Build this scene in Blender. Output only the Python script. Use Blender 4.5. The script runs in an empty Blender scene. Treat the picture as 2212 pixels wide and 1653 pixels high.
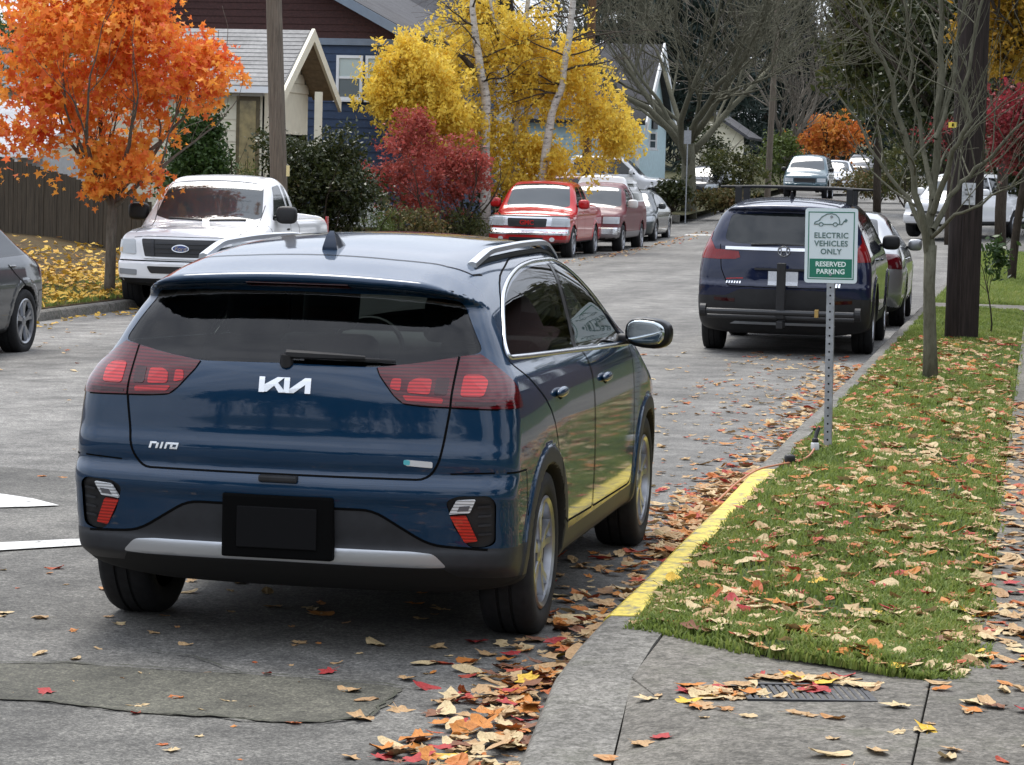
import bpy, bmesh, math, random
import numpy as np
from mathutils import Vector, Matrix

# ------------------------------------------------------------------ scene, camera, sky, sun
S = bpy.context.scene
COL = S.collection
R = math.radians
random.seed(7)
RNG = np.random.default_rng(11)

IMW, IMH = 2212.0, 1653.0                 # pixel frame in which the layout was surveyed
FPX, YAW, PIT, ROL = 5800.0, 0.192, 0.077, 0.026
CAMP = np.array([2.761, -10.404, 1.814])
_fw = np.array([-math.sin(YAW)*math.cos(PIT), math.cos(YAW)*math.cos(PIT), -math.sin(PIT)])
_r = np.array([math.cos(YAW), math.sin(YAW), 0.0])
_u = np.cross(_r, _fw)
_r2 = _r*math.cos(ROL)+_u*math.sin(ROL)
_u2 = -_r*math.sin(ROL)+_u*math.cos(ROL)
cd = bpy.data.cameras.new('camera')
cam = bpy.data.objects.new('camera', cd)
COL.objects.link(cam)
cam.matrix_world = Matrix(((_r2[0], _u2[0], -_fw[0], CAMP[0]), (_r2[1], _u2[1], -_fw[1], CAMP[1]),
                           (_r2[2], _u2[2], -_fw[2], CAMP[2]), (0, 0, 0, 1)))
cd.sensor_fit = 'HORIZONTAL'
cd.sensor_width = 36.0
cd.lens = 36.0*FPX/IMW
cd.clip_start = 0.1
cd.clip_end = 3000
S.camera = cam
SUN_EL, SUN_AZ = R(60), R(330)            # azimuth measured clockwise from +Y
w = bpy.data.worlds.new('World')
S.world = w
w.use_nodes = True
nt = w.node_tree
nt.nodes.clear()
wo = nt.nodes.new('ShaderNodeOutputWorld')
bg = nt.nodes.new('ShaderNodeBackground')
sky = nt.nodes.new('ShaderNodeTexSky')
sky.sky_type = 'NISHITA'
sky.sun_disc = False
sky.sun_elevation = SUN_EL
sky.sun_rotation = SUN_AZ
sky.dust_density = 2.0
sky.ozone_density = 1.0
tc = nt.nodes.new('ShaderNodeTexCoord')
mp = nt.nodes.new('ShaderNodeMapping')
mp.inputs['Scale'].default_value = (1, 1, 2.2)
nz = nt.nodes.new('ShaderNodeTexNoise')
nz.inputs['Scale'].default_value = 3.4
nz.inputs['Detail'].default_value = 7
nz.inputs['Roughness'].default_value = .58
rp = nt.nodes.new('ShaderNodeValToRGB')
rp.color_ramp.elements[0].position = .36
rp.color_ramp.elements[0].color = (.55, .55, .55, 1)
rp.color_ramp.elements[1].position = .62
rp.color_ramp.elements[1].color = (1, 1, 1, 1)
mx = nt.nodes.new('ShaderNodeMix')
mx.data_type = 'RGBA'
mx.inputs['B'].default_value = (9.0, 9.5, 10.6, 1)   # thin overcast layer over the blue
L = nt.links.new
L(tc.outputs['Generated'], mp.inputs['Vector'])
L(mp.outputs['Vector'], nz.inputs['Vector'])
L(nz.outputs['Fac'], rp.inputs['Fac'])
L(rp.outputs['Color'], mx.inputs['Factor'])
L(sky.outputs['Color'], mx.inputs['A'])
# an overcast dome is darker towards the horizon than overhead, all the way round
sx = nt.nodes.new('ShaderNodeSeparateXYZ')
mr = nt.nodes.new('ShaderNodeMapRange')
mr.inputs['From Min'].default_value = 0.0
mr.inputs['From Max'].default_value = 1.0
mr.inputs['To Min'].default_value = 0.58
mr.inputs['To Max'].default_value = 1.08
mu = nt.nodes.new('ShaderNodeMix')
mu.data_type = 'RGBA'
mu.blend_type = 'MULTIPLY'
mu.inputs['Factor'].default_value = 1.0
L(tc.outputs['Generated'], sx.inputs['Vector'])
L(sx.outputs['Z'], mr.inputs['Value'])
L(mx.outputs['Result'], mu.inputs['A'])
L(mr.outputs['Result'], mu.inputs['B'])
L(mu.outputs['Result'], bg.inputs['Color'])
bg.inputs['Strength'].default_value = 0.09
L(bg.outputs['Background'], wo.inputs['Surface'])
sl = bpy.data.lights.new('sun', 'SUN')
sl.energy = 1.5
sl.angle = R(30)
sl.color = (1.0, .96, .9)
sun = bpy.data.objects.new('sun', sl)
COL.objects.link(sun)
sun.rotation_euler = (math.pi/2-SUN_EL, 0, -SUN_AZ+math.pi)
sun.location = (0, 0, 40)
S.view_settings.view_transform = 'Standard'
S.view_settings.look = 'None'
S.view_settings.gamma = 1
S.view_settings.exposure = 1.22
S.cycles.max_bounces = 8
S.cycles.transparent_max_bounces = 12


def at(px, py, Y):
    """world point on the sight line of a surveyed photo pixel at world depth Y"""
    d = _fw+(px-IMW/2)/FPX*_r2-(py-IMH/2)/FPX*_u2
    return CAMP+d*((Y-CAMP[1])/d[1])


# ------------------------------------------------------------------ materials
MATS = {}


def newmat(name):
    m = bpy.data.materials.new(name)
    m.use_nodes = True
    n = m.node_tree
    n.nodes.clear()
    o = n.nodes.new('ShaderNodeOutputMaterial')
    MATS[name] = m
    return m, n, o


def pbsdf(n, col=(.5, .5, .5), rough=.5, metal=0., coat=0., spec=.5, coatr=.04):
    b = n.nodes.new('ShaderNodeBsdfPrincipled')
    b.inputs['Base Color'].default_value = (*col, 1)
    b.inputs['Roughness'].default_value = rough
    b.inputs['Metallic'].default_value = metal
    b.inputs['Coat Weight'].default_value = coat
    b.inputs['Coat Roughness'].default_value = coatr
    b.inputs['Specular IOR Level'].default_value = spec
    return b


def noise(n, scale, detail=4, rough=.55, coord='Object', vec=None, mapscale=None):
    t = n.nodes.new('ShaderNodeTexNoise')
    t.inputs['Scale'].default_value = scale
    t.inputs['Detail'].default_value = detail
    t.inputs['Roughness'].default_value = rough
    if vec is None:
        c = n.nodes.new('ShaderNodeTexCoord')
        vec = c.outputs[coord]
    if mapscale:
        m = n.nodes.new('ShaderNodeMapping')
        m.inputs['Scale'].default_value = mapscale
        n.links.new(vec, m.inputs['Vector'])
        vec = m.outputs['Vector']
    n.links.new(vec, t.inputs['Vector'])
    return t.outputs['Fac']


def ramp(n, fac, stops):
    r_ = n.nodes.new('ShaderNodeValToRGB')
    el = r_.color_ramp.elements
    while len(el) < len(stops):
        el.new(.5)
    for e, (p, c) in zip(el, stops):
        e.position = p
        e.color = (*c, 1) if len(c) == 3 else c
    n.links.new(fac, r_.inputs['Fac'])
    return r_.outputs['Color']


def mixc(n, a, b, fac, mode='MIX'):
    m = n.nodes.new('ShaderNodeMix')
    m.data_type = 'RGBA'
    m.blend_type = mode
    for s_, v in (('A', a), ('B', b)):
        if isinstance(v, tuple):
            m.inputs[s_].default_value = (*v, 1)
        else:
            n.links.new(v, m.inputs[s_])
    if isinstance(fac, (int, float)):
        m.inputs['Factor'].default_value = fac
    else:
        n.links.new(fac, m.inputs['Factor'])
    return m.outputs['Result']


def bump(n, h, b, strength=.3, dist=.02):
    bn = n.nodes.new('ShaderNodeBump')
    bn.inputs['Strength'].default_value = strength
    bn.inputs['Distance'].default_value = dist
    n.links.new(h, bn.inputs['Height'])
    n.links.new(bn.outputs['Normal'], b.inputs['Normal'])


def simple(name, col, rough=.5, metal=0., coat=0., spec=.5, var=0., scale=8., bmp=0., bdist=.01, coatr=.04):
    if name in MATS:
        return MATS[name]
    m, n, o = newmat(name)
    b = pbsdf(n, col, rough, metal, coat, spec, coatr)
    if var or bmp:
        f = noise(n, scale, 6)
        if var:
            lo = tuple(c*(1-var) for c in col)
            hi = tuple(min(1, c*(1+var)) for c in col)
            c = ramp(n, f, [(.3, lo), (.7, hi)])
            n.links.new(c, b.inputs['Base Color'])
        if bmp:
            bump(n, f, b, bmp, bdist)
    n.links.new(b.outputs['BSDF'], o.inputs['Surface'])
    return m


def paint(name, col, metal=.35, rough=.32, dirt=.25):
    """clear-coated car paint with a thin film of road dust"""
    if name in MATS:
        return MATS[name]
    m, n, o = newmat(name)
    b = pbsdf(n, col, rough, metal, 1.0, .1, .03)
    f = noise(n, 2.2, 8, .65)
    d = ramp(n, f, [(.42, (0, 0, 0)), (.8, (dirt, dirt, dirt))])
    c = mixc(n, tuple(col), (.16, .15, .14), d)
    n.links.new(c, b.inputs['Base Color'])
    f2 = noise(n, 60, 4, .7)
    cr = ramp(n, f2, [(.3, (.02, .02, .02)), (.8, (.09, .09, .09))])
    n.links.new(cr, b.inputs['Coat Roughness'])
    n.links.new(b.outputs['BSDF'], o.inputs['Surface'])
    return m


def glass(name, tint=(.05, .06, .06), refl=1.0):
    """tinted pane: fresnel reflection over a tinted see-through"""
    if name in MATS:
        return MATS[name]
    m, n, o = newmat(name)
    t = n.nodes.new('ShaderNodeBsdfTransparent')
    t.inputs['Color'].default_value = (*tint, 1)
    g = n.nodes.new('ShaderNodeBsdfGlossy')
    g.inputs['Roughness'].default_value = .015
    g.inputs['Color'].default_value = (refl, refl, refl, 1)
    fr = n.nodes.new('ShaderNodeFresnel')
    fr.inputs['IOR'].default_value = 1.55
    x = n.nodes.new('ShaderNodeMixShader')
    n.links.new(fr.outputs['Fac'], x.inputs['Fac'])
    n.links.new(t.outputs['BSDF'], x.inputs[1])
    n.links.new(g.outputs['BSDF'], x.inputs[2])
    n.links.new(x.outputs['Shader'], o.inputs['Surface'])
    return m


def window_glass(name='house_glass', col=(.03, .035, .04)):
    if name in MATS:
        return MATS[name]
    return simple(name, col, .06, 0, .0, .9)


# ------------------------------------------------------------------ mesh helpers
def tag(o, label=None, cat=None, group=None, kind=None):
    if label:
        o['label'] = label
    if cat:
        o['category'] = cat
    if group:
        o['group'] = group
    if kind:
        o['kind'] = kind
    return o


def empty(name, loc=(0, 0, 0), rz=0., label=None, cat=None, group=None):
    o = bpy.data.objects.new(name, None)
    COL.objects.link(o)
    o.empty_display_size = .2
    o.location = loc
    o.rotation_euler = (0, 0, rz)
    return tag(o, label, cat, group)


def link(name, me, parent=None, mat=None):
    o = bpy.data.objects.new(name, me)
    COL.objects.link(o)
    if parent:
        o.parent = parent
    if mat:
        me.materials.append(mat)
    return o


def from_np(name, V, Fq, mat=None, parent=None, smooth=False):
    """V (n,3); Fq: array (m,k) or list of index lists"""
    me = bpy.data.meshes.new(name)
    V = np.asarray(V, float)
    if isinstance(Fq, np.ndarray) and Fq.ndim == 2:
        m_, k = Fq.shape
        me.vertices.add(len(V))
        me.vertices.foreach_set('co', V.astype(np.float32).ravel())
        me.loops.add(m_*k)
        me.loops.foreach_set('vertex_index', Fq.astype(np.int32).ravel())
        me.polygons.add(m_)
        me.polygons.foreach_set('loop_start', np.arange(0, m_*k, k, dtype=np.int32))
        me.polygons.foreach_set('loop_total', np.full(m_, k, dtype=np.int32))
        me.update(calc_edges=True)
    else:
        me.from_pydata([tuple(v) for v in V], [], [list(map(int, f)) for f in Fq])
        me.update()
    if smooth:
        me.polygons.foreach_set('use_smooth', np.ones(len(me.polygons), bool))
    return link(name, me, parent, mat)


class MB:
    """collects boxes, tubes and polygons into ONE mesh"""

    def __init__(s):
        s.v = []
        s.f = []

    def add(s, V, F):
        b = len(s.v)
        s.v += [tuple(map(float, p)) for p in V]
        s.f += [[i+b for i in f] for f in F]
        return s

    def box(s, lo, hi, M=None):
        x0, y0, z0 = lo
        x1, y1, z1 = hi
        V = [(x0, y0, z0), (x1, y0, z0), (x1, y1, z0), (x0, y1, z0), (x0, y0, z1), (x1, y0, z1), (x1, y1, z1), (x0, y1, z1)]
        if M is not None:
            V = [tuple(M @ Vector(p)) for p in V]
        return s.add(V, [(0, 3, 2, 1), (4, 5, 6, 7), (0, 1, 5, 4), (1, 2, 6, 5), (2, 3, 7, 6), (3, 0, 4, 7)])

    def tube(s, pts, rad, n=8, caps=True):
        pts = [np.array(p, float) for p in pts]
        rad = rad if hasattr(rad, '__len__') else [rad]*len(pts)
        V, F = [], []
        up = np.array([0, 0, 1.])
        prev = None
        for i, p in enumerate(pts):
            t = pts[min(i+1, len(pts)-1)]-pts[max(i-1, 0)]
            t = t/(np.linalg.norm(t)+1e-9)
            a = prev if prev is not None else (np.array([1., 0, 0]) if abs(t[2]) > .9 else up)
            a = a-t*(a@t)
            a = a/(np.linalg.norm(a)+1e-9)
            prev = a
            b = np.cross(t, a)
            for k in range(n):
                g = 2*math.pi*k/n
                V.append(p+rad[i]*(a*math.cos(g)+b*math.sin(g)))
        for i in range(len(pts)-1):
            for k in range(n):
                F.append((i*n+k, i*n+(k+1) % n, (i+1)*n+(k+1) % n, (i+1)*n+k))
        if caps:
            F.append(tuple(range(n-1, -1, -1)))
            F.append(tuple((len(pts)-1)*n+k for k in range(n)))
        return s.add(V, F)

    def prism(s, poly, h, M=None):
        """2D polygon (x,y) extruded along +z by h"""
        n = len(poly)
        V = [(p[0], p[1], 0) for p in poly]+[(p[0], p[1], h) for p in poly]
        if M is not None:
            V = [tuple(M @ Vector(p)) for p in V]
        F = [tuple(range(n-1, -1, -1)), tuple(range(n, 2*n))]+[(i, (i+1) % n, n+(i+1) % n, n+i) for i in range(n)]
        return s.add(V, F)

    def lathe(s, prof, n=32, axis='x', c=(0, 0, 0)):
        """prof: (axial, radius) list, swept round axis"""
        V, F = [], []
        m_ = len(prof)
        for k in range(n):
            g = 2*math.pi*k/n
            for a, r_ in prof:
                p = {'x': (a, r_*math.cos(g), r_*math.sin(g)), 'y': (r_*math.cos(g), a, r_*math.sin(g)), 'z': (r_*math.cos(g), r_*math.sin(g), a)}[axis]
                V.append((p[0]+c[0], p[1]+c[1], p[2]+c[2]))
        for k in range(n):
            for i in range(m_-1):
                F.append((k*m_+i, k*m_+i+1, ((k+1) % n)*m_+i+1, ((k+1) % n)*m_+i))
        return s.add(V, F)

    def build(s, name, mat=None, parent=None, smooth=False, angle=None, bev=0.):
        me = bpy.data.meshes.new(name)
        me.from_pydata(s.v, [], s.f)
        me.update()
        bm = bmesh.new()
        bm.from_mesh(me)
        bmesh.ops.recalc_face_normals(bm, faces=bm.faces)
        if bev:
            bmesh.ops.bevel(bm, geom=bm.edges[:]+bm.verts[:], offset=bev, segments=2, affect='EDGES', profile=.6)
        if smooth:
            for f in bm.faces:
                f.smooth = True
            a = angle or R(40)
            for e in bm.edges:
                if len(e.link_faces) == 2 and e.calc_face_angle(0) > a:
                    e.smooth = False
        bm.to_mesh(me)
        bm.free()
        return link(name, me, parent, mat)


def rounded(poly, r_=.03, n=4, closed=True):
    """round the corners of a 2D polygon"""
    out = []
    m_ = len(poly)
    for i in range(m_):
        p = np.array(poly[i][:2], float)
        rr = poly[i][2] if len(poly[i]) > 2 else r_
        if not closed and i in (0, m_-1):
            out.append(p)
            continue
        a = np.array(poly[i-1][:2], float)-p
        b = np.array(poly[(i+1) % m_][:2], float)-p
        la, lb = np.linalg.norm(a), np.linalg.norm(b)
        d = min(rr, la*.48, lb*.48)
        if d < 1e-4:
            out.append(p)
            continue
        p0, p2 = p+a/la*d, p+b/lb*d
        for k in range(n+1):
            t = k/n
            out.append((1-t)**2*p0+2*t*(1-t)*p+t*t*p2)
    return [tuple(q) for q in out]


def text_mesh(body, size, ext=.0, align='CENTER', spacing=1.0, shear=0., bold=0.):
    cu = bpy.data.curves.new('lettering', 'FONT')
    cu.body = body
    cu.size = size
    cu.extrude = ext
    cu.align_x = align
    cu.align_y = 'CENTER'
    cu.space_character = spacing
    cu.shear = shear
    cu.offset = bold
    cu.resolution_u = 3
    o = bpy.data.objects.new('lettering', cu)
    COL.objects.link(o)
    dg = bpy.context.evaluated_depsgraph_get()
    me = bpy.data.meshes.new_from_object(o.evaluated_get(dg))
    bpy.data.objects.remove(o)
    me.name = 'lettering'
    return me


def copy_tree(o, parent=None):
    c = o.copy()
    COL.objects.link(c)
    c.parent = parent
    for ch in list(o.children):
        copy_tree(ch, c)
    return c


# ------------------------------------------------------------------ car bodies as smooth implicit solids
def spl(*pts, blur=0.):
    """monotone cubic through (x,y) points, vectorised"""
    xs = np.array([p[0] for p in pts], float)
    ys = np.array([p[1] for p in pts], float)
    h = np.diff(xs)
    d = np.diff(ys)/h
    m_ = np.zeros(len(xs))
    if len(xs) > 2:
        for i in range(1, len(xs)-1):
            if d[i-1]*d[i] > 0:
                w1, w2 = 2*h[i]+h[i-1], h[i]+2*h[i-1]
                m_[i] = (w1+w2)/(w1/d[i-1]+w2/d[i])
    m_[0], m_[-1] = d[0], d[-1]
    gx = np.linspace(xs[0], xs[-1], 900)
    k = np.clip(np.searchsorted(xs, gx, side='right')-1, 0, len(h)-1)
    t = (gx-xs[k])/h[k]
    gy = (2*t**3-3*t**2+1)*ys[k]+(t**3-2*t**2+t)*h[k]*m_[k]+(-2*t**3+3*t**2)*ys[k+1]+(t**3-t**2)*h[k]*m_[k+1]
    if blur:
        sg = blur/(gx[1]-gx[0])
        k_ = np.exp(-.5*(np.arange(-int(3*sg), int(3*sg)+1)/sg)**2)
        gy = np.convolve(np.pad(gy, len(k_)//2, mode='edge'), k_/k_.sum(), mode='valid')
    return lambda q: np.interp(q, gx, gy)


def smax(a, b, k):
    h = np.maximum(k-np.abs(a-b), 0)/k
    return np.maximum(a, b)+h*h*k*.25


def sstep(a, b, x):
    t = np.clip((x-a)/(b-a), 0, 1)
    return t*t*(3-2*t)


def make_field(c):
    wz, gh, tp, yr, bowr, yf, bowf, zt, crown = (c[k] for k in ('wz', 'gh', 'tp', 'yr', 'bowr', 'yf', 'bowf', 'zt', 'crown'))
    belt, roofz = c['belt'], c['roofz']
    axles, ra, zw = c['axles'], c['ra'], c['zw']
    ks, kr, kf = c.get('ks', .15), c.get('kr', .16), c.get('kf', .16)
    krt = c.get('krt', .05)
    bed = c.get('bed')
    flare = c.get('flare', .012)
    xin = c.get('xin', .56)

    def F(x, y, z):
        ax = np.abs(x)
        W = wz(z)-tp(y)-gh(y)*sstep(belt-.05, roofz, z)
        if flare:
            for ya in axles:
                d = np.sqrt((y-ya)**2+(z-zw)**2)
                W = W+flare*(1-sstep(ra+.065, ra+.085, d))
        f = ax-W
        zz = z+c.get('spd', 0.)*np.minimum(ax/.64, 1.15)**2.4*sstep(1.22, 1.33, z)
        rr = yr(zz)+bowr(zz)*(ax/.8)**2.3-y
        ff = y-yf(z)+bowf(z)*(ax/.8)**2.3
        g = z-zt(y)+crown*(ax/.6)**2
        f = smax(f, g, ks)
        f = smax(f, rr, kr+(krt-kr)*sstep(c.get('spz', 9), c.get('spz', 9)+.07, z))
        f = smax(f, ff, kf)
        f = smax(f, c['zb']-z+.05*sstep(.5, 1., ax), .06)
        for ya in axles:
            d = np.sqrt((y-ya)**2+(z-zw)**2)
            cyl = np.maximum(d-ra, xin-ax)
            f = smax(f, -cyl, .012)
        if bed:
            bx, y0, y1, z0 = bed
            bb = np.maximum(np.maximum(ax-bx, z0-z), np.maximum(y0-y, y-y1))
            f = smax(f, -bb, .02)
        for ex in c.get('extra', ()):
            f = ex(f, ax, y, z)
        return f
    return F


def grad(F, P, e=.002):
    g = np.stack([F(P[:, 0]+e, P[:, 1], P[:, 2])-F(P[:, 0]-e, P[:, 1], P[:, 2]),
                  F(P[:, 0], P[:, 1]+e, P[:, 2])-F(P[:, 0], P[:, 1]-e, P[:, 2]),
                  F(P[:, 0], P[:, 1], P[:, 2]+e)-F(P[:, 0], P[:, 1], P[:, 2]-e)], 1)/(2*e)
    return g


def unit(v):
    return v/(np.linalg.norm(v, axis=-1, keepdims=True)+1e-9)


def polygonise(F, lo, hi, cell):
    """naive surface nets on the half x>=0, vertices pulled onto the surface"""
    n = [max(3, int(math.ceil((hi[i]-lo[i])/cell))) for i in range(3)]
    ax = [lo[i]+cell*np.arange(n[i]+1) for i in range(3)]
    X, Y, Z = np.meshgrid(*ax, indexing='ij')
    v = F(X, Y, Z)
    ins = v < 0
    cnt = sum(ins[a:n[0]+a, b:n[1]+b, c:n[2]+c].astype(np.int8) for a in (0, 1) for b in (0, 1) for c in (0, 1))
    act = (cnt > 0) & (cnt < 8)
    idx = -np.ones(act.shape, int)
    cells = np.argwhere(act)
    idx[act] = np.arange(len(cells))
    acc = np.zeros((len(cells), 3))
    num = np.zeros(len(cells))
    cor = [(a, b, c) for a in (0, 1) for b in (0, 1) for c in (0, 1)]
    for a in cor:
        for k in range(3):
            if a[k]:
                continue
            b = list(a)
            b[k] = 1
            va = v[cells[:, 0]+a[0], cells[:, 1]+a[1], cells[:, 2]+a[2]]
            vb = v[cells[:, 0]+b[0], cells[:, 1]+b[1], cells[:, 2]+b[2]]
            cr = (va < 0) != (vb < 0)
            t = np.where(cr, va/np.where(cr, va-vb, 1), 0)
            p = np.tile(np.array(a, float), (len(cells), 1))
            p[:, k] += t
            acc[cr] += p[cr]
            num[cr] += 1
    P = np.array(lo)+cell*(cells+acc/num[:, None])
    P0 = P.copy()
    for _ in range(3):
        g = grad(F, P)
        st = (F(*P.T)/np.maximum((g**2).sum(1), .05))[:, None]*g
        P = P-np.clip(st, -cell, cell)
        P = np.clip(P, P0-cell, P0+cell)
    quads = []
    for k in range(3):
        a0 = [slice(1, n[i]) for i in range(3)]
        a0[k] = slice(0, n[k])
        a1 = list(a0)
        a1[k] = slice(1, n[k]+1)
        s0, s1 = ins[tuple(a0)], ins[tuple(a1)]
        e = np.argwhere(s0 != s1)
        fl = s0[s0 != s1]
        off = np.array([a0[i].start for i in range(3)])
        e = e+off
        u_, w_ = (k+1) % 3, (k+2) % 3
        c = []
        for du, dw in ((-1, -1), (0, -1), (0, 0), (-1, 0)):
            q = e.copy()
            q[:, u_] += du
            q[:, w_] += dw
            c.append(idx[q[:, 0], q[:, 1], q[:, 2]])
        Q = np.stack(c, 1)
        Q[~fl] = Q[~fl][:, ::-1]
        quads.append(Q)
    Q = np.concatenate(quads)
    return P, Q[(Q >= 0).all(1)]


AXI = {'x': (1, 2, 0), 'y': (0, 2, 1), 'z': (0, 1, 2)}       # (u,v,ray axis)


def on_surf(F, axis, sgn, uv, start, depth=1.6):
    """points where rays along -sgn*axis first meet the surface"""
    uv = np.asarray(uv, float)
    iu, iv, ia = AXI[axis]
    ts = np.linspace(0, depth, 500)
    P = np.zeros((len(uv), len(ts), 3))
    P[:, :, iu] = uv[:, :1]
    P[:, :, iv] = uv[:, 1:2]
    P[:, :, ia] = start-sgn*ts
    f = F(P[..., 0], P[..., 1], P[..., 2])
    hit = np.argmax(f < 0, axis=1)
    hit = np.where((f < 0).any(1), hit, len(ts)-1)
    r_ = np.arange(len(uv))
    lo_, hi_ = ts[np.maximum(hit-1, 0)], ts[hit]
    Q = np.zeros((len(uv), 3))
    Q[:, iu], Q[:, iv] = uv[:, 0], uv[:, 1]
    for _ in range(18):
        mid = (lo_+hi_)/2
        Q[:, ia] = start-sgn*mid
        neg = F(*Q.T) < 0
        hi_ = np.where(neg, mid, hi_)
        lo_ = np.where(neg, lo_, mid)
    return Q, unit(grad(F, Q))


def resample(poly, step, closed):
    p = [np.array(q, float) for q in poly]
    if closed:
        p = p+[p[0]]
    out = []
    for a, b in zip(p[:-1], p[1:]):
        m_ = max(1, int(np.linalg.norm(b-a)/step))
        for k in range(m_):
            out.append(a+(b-a)*k/m_)
    if not closed:
        out.append(p[-1])
    return np.array(out)


class Body:
    """half body (x>=0) that can be cut into named panels"""

    def __init__(s, c, cell):
        s.c = c
        s.F = make_field(c)
        s.cell = cell
        hw = c['hw']+.08
        s.y0, s.y1, s.z1 = c['y0']-.08, c['y1']+.08, c['h']+.08
        P, Q = polygonise(s.F, (-cell*1.5, s.y0, c['zb']-.08), (hw, s.y1, s.z1), cell)
        me = bpy.data.meshes.new('tmp')
        bm = s.bm = bmesh.new()
        vs = [bm.verts.new(p) for p in P]
        for q in Q:
            if len(set(q)) == 4:
                try:
                    bm.faces.new([vs[i] for i in q])
                except ValueError:
                    pass
        bmesh.ops.bisect_plane(bm, geom=bm.faces[:]+bm.edges[:]+bm.verts[:], dist=1e-5, plane_co=(0, 0, 0), plane_no=(1, 0, 0), clear_inner=True)
        bm.normal_update()
        s.lay = bm.faces.layers.int.new('part')
        s.names = ['body']
        bpy.data.meshes.remove(me)

    def cut(s, name, poly, axis, sgn, lim=None, over=('body',), nmin=.12, planes=()):
        """assign the faces whose projection along axis lies in poly to panel `name`"""
        if name not in s.names:
            s.names.append(name)
        tid = s.names.index(name)
        ok = {s.names.index(o) for o in over if o in s.names}
        iu, iv, ia = AXI[axis]
        poly = [np.array(p, float) for p in poly]
        pu = [p[0] for p in poly]
        pv = [p[1] for p in poly]
        d = s.cell*1.8
        u0, u1, v0, v1 = min(pu)-d, max(pu)+d, min(pv)-d, max(pv)+d
        lay = s.lay

        def good(f, slack=0.):
            if f[lay] not in ok or f.normal[ia]*sgn < nmin:
                return False
            ce = f.calc_center_median()
            if lim and not (lim[0]-slack <= ce[ia] <= lim[1]+slack):
                return False
            return u0 <= ce[iu] <= u1 and v0 <= ce[iv] <= v1
        cand = {f for f in s.bm.faces if good(f, d)}

        def bis(co, no, fs):
            es = {e for f in fs for e in f.edges}
            vs = {v for f in fs for v in f.verts}
            r_ = bmesh.ops.bisect_plane(s.bm, geom=list(fs)+list(es)+list(vs), dist=1e-5, plane_co=co, plane_no=no)
            for g in r_['geom']:
                if isinstance(g, bmesh.types.BMFace):
                    cand.add(g)
        n = len(poly)
        for i in range(n):
            a, b = poly[i], poly[(i+1) % n]
            t = b-a
            l_ = np.linalg.norm(t)
            if l_ < 1e-6:
                continue
            t = t/l_
            near = []
            for f in cand:
                ce = f.calc_center_median()
                q = np.array((ce[iu]-a[0], ce[iv]-a[1]))
                al = q[0]*t[0]+q[1]*t[1]
                if -d < al < l_+d and abs(q[0]*t[1]-q[1]*t[0]) < d:
                    near.append(f)
            if near:
                co, no = [0, 0, 0], [0, 0, 0]
                co[iu], co[iv] = a
                no[iu], no[iv] = t[1], -t[0]
                bis(co, no, near)
        for co, no in planes:
            bis(co, no, [f for f in cand if abs((f.calc_center_median()-Vector(co)).dot(Vector(no))) < d])
        px, py = np.array(pu), np.array(pv)
        qx, qy = np.roll(px, -1), np.roll(py, -1)
        for f in cand:
            if not f.is_valid or f[lay] not in ok or f.normal[ia]*sgn < nmin*.8:
                continue
            ce = f.calc_center_median()
            if lim and not (lim[0] <= ce[ia] <= lim[1]):
                continue
            if any((ce-Vector(co)).dot(Vector(no)) > 0 for co, no in planes):
                continue
            x, y = ce[iu], ce[iv]
            c1 = (py > y) != (qy > y)
            xi = px+(y-py)/np.where(qy == py, 1, qy-py)*(qx-px)
            if np.count_nonzero(c1 & (x < xi)) % 2:
                f[lay] = tid

    def arrays(s, name):
        tid = s.names.index(name)
        m_, V, Fc = {}, [], []
        for f in s.bm.faces:
            if f[s.lay] != tid:
                continue
            q = []
            for v in f.verts:
                if v not in m_:
                    m_[v] = len(V)
                    V.append(tuple(v.co))
                q.append(m_[v])
            Fc.append(q)
        return np.array(V), Fc

    def panel(s, name, oname, mat, parent, mode='both', off=0., lining=None):
        """make objects from a panel: mode 'both' = one mirrored mesh, 'pair' = two objects"""
        if name not in s.names:
            return []
        V, Fc = s.arrays(name)
        if not len(V):
            return []
        N = unit(grad(s.F, V))
        if off:
            V = V+N*off
        obs = []

        def mk(V, Fc, N, nm, mt):
            o = from_np(nm, V, Fc, mt, parent, True)
            o.data.normals_split_custom_set_from_vertices([tuple(q) for q in N])
            return o
        mir = np.array([-1, 1, 1])
        if mode == 'both':
            k = len(V)
            V2 = np.concatenate([V, V*mir])
            N2 = np.concatenate([N, N*mir])
            F2 = Fc+[[i+k for i in reversed(f)] for f in Fc]
            obs.append(mk(V2, F2, N2, oname, mat))
        else:
            obs.append(mk(V, Fc, N, oname, mat))
            obs.append(mk(V*mir, [list(reversed(f)) for f in Fc], N*mir, oname, mat))
        return obs

    def ribbon(s, name, uv, axis, sgn, width, mat, parent, off=.0015, hgt=0., closed=False, pair=True, start=None, step=.02):
        """a strip following the surface; hgt>0 makes a rounded bead"""
        st = start if start is not None else {'x': s.c['hw']+.1, 'y': (s.c['y0']-.1 if sgn < 0 else s.c['y1']+.1), 'z': s.c['h']+.2}[axis]
        pts = resample(uv, step, closed)
        P, N = on_surf(s.F, axis, sgn, pts, st)
        if closed:
            T = np.roll(P, -1, 0)-np.roll(P, 1, 0)
        else:
            T = np.gradient(P, axis=0)
        T = unit(T)
        B = unit(np.cross(N, T))
        if hgt:
            prof = [(-.5, -.4), (-.42, .6), (0, 1.), (.42, .6), (.5, -.4)]
        else:
            prof = [(-.5, 0.), (.5, 0.)]
        k = len(prof)
        V = np.stack([P+B*(a*width)+N*(off+h*hgt) for a, h in prof], 1).reshape(-1, 3)
        n = len(P)
        F_ = []
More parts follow.
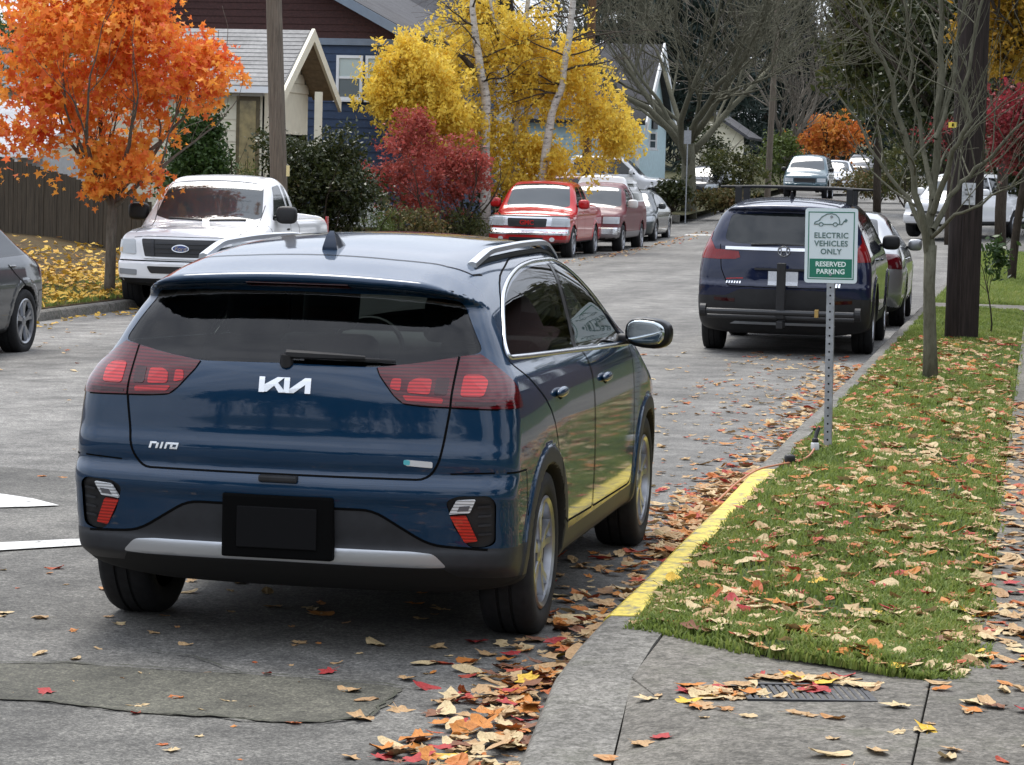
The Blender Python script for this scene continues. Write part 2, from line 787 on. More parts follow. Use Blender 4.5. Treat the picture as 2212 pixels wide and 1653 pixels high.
        for i in range(n if closed else n-1):
            j = (i+1) % n
            for q in range(k-1):
                F_.append([i*k+q, i*k+q+1, j*k+q+1, j*k+q])
        if not closed and hgt:
            F_ += [list(range(k)), list(range((n-1)*k, n*k))]
        obs = [from_np(name, V, F_, mat, parent, bool(hgt))]
        if pair:
            obs.append(from_np(name, V*np.array([-1, 1, 1]), [f[::-1] for f in F_], mat, parent, bool(hgt)))
        return obs

    def decal(s, name, polys, axis, sgn, thick, mat, parent, off=.0, start=None, base=-.004):
        """flat shapes (2D polygons in the projection plane) laid proud of the surface"""
        st = start if start is not None else {'x': s.c['hw']+.1, 'y': (s.c['y0']-.1 if sgn < 0 else s.c['y1']+.1), 'z': s.c['h']+.2}[axis]
        me = bpy.data.meshes.new(name)
        out = bmesh.new()
        for poly in polys:
            b2 = bmesh.new()
            b2.faces.new([b2.verts.new((p[0], p[1], 0)) for p in poly])
            us, vs_ = [p[0] for p in poly], [p[1] for p in poly]
            for k, (lo, hi) in enumerate(((min(us), max(us)), (min(vs_), max(vs_)))):
                for q in np.arange(lo, hi, .045)[1:]:
                    co, no = [0, 0, 0], [0, 0, 0]
                    co[k], no[k] = q, 1
                    bmesh.ops.bisect_plane(b2, geom=b2.faces[:]+b2.edges[:]+b2.verts[:], dist=1e-6, plane_co=co, plane_no=no)
            b2.verts.index_update()
            uv = [(v.co.x, v.co.y) for v in b2.verts]
            P, N = on_surf(s.F, axis, sgn, uv, st)
            tv = [out.verts.new(p) for p in P+N*(off+thick)]
            bv = {}
            for f in b2.faces:
                out.faces.new([tv[v.index] for v in f.verts])
            for e in b2.edges:
                if len(e.link_faces) == 1:
                    i, j = e.verts[0].index, e.verts[1].index
                    for q in (i, j):
                        if q not in bv:
                            bv[q] = out.verts.new(P[q]+N[q]*(off+base))
                    out.faces.new([tv[i], tv[j], bv[j], bv[i]])
            b2.free()
        bmesh.ops.recalc_face_normals(out, faces=out.faces)
        bmesh.ops.triangulate(out, faces=[f for f in out.faces if len(f.verts) > 4])
        out.to_mesh(me)
        out.free()
        return link(name, me, parent, mat)

    def surf(s, axis, sgn, u, v, start=None):
        st = start if start is not None else {'x': s.c['hw']+.1, 'y': (s.c['y0']-.1 if sgn < 0 else s.c['y1']+.1), 'z': s.c['h']+.2}[axis]
        P, N = on_surf(s.F, axis, sgn, [(u, v)], st)
        return P[0], N[0]


def arc(cx, cz, r_, a0, a1, n=24):
    return [(cx+r_*math.cos(R(a0+(a1-a0)*i/n)), cz+r_*math.sin(R(a0+(a1-a0)*i/n))) for i in range(n+1)]


def rubber():
    return simple('tyre_rubber', (.012, .012, .013), .75, 0, 0, .3, var=.3, scale=30, bmp=.3, bdist=.003)


def wheel(parent, x, y, r_, wid, rimr, style, mat, tread=True):
    """wheel (tyre mesh) with a rim sub-part; x<0 is the left side"""
    sg = 1 if x > 0 else -1
    h = wid/2
    prof = [(-h*.8, rimr), (-h*.98, rimr+.02), (-h, r_*.86), (-h*.93, r_*.955), (-h*.72, r_*.995), (-h*.3, r_), (-h*.28, r_-.008), (-h*.2, r_-.008), (-h*.18, r_),
            (h*.18, r_), (h*.2, r_-.008), (h*.28, r_-.008), (h*.3, r_), (h*.72, r_*.995), (h*.93, r_*.955), (h, r_*.86), (h*.98, rimr+.02), (h*.8, rimr)]
    o = MB().lathe(prof, 48).build('wheel', rubber(), parent, True, R(50))
    o.location = (x, y, r_)
    m_ = MB()
    f = sg*h
    m_.lathe([(f*.92, rimr+.004), (f*.98, rimr-.006), (f*.9, rimr-.022), (f*.6, rimr-.026)], 40)
    m_.lathe([(f*.1, .055), (f*.78, .052), (f*.84, .04), (f*.84, 0)], 20)
    ns, half, pairs = style
    for k in range(ns):
        for d in ((-pairs, pairs) if pairs else (0,)):
            a0 = 2*math.pi*k/ns+math.pi/2
            a1 = a0+d
            q = []
            for rad, hw_, a, xo, th in ((.035, half*.8, a0, .8, .03), (rimr*.6, half, a0+(a1-a0)*.7, .78, .03), (rimr-.012, half*1.25, a1, .86, .03)):
                t = np.array([-math.sin(a), math.cos(a)])
                ctr = rad*np.array([math.cos(a), math.sin(a)])
                for sx, oo in ((-1, 0), (1, 0), (1, 1), (-1, 1)):
                    p = ctr+t*hw_*sx*(.7 if not oo else 1)
                    q.append((f*xo-(sg*th if oo else 0), p[0], p[1]))
            F_ = [(0, 1, 2, 3), (8, 11, 10, 9)]
            for b in (0, 4):
                for i in range(4):
                    F_.append((b+i, b+(i+1) % 4, b+4+(i+1) % 4, b+4+i))
            m_.add(q, F_)
    rm = m_.build('rim', mat, o, True, R(35))
    MB().lathe([(f*.7, rimr-.02), (f*.1, rimr-.03), (f*.1, 0)], 32).build('wheel_barrel', simple('barrel_dark', (.02, .02, .02), .5, .3), o)
    dk = MB().lathe([(f*.3, .0), (f*.3, rimr*.7), (f*.15, rimr*.72)], 24).build('brake_disc', simple('brake_metal', (.10, .10, .10), .45, .8), o)
    return o


def blob(name, mat, parent, loc, scale, sub=3, flat=None, rot=(0, 0, 0)):
    bm = bmesh.new()
    bmesh.ops.create_icosphere(bm, subdivisions=sub, radius=1)
    for v in bm.verts:
        if flat:
            flat(v.co)
        v.co = Vector((v.co.x*scale[0], v.co.y*scale[1], v.co.z*scale[2]))
    for f in bm.faces:
        f.smooth = True
    me = bpy.data.meshes.new(name)
    bm.to_mesh(me)
    bm.free()
    o = link(name, me, parent, mat)
    o.location = loc
    o.rotation_euler = rot
    return o


def squircle(p, e=.45):
    for i in range(3):
        p[i] = math.copysign(abs(p[i])**e, p[i])


def rbox(name, mat, parent, loc, size, r_=.03, rot=(0, 0, 0), seg=3):
    bm = bmesh.new()
    bmesh.ops.create_cube(bm, size=1)
    for v in bm.verts:
        v.co = Vector((v.co.x*size[0], v.co.y*size[1], v.co.z*size[2]))
    bmesh.ops.bevel(bm, geom=bm.edges[:]+bm.verts[:], offset=min(r_, min(size)*.45), segments=seg, affect='EDGES', profile=.5)
    for f in bm.faces:
        f.smooth = True
    me = bpy.data.meshes.new(name)
    bm.to_mesh(me)
    bm.free()
    o = link(name, me, parent, mat)
    o.location = loc
    o.rotation_euler = rot
    return o


def seats(root, rows, hw, z, mat):
    for y, z0, tall in rows:
        for sx in ((-1, 1) if hw > 0 else (0,)):
            s_ = rbox('seat', mat, root, (sx*hw, y, z0+.3), (.46, .14, .62), .06, (R(-14), 0, 0))
            rbox('headrest', mat, s_, (0, -.02, .43), (.26, .1, .2), .045)
            rbox('seat_cushion', mat, s_, (0, .3, -.32), (.48, .5, .16), .06, (R(14), 0, 0))


def assign(B, name, pred, over=('body',)):
    if name not in B.names:
        B.names.append(name)
    t = B.names.index(name)
    ok = {B.names.index(o) for o in over if o in B.names}
    for f in B.bm.faces:
        if f[B.lay] in ok and pred(f.calc_center_median(), f.normal):
            f[B.lay] = t


def common_under(B, c):
    ra, zw = c['ra'], c['zw']

    def arch(p, n):
        return any(math.hypot(p.y-a, p.z-zw) < ra+.006 for a in c['axles']) and p.x > c.get('xin', .56)-.05
    assign(B, 'arch', arch)
    assign(B, 'underbody', lambda p, n: p.z < c['zb']+.10 and n.z < -.6)


DARK = simple('black_plastic', (.013, .013, .014), .55, 0, 0, .4, var=.25, scale=14)
GREYP = simple('grey_cladding', (.02, .0215, .025), .5, 0, 0, .4, var=.15, scale=20)
GAP = simple('panel_gap', (.002, .002, .002), .9, 0, 0, .1)
CHROME = simple('bright_trim', (.72, .73, .75), .14, 1.0)
SATIN = simple('satin_silver', (.55, .57, .6), .32, .85)
ALLOY = simple('alloy_wheel', (.36, .37, .39), .28, .9, var=.15, scale=12)
LINING = simple('cabin_lining', (.02, .02, .022), .85)
SEATM = simple('seat_fabric', (.018, .018, .02), .9, var=.2, scale=20)
RUNDER = simple('underbody_black', (.008, .008, .008), .9)
MIRG = simple('mirror_glass', (.6, .65, .66), .03, 1.0)


def lampmat(name, col, rough=.12):
    if name in MATS:
        return MATS[name]
    m, n, o = newmat(name)
    b = pbsdf(n, col, rough, 0, .45, .35, .02)
    wv = n.nodes.new('ShaderNodeTexWave')
    wv.inputs['Scale'].default_value = 26
    wv.inputs['Distortion'].default_value = .4
    wv.bands_direction = 'Z'
    tcx = n.nodes.new('ShaderNodeTexCoord')
    n.links.new(tcx.outputs['Object'], wv.inputs['Vector'])
    k = ramp(n, wv.outputs['Fac'], [(.1, tuple(q*.55 for q in col)), (.8, tuple(min(1, q*1.25) for q in col))])
    n.links.new(k, b.inputs['Base Color'])
    f = noise(n, 40, 3)
    bump(n, f, b, .12, .004)
    n.links.new(b.outputs['BSDF'], o.inputs['Surface'])
    return m


RED = lampmat('tail_lamp_red', (.075, .002, .005))
REDB = lampmat('tail_lamp_bright', (.40, .012, .014), .3)
REDD = lampmat('tail_lamp_dark', (.03, .002, .003))
WHITEL = lampmat('clear_lamp', (.62, .63, .64), .2)
REFL = lampmat('red_reflector', (.42, .018, .01), .35)


def wheel_wells(B, c, root):
    V, Fc = B.arrays('arch')
    if not len(V):
        return
    for ya in c['axles']:
        ff = [f for f in Fc if abs(V[f, 1].mean()-ya) < c['ra']+.1]
        used = sorted({i for f in ff for i in f})
        mp_ = {i: k for k, i in enumerate(used)}
        for sx in (1, -1):
            if ff:
                from_np('wheel_well', V[used]*np.array([sx, 1, 1]), [[mp_[i] for i in f][::sx] for f in ff], RUNDER, root, True)


def build_kia():
    c = dict(hw=.91, y0=-.80, y1=3.60, h=1.6, zb=.2, belt=1.07, roofz=1.48, axles=(0., 2.70), ra=.352, zw=.325,
             wz=spl((.1, .79), (.2, .84), (.3, .876), (.42, .889), (.6, .892), (.8, .887), (.95, .872), (1.03, .85), (1.1, .806), (1.2, .764), (1.33, .704), (1.43, .65), (1.52, .59), (1.7, .45)),
             gh=spl((-.8, .055), (-.3, .035), (.4, .012), (1.2, 0), (2., .01), (2.8, .06), (3.6, .1)),
             tp=spl((-.9, .045), (-.5, .018), (0, .004), (.5, 0), (2.7, 0), (3.1, .03), (3.6, .12)),
             yr=spl((.1, -.3), (.2, -.45), (.27, -.60), (.315, -.70), (.345, -.752), (.40, -.757), (.415, -.75), (.5, -.762), (.575, -.772), (.61, -.786), (.65, -.783), (.668, -.768),
                    (.69, -.748), (.735, -.757), (.765, -.757), (.82, -.742), (.9, -.738), (.98, -.733), (1.05, -.716), (1.085, -.697), (1.13, -.655), (1.2, -.598), (1.3, -.515), (1.345, -.478), (1.362, -.49), (1.376, -.55), (1.395, -.60), (1.45, -.60), (1.6, -.55), blur=.0085),
             bowr=spl((.2, .12), (.6, .085), (.95, .10), (1.1, .2), (1.33, .16), (1.37, .13), (1.6, .13)),
             yf=spl((.1, 3.35), (.25, 3.5), (.5, 3.57), (.75, 3.55), (.9, 3.45), (1.0, 3.3), (1.6, 2.9)),
             bowf=spl((.2, .22), (1., .25), (1.6, .25)),
             zt=spl((-.9, 1.38), (-.56, 1.428), (-.3, 1.475), (0, 1.512), (.4, 1.540), (.9, 1.556), (1.3, 1.552), (1.7, 1.505), (2.0, 1.415), (2.4, 1.22), (2.8, 1.045), (2.95, 1.01), (3.2, .95), (3.45, .86), (3.7, .72)),
             crown=.045, ks=.15, kr=.125, kf=.2, krt=.03, spz=1.29, spd=.032)
    B = Body(c, .0165)
    blue = paint('blue_paint', (.0005, .023, .060), .12, .42, .010)
    root = empty('blue_crossover', (0.01, 0, 0), 0, 'dark blue compact crossover parked beside the yellow-painted kerb', 'car')
    # ---- cut the panels
    gl = rounded([(-.05, 1.09), (.34, 1.085), (.52, 1.108), (.71, 1.142), (.655, 1.24), (.60, 1.334), (.4, 1.347), (-.05, 1.352)], .03)
    B.cut('rear_window', gl, 'y', -1, lim=(-.9, -.2))
    lampo = [(.345, 1.083), (.36, 1.055), (.42, .975), (.455, .946), (.52, .940), (.63, .938), (1.0, .925), (1.0, 1.06), (.86, 1.085), (.70, 1.137), (.52, 1.105)]
    lim = [((.8, -.485, 1.1), (0, 1, .25))]
    B.cut('lamp_outer', rounded([(.631, .90, 0), (1.0, .895, 0), (1.0, 1.2, 0), (.631, 1.2, 0)], 0), 'y', -1, lim=(-.9, -.3), nmin=-.5, over=('nothing',))
    B.cut('lamp_inner', [(.345, 1.083), (.36, 1.055), (.42, .985), (.455, .958), (.52, .951), (.625, .948), (.625, 1.125), (.52, 1.106)], 'y', -1, lim=(-.9, -.3))
    B.cut('lamp_outer', [(.634, .948), (1.0, .935), (1.0, .99), (.845, 1.02), (.80, 1.075), (.765, 1.115), (.71, 1.138), (.634, 1.127)], 'y', -1, lim=(-.9, -.3), nmin=-.25, planes=lim)
    B.cut('tailgate', rounded([(-.05, .678, 0), (.555, .678, .06), (.60, .74, .05), (.629, .94, .02), (.629, 1.16, 0), (-.05, 1.16, 0)], .02), 'y', -1, lim=(-.9, -.3))
    B.cut('pod', rounded([(.63, .60), (.675, .622), (.79, .625), (.812, .60), (.808, .44), (.77, .425), (.715, .425), (.66, .50)], .02), 'y', -1, lim=(-.95, -.4), nmin=.05)
    B.cut('skid', rounded([(-.05, .348, 0), (.54, .342, .01), (.635, .346, .02), (.585, .398, .02), (.50, .405, .02), (-.05, .409, 0)], .01), 'y', -1, lim=(-.95, -.4), nmin=.03)
    B.cut('diffuser', [(-.05, .346), (.62, .340), (.66, .30), (1.0, .29), (1.0, .05), (-.05, .05)], 'y', -1, lim=(-.95, -.2), nmin=-.9)
    B.cut('cladding', rounded([(-.05, .556, 0), (.36, .556, .05), (.57, .428, .06), (1.1, .415, 0), (1.1, .05, 0), (-.05, .05, 0)], .02), 'y', -1, lim=(-.95, -.32), nmin=-.3)
    B.cut('bumper', [(-.05, .673), (.56, .673), (.64, .70), (1.1, .72), (1.1, .3), (-.05, .3)], 'y', -1, lim=(-.95, -.32), nmin=-.3)
    # side
    dlo_r = rounded([(-.33, 1.128, .05), (-.02, 1.118, .05), (.93, 1.086, .01), (1.235, 1.427, .01), (.95, 1.432, .1), (.6, 1.418, .2), (.25, 1.375, .2), (-.0, 1.315, .16), (-.28, 1.175, .06)], .03)
    dlo_f = rounded([(1.0, 1.085, .01), (2.2, 1.045, .05), (2.14, 1.105, .03), (1.9, 1.27, .1), (1.66, 1.395, .1), (1.45, 1.428, .1), (1.29, 1.432, .01)], .03)
    B.cut('glass_rear_door', dlo_r, 'x', 1, lim=(.4, 1.))
    B.cut('glass_front_door', dlo_f, 'x', 1, lim=(.4, 1.))
    B.cut('pillar', rounded([(.90, 1.088), (1.03, 1.084), (1.32, 1.43), (1.205, 1.434)], .004), 'x', 1, lim=(.4, 1.))
    ws = [(-.05, 2.86), (.45, 2.83), (.70, 2.72), (.62, 2.35), (.545, 1.93), (.4, 1.87), (-.05, 1.85)]
    B.cut('windscreen', rounded(ws, .04), 'z', 1, lim=(.9, 1.6))
    common_under(B, c)
    for ya in c['axles']:
        B.cut('cladding', arc(ya, .325, .424, -70, 250, 40), 'x', 1, lim=(.5, 1.05), over=('body', 'bumper'), nmin=.02)
    B.cut('cladding', [(-.8, .1), (3.6, .1), (3.6, .36), (.4, .36), (-.8, .38)], 'x', 1, lim=(.4, 1.05), over=('body', 'bumper'), nmin=-.2)
    rd = rounded([(.33, .40, .1), (1.08, .385, .03), (1.10, .95, .1), (1.02, 1.10, .05), (1.335, 1.475, .02), (.62, 1.47, .1), (.1, 1.40, .2), (-.42, 1.13, .1), (-.2, 1.02, .1), (.16, .86, .2)], .03)
    fd = rounded([(1.095, .385, .03), (2.23, .37, .12), (2.26, 1.0, .12), (2.20, 1.07, .05), (1.7, 1.44, .05), (1.36, 1.475, .02), (1.04, 1.10, .05), (1.115, .95, .1)], .03)
    B.cut('door_rear', rd, 'x', 1, lim=(.4, 1.05))
    B.cut('door_front', fd, 'x', 1, lim=(.4, 1.05))
    # ---- build
    B.panel('body', 'body', blue, root)
    B.panel('bumper', 'bumper', blue, root)
    tg = B.panel('tailgate', 'tailgate', blue, root)[0]
    B.panel('door_rear', 'door', blue, root, 'pair')
    B.panel('door_front', 'door', blue, root, 'pair')
    B.panel('cladding', 'cladding', GREYP, root)
    B.panel('skid', 'skid_plate', SATIN, root)
    wheel_wells(B, c, root)
    B.panel('underbody', 'underbody', RUNDER, root)
    B.panel('diffuser', 'diffuser', RUNDER, root)
    B.panel('pod', 'lamp_recess', DARK, root, 'pair', -.012)
    dg = glass('privacy_glass', (.16, .17, .17), .7)
    rg = glass('rear_glass', (.30, .35, .33), .6)
    fg = glass('door_glass', (.45, .52, .5), .9)
    B.panel('rear_window', 'rear_window', rg, root, off=-.002)
    B.panel('glass_rear_door', 'side_window', dg, root, 'pair', -.002)
    B.panel('glass_front_door', 'side_window', fg, root, 'pair', -.002)
    B.panel('windscreen', 'windscreen', glass('screen_glass', (.75, .8, .78), .9), root)
    B.panel('pillar', 'pillar', simple('gloss_black', (.005, .005, .006), .3, 0, 0., .3), root, 'pair')
    lo = B.panel('lamp_outer', 'tail_lamp', RED, root, 'pair', .004)
    li = B.panel('lamp_inner', 'tail_lamp', RED, root, 'pair', .004)
    for q in lo+li:
        pass
    # lit-looking lenses inside the lamps (darker and brighter plastic)
    mir = lambda ps: [[(-x, z) for x, z in p] for p in ps]
    for sgn, obs_o, obs_i in ((1, lo[0], li[0]), (-1, lo[1], li[1])):
        fl = (lambda ps: ps) if sgn > 0 else mir
        B.decal('lens', fl([rounded([(.465, .995), (.55, .99), (.55, 1.045), (.50, 1.05), (.468, 1.035)], .012)]), 'y', -1, .0062, REDB, obs_i)
        B.decal('lens', fl([rounded([(.40, 1.01), (.44, 1.0), (.44, 1.045), (.405, 1.045)], .01)]), 'y', -1, .0062, REDB, obs_i)
        B.decal('lens', fl([rounded([(.465, .966), (.60, .960), (.60, .978), (.45, .986)], .008)]), 'y', -1, .0062, REDB, obs_i)
        B.decal('lens', fl([rounded([(.66, .985), (.745, .985), (.75, 1.04), (.72, 1.062), (.66, 1.062)], .015)]), 'y', -1, .0062, REDB, obs_o)
        B.decal('lens', fl([rounded([(.565, .99), (.612, .99), (.612, 1.05), (.565, 1.05)], .01)]), 'y', -1, .0058, REDD, obs_i)
        B.decal('lens', fl([rounded([(.645, .955), (.79, .955), (.79, .966), (.645, .966)], .004)]), 'y', -1, .0058, REDD, obs_o)
        # reversing lamp and reflector in the bumper pod
        B.decal('reversing_lamp', fl([rounded([(.641, .552), (.718, .560), (.742, .612), (.672, .606)], .006)]), 'y', -1, .006, WHITEL, root)
        B.decal('reversing_lamp_core', fl([[(.672, .565), (.712, .569), (.72, .59), (.682, .587)]]), 'y', -1, .0085, simple('lamp_core', (.12, .12, .13), .3), root)
        B.decal('reflector', fl([rounded([(.645, .545), (.705, .548), (.745, .452), (.698, .444)], .006)]), 'y', -1, .004, REFL, root)
        for k in range(4):
            z = .47+.035*k
            B.decal('recess_rib', fl([[(.748, z), (.795, z+.004), (.795, z+.012), (.748, z+.008)]]), 'y', -1, -.002, GREYP, root)
    # seams
    rib = lambda uv, ax, sg, w_=.007, cl=False, pair=True: B.ribbon('seam', uv, ax, sg, w_, GAP, root, closed=cl, pair=pair)
    rib(rounded([(0, .676), (.555, .676, .06), (.60, .74, .05), (.629, .94, .02), (.629, 1.128)], .02, closed=False), 'y', -1, .009)
    rib(rounded([(.345, 1.083), (.36, 1.055, .02), (.42, .985, .05), (.455, .956, .03), (.55, .948), (.63, .946)], .02, closed=False), 'y', -1, .008)
    rib([(.63, .946), (.74, .943), (.80, .941)], 'y', -1, .008)
    rib([(.64, .70), (.74, .705), (.8, .707)], 'y', -1, .006)
    rib(rounded([(0, .558), (.36, .558, .05), (.57, .43, .06), (.78, .418)], .02, closed=False), 'y', -1, .01)
    rib(rd, 'x', 1, .008, True)
    rib(fd, 'x', 1, .008, True)
    rib([(-.62, .705), (-.42, .70), (-.385, .52)], 'x', 1, .007)
    rib([(0, -.235), (.3, -.232), (.5, -.20), (.585, -.12), (.60, -.02)], 'z', 1, .010)
    # chrome window surround and belt strip
    ring = rounded([(-.345, 1.118, .05), (-.02, 1.106, .05), (.97, 1.073, .02), (2.235, 1.030, .02), (2.16, 1.11, .03), (1.91, 1.285, .1), (1.67, 1.412, .1), (1.45, 1.447, .1), (.95, 1.449, .1), (.6, 1.435, .2), (.25, 1.392, .2), (-.015, 1.33, .16), (-.30, 1.18, .06)], .03)
    B.ribbon('window_surround', ring, 'x', 1, .022, CHROME, root, off=.001, hgt=.007, closed=True)
    # roof rails
    for sx in (-1, 1):
        ys = np.linspace(.0, 1.80, 30)
        V = []
        P, N = on_surf(B.F, 'z', 1, [(.555+.02*math.sin(math.pi*(y_)/2.), y_) for y_ in ys], 1.8)
        for i, (p, y_) in enumerate(zip(P, ys)):
            t = y_/1.80
            lift = .034*min(1, math.sin(math.pi*min(1, max(0, t*1.0)))*2.2)+.002
            w_ = .026
            for a, b_ in ((-w_, -.006), (-w_*.85, .012), (0, .018), (w_*.85, .012), (w_, -.006)):
                V.append(((p[0]+a*.75)*sx, p[1], p[2]+lift+b_))
        F_ = []
        for i in range(29):
            for q in range(5):
                F_.append([i*5+q, i*5+(q+1) % 5, (i+1)*5+(q+1) % 5, (i+1)*5+q])
        F_ += [list(range(5)), list(range(145, 150))]
        mb = MB()
        mb.add(V, F_)
        mb.build('roof_rail', SATIN, root, True, R(50))
        mb = MB()
        for i in range(2, 27):
            pass
        base = [(P[i][0]*sx, P[i][1], P[i][2]+.004) for i in range(1, 29)]
        mb.tube(base, .012, 6)
        mb.build('rail_base', DARK, root)
    # shark fin aerial
    p, n_ = B.surf('z', 1, 0, -.02)
    mb = MB()
    V = []
    prof = [(-.085, .0, .030), (-.075, .045, .018), (-.055, .066, .008), (0., .05, .010), (.06, .02, .02), (.1, .0, .012)]
    for (yy, zz, ww) in prof:
        V += [(-ww, yy, zz), (ww, yy, zz)]
    V += [(-.032, yy, -.02) for yy, _, _ in prof]+[(.032, yy, -.02) for yy, _, _ in prof]
    F_ = []
    for i in range(5):
        F_ += [(2*i, 2*i+1, 2*i+3, 2*i+2), (2*i, 2*i+2, 12+i+1, 12+i), (2*i+1, 18+i, 18+i+1, 2*i+3)]
    F_ += [(0, 12, 18, 1), (10, 11, 23, 17)]
    mb.add(V, F_)
    o = mb.build('aerial', simple('aerial_blue', (.004, .016, .04), .3, .2, .5), root, True, R(60))
    o.location = (0, p[1], p[2])
    # high brake light, wiper, plate, badges
    B.decal('brake_light', [[(-.2, 1.372), (.2, 1.372), (.2, 1.387), (-.2, 1.387)]], 'y', -1, .004, REDD, root)
    pw, nw = B.surf('y', -1, 0, 1.115)
    mb = MB()
    pts = [B.surf('y', -1, x, 1.118-.012*x)[0]+np.array((0, -.032-.01*x, 0.006)) for x in (0, .08, .2, .30)]
    mb.tube(pts, [.017, .016, .012, .007], 6)
    pts = [B.surf('y', -1, x, 1.118-.022*x)[0]+np.array((0, -.015, 0)) for x in (.06, .2, .30, .41)]
    mb.tube(pts, [.006, .008, .008, .006], 6)
    mb.tube([pw+np.array((0, .012, -.03)), pw+np.array((0, -.03, -.022)), pw+np.array((0, -.034, .008))], [.028, .026, .02], 10)
    mb.build('wiper', DARK, root, True)
    mb = MB()
    mb.box((-.075, -.795, .648), (.075, -.755, .674))
    mb.build('tailgate_handle', DARK, root, bev=.008)
    mb = MB()
    mb.box((-.215, -.790, .36), (.215, -.72, .60))
    mb.build('plate_recess', simple('recess_black', (.002, .002, .002), .95, 0, 0, .1), root, bev=.01)
    mb = MB()
    mb.box((-.155, -.796, .40), (.155, -.789, .555))
    mb.build('number_plate', simple('plate_black', (.0025, .0025, .003), .85, 0, 0, .2), root, bev=.004)
    # maker's badge: three joined strokes
    def badge(scale, ox, oz, shapes):
        return [[(ox+x*scale, oz+z*scale) for x, z in p] for p in shapes]
    KIA = [[(-1.02, -.5), (-.80, -.5), (-.80, .10), (-.32, .50), (-.05, .50), (-.44, .16), (.02, -.5), (-.27, -.5), (-.60, .0), (-.79, -.17), (-.79, -.5), (-1.02, -.5)],
           ]
    KIA = [[(-1.02, -.5), (-.80, -.5), (-.80, .5), (-1.02, .5)],
           [(-.805, -.47), (-.70, -.47), (-.02, .50), (-.30, .50), (-.805, .0)],
           [(-.44, .02), (-.30, .19), (.06, -.5), (-.22, -.5)],
           [(-.03, -.5), (.19, -.5), (.19, .5), (-.03, .5)],
           [(.185, -.5), (.36, -.5), (1.02, .34), (1.02, .5), (.78, .5), (.185, -.26)],
           [(.80, -.5), (1.02, -.5), (1.02, .5), (.80, .38)]]
    B.decal('maker_badge', badge(.098, .005, 1.008, KIA).copy() if False else [[(.005+x*.098, 1.008+z*.056) for x, z in p] for p in KIA], 'y', -1, .006, simple('badge_silver', (.82, .84, .86), .2, .6), tg)
    NI = [[(-1., -.5), (-.86, -.5), (-.72, .5), (-.88, .5)], [(-.80, .22), (-.76, .5), (-.42, .5), (-.46, .22)], [(-.52, -.5), (-.38, -.5), (-.26, .3), (-.42, .4)],
          [(-.22, -.5), (-.08, -.5), (.06, .5), (-.08, .5)], [(.10, -.5), (.24, -.5), (.38, .5), (.24, .5)], [(.32, .2), (.36, .5), (.62, .5), (.56, .2)],
          [(.48, -.5), (.98, -.5), (.94, -.2), (.54, -.2)], [(.48, -.5), (.62, -.5), (.76, .5), (.60, .5)], [(.62, .5), (1.12, .5), (1.08, .2), (.66, .2)], [(.9, -.5), (1.0, -.5), (1.14, .5), (1.0, .5)]]
    B.decal('model_badge', [[(-.468+x*.058, .762+z*.024) for x, z in p] for p in NI], 'y', -1, .004, MATS['badge_silver'], tg)
    B.decal('hybrid_badge', [rounded([(.475, .728), (.575, .722), (.575, .744), (.475, .750)], .006)], 'y', -1, .004, MATS['badge_silver'], tg)
    B.decal('hybrid_badge', [rounded([(.468, .731), (.492, .730), (.492, .748), (.468, .749)], .006)], 'y', -1, .0045, simple('badge_teal', (.10, .45, .5), .3, .2), tg)
    # door handles, mirrors
    for sx in (-1, 1):
        for (y_, z_) in ((.29, .945), (1.42, .93)):
            p, n_ = B.surf('x', 1, y_, z_)
            o = blob('door_handle', blue, root, ((p[0]+.012)*sx, y_, z_), (.018, .115, .022), 3)
            blob('handle_recess', GAP, o, (-.008*sx, .0, -.012), (.006, .05, .02), 2)
        p, n_ = B.surf('x', 1, 2.12, 1.06)

        def sh(co):
            squircle(co, .72)
            if co.y < -.55:
                co.y = -.55
        o = blob('door_mirror', MATS['gloss_black'], root, ((p[0]+.135)*sx, 2.13, 1.09), (.112, .095, .072), 3, sh, (0, R(4*sx), R(-6*sx)))
        mg = blob('mirror_glass', MIRG, o, (-.004*sx, -.055, .004), (.092, .006, .056), 3, lambda co: squircle(co, .7))
        blob('mirror_arm', DARK, o, (-.11*sx, .01, -.04), (.07, .035, .026), 2)
    # wheels
    for x in (-.775, .775):
        for y in (0, 2.7):
            wheel(root, x, y, .328, .215, .222, (5, .017, .2), ALLOY)
    # cabin
    seats(root, [(.25, .50, 0)], .42, 0, SEATM)
    seats(root, [(1.25, .48, 0)], .37, 0, SEATM)
    rbox('dashboard', LINING, root, (0, 2.45, .85), (1.4, .5, .35), .1)
    rbox('cabin_floor', LINING, root, (0, 1.1, .34), (1.4, 2.6, .06), .02)
    rbox('boot_floor', LINING, root, (0, -.3, .62), (1.1, .7, .05), .02)
    mb = MB()
    mb.lathe([(-.012, .178), (0, .19), (.012, .178), (0, .166), (-.012, .178)], 28, 'y')
    o = mb.build('steering_wheel', LINING, root, True)
    o.location = (-.37, 2.0, .95)
    o.rotation_euler = (R(-22), 0, 0)
    rbox('rear_view_mirror', DARK, root, (0, 2.05, 1.33), (.24, .04, .07), .02)
    # lining behind the painted shell
    V, Fc = [], []
    for nm in ('body', 'door_rear', 'door_front', 'tailgate', 'pillar'):
        a, b = B.arrays(nm)
        Fc += [[i+len(V) for i in f] for f in b]
        V += list(a)
    V = np.array(V)
    V = V-unit(grad(B.F, V))*.02
    keep = [f for f in Fc if V[f, 2].mean() > .45]
    k = len(V)
    from_np('cabin_lining', np.concatenate([V, V*np.array([-1, 1, 1])]), keep+[[i+k for i in reversed(f)] for f in keep], LINING, root, True)
    B.bm.free()
    return root


KIA = build_kia()


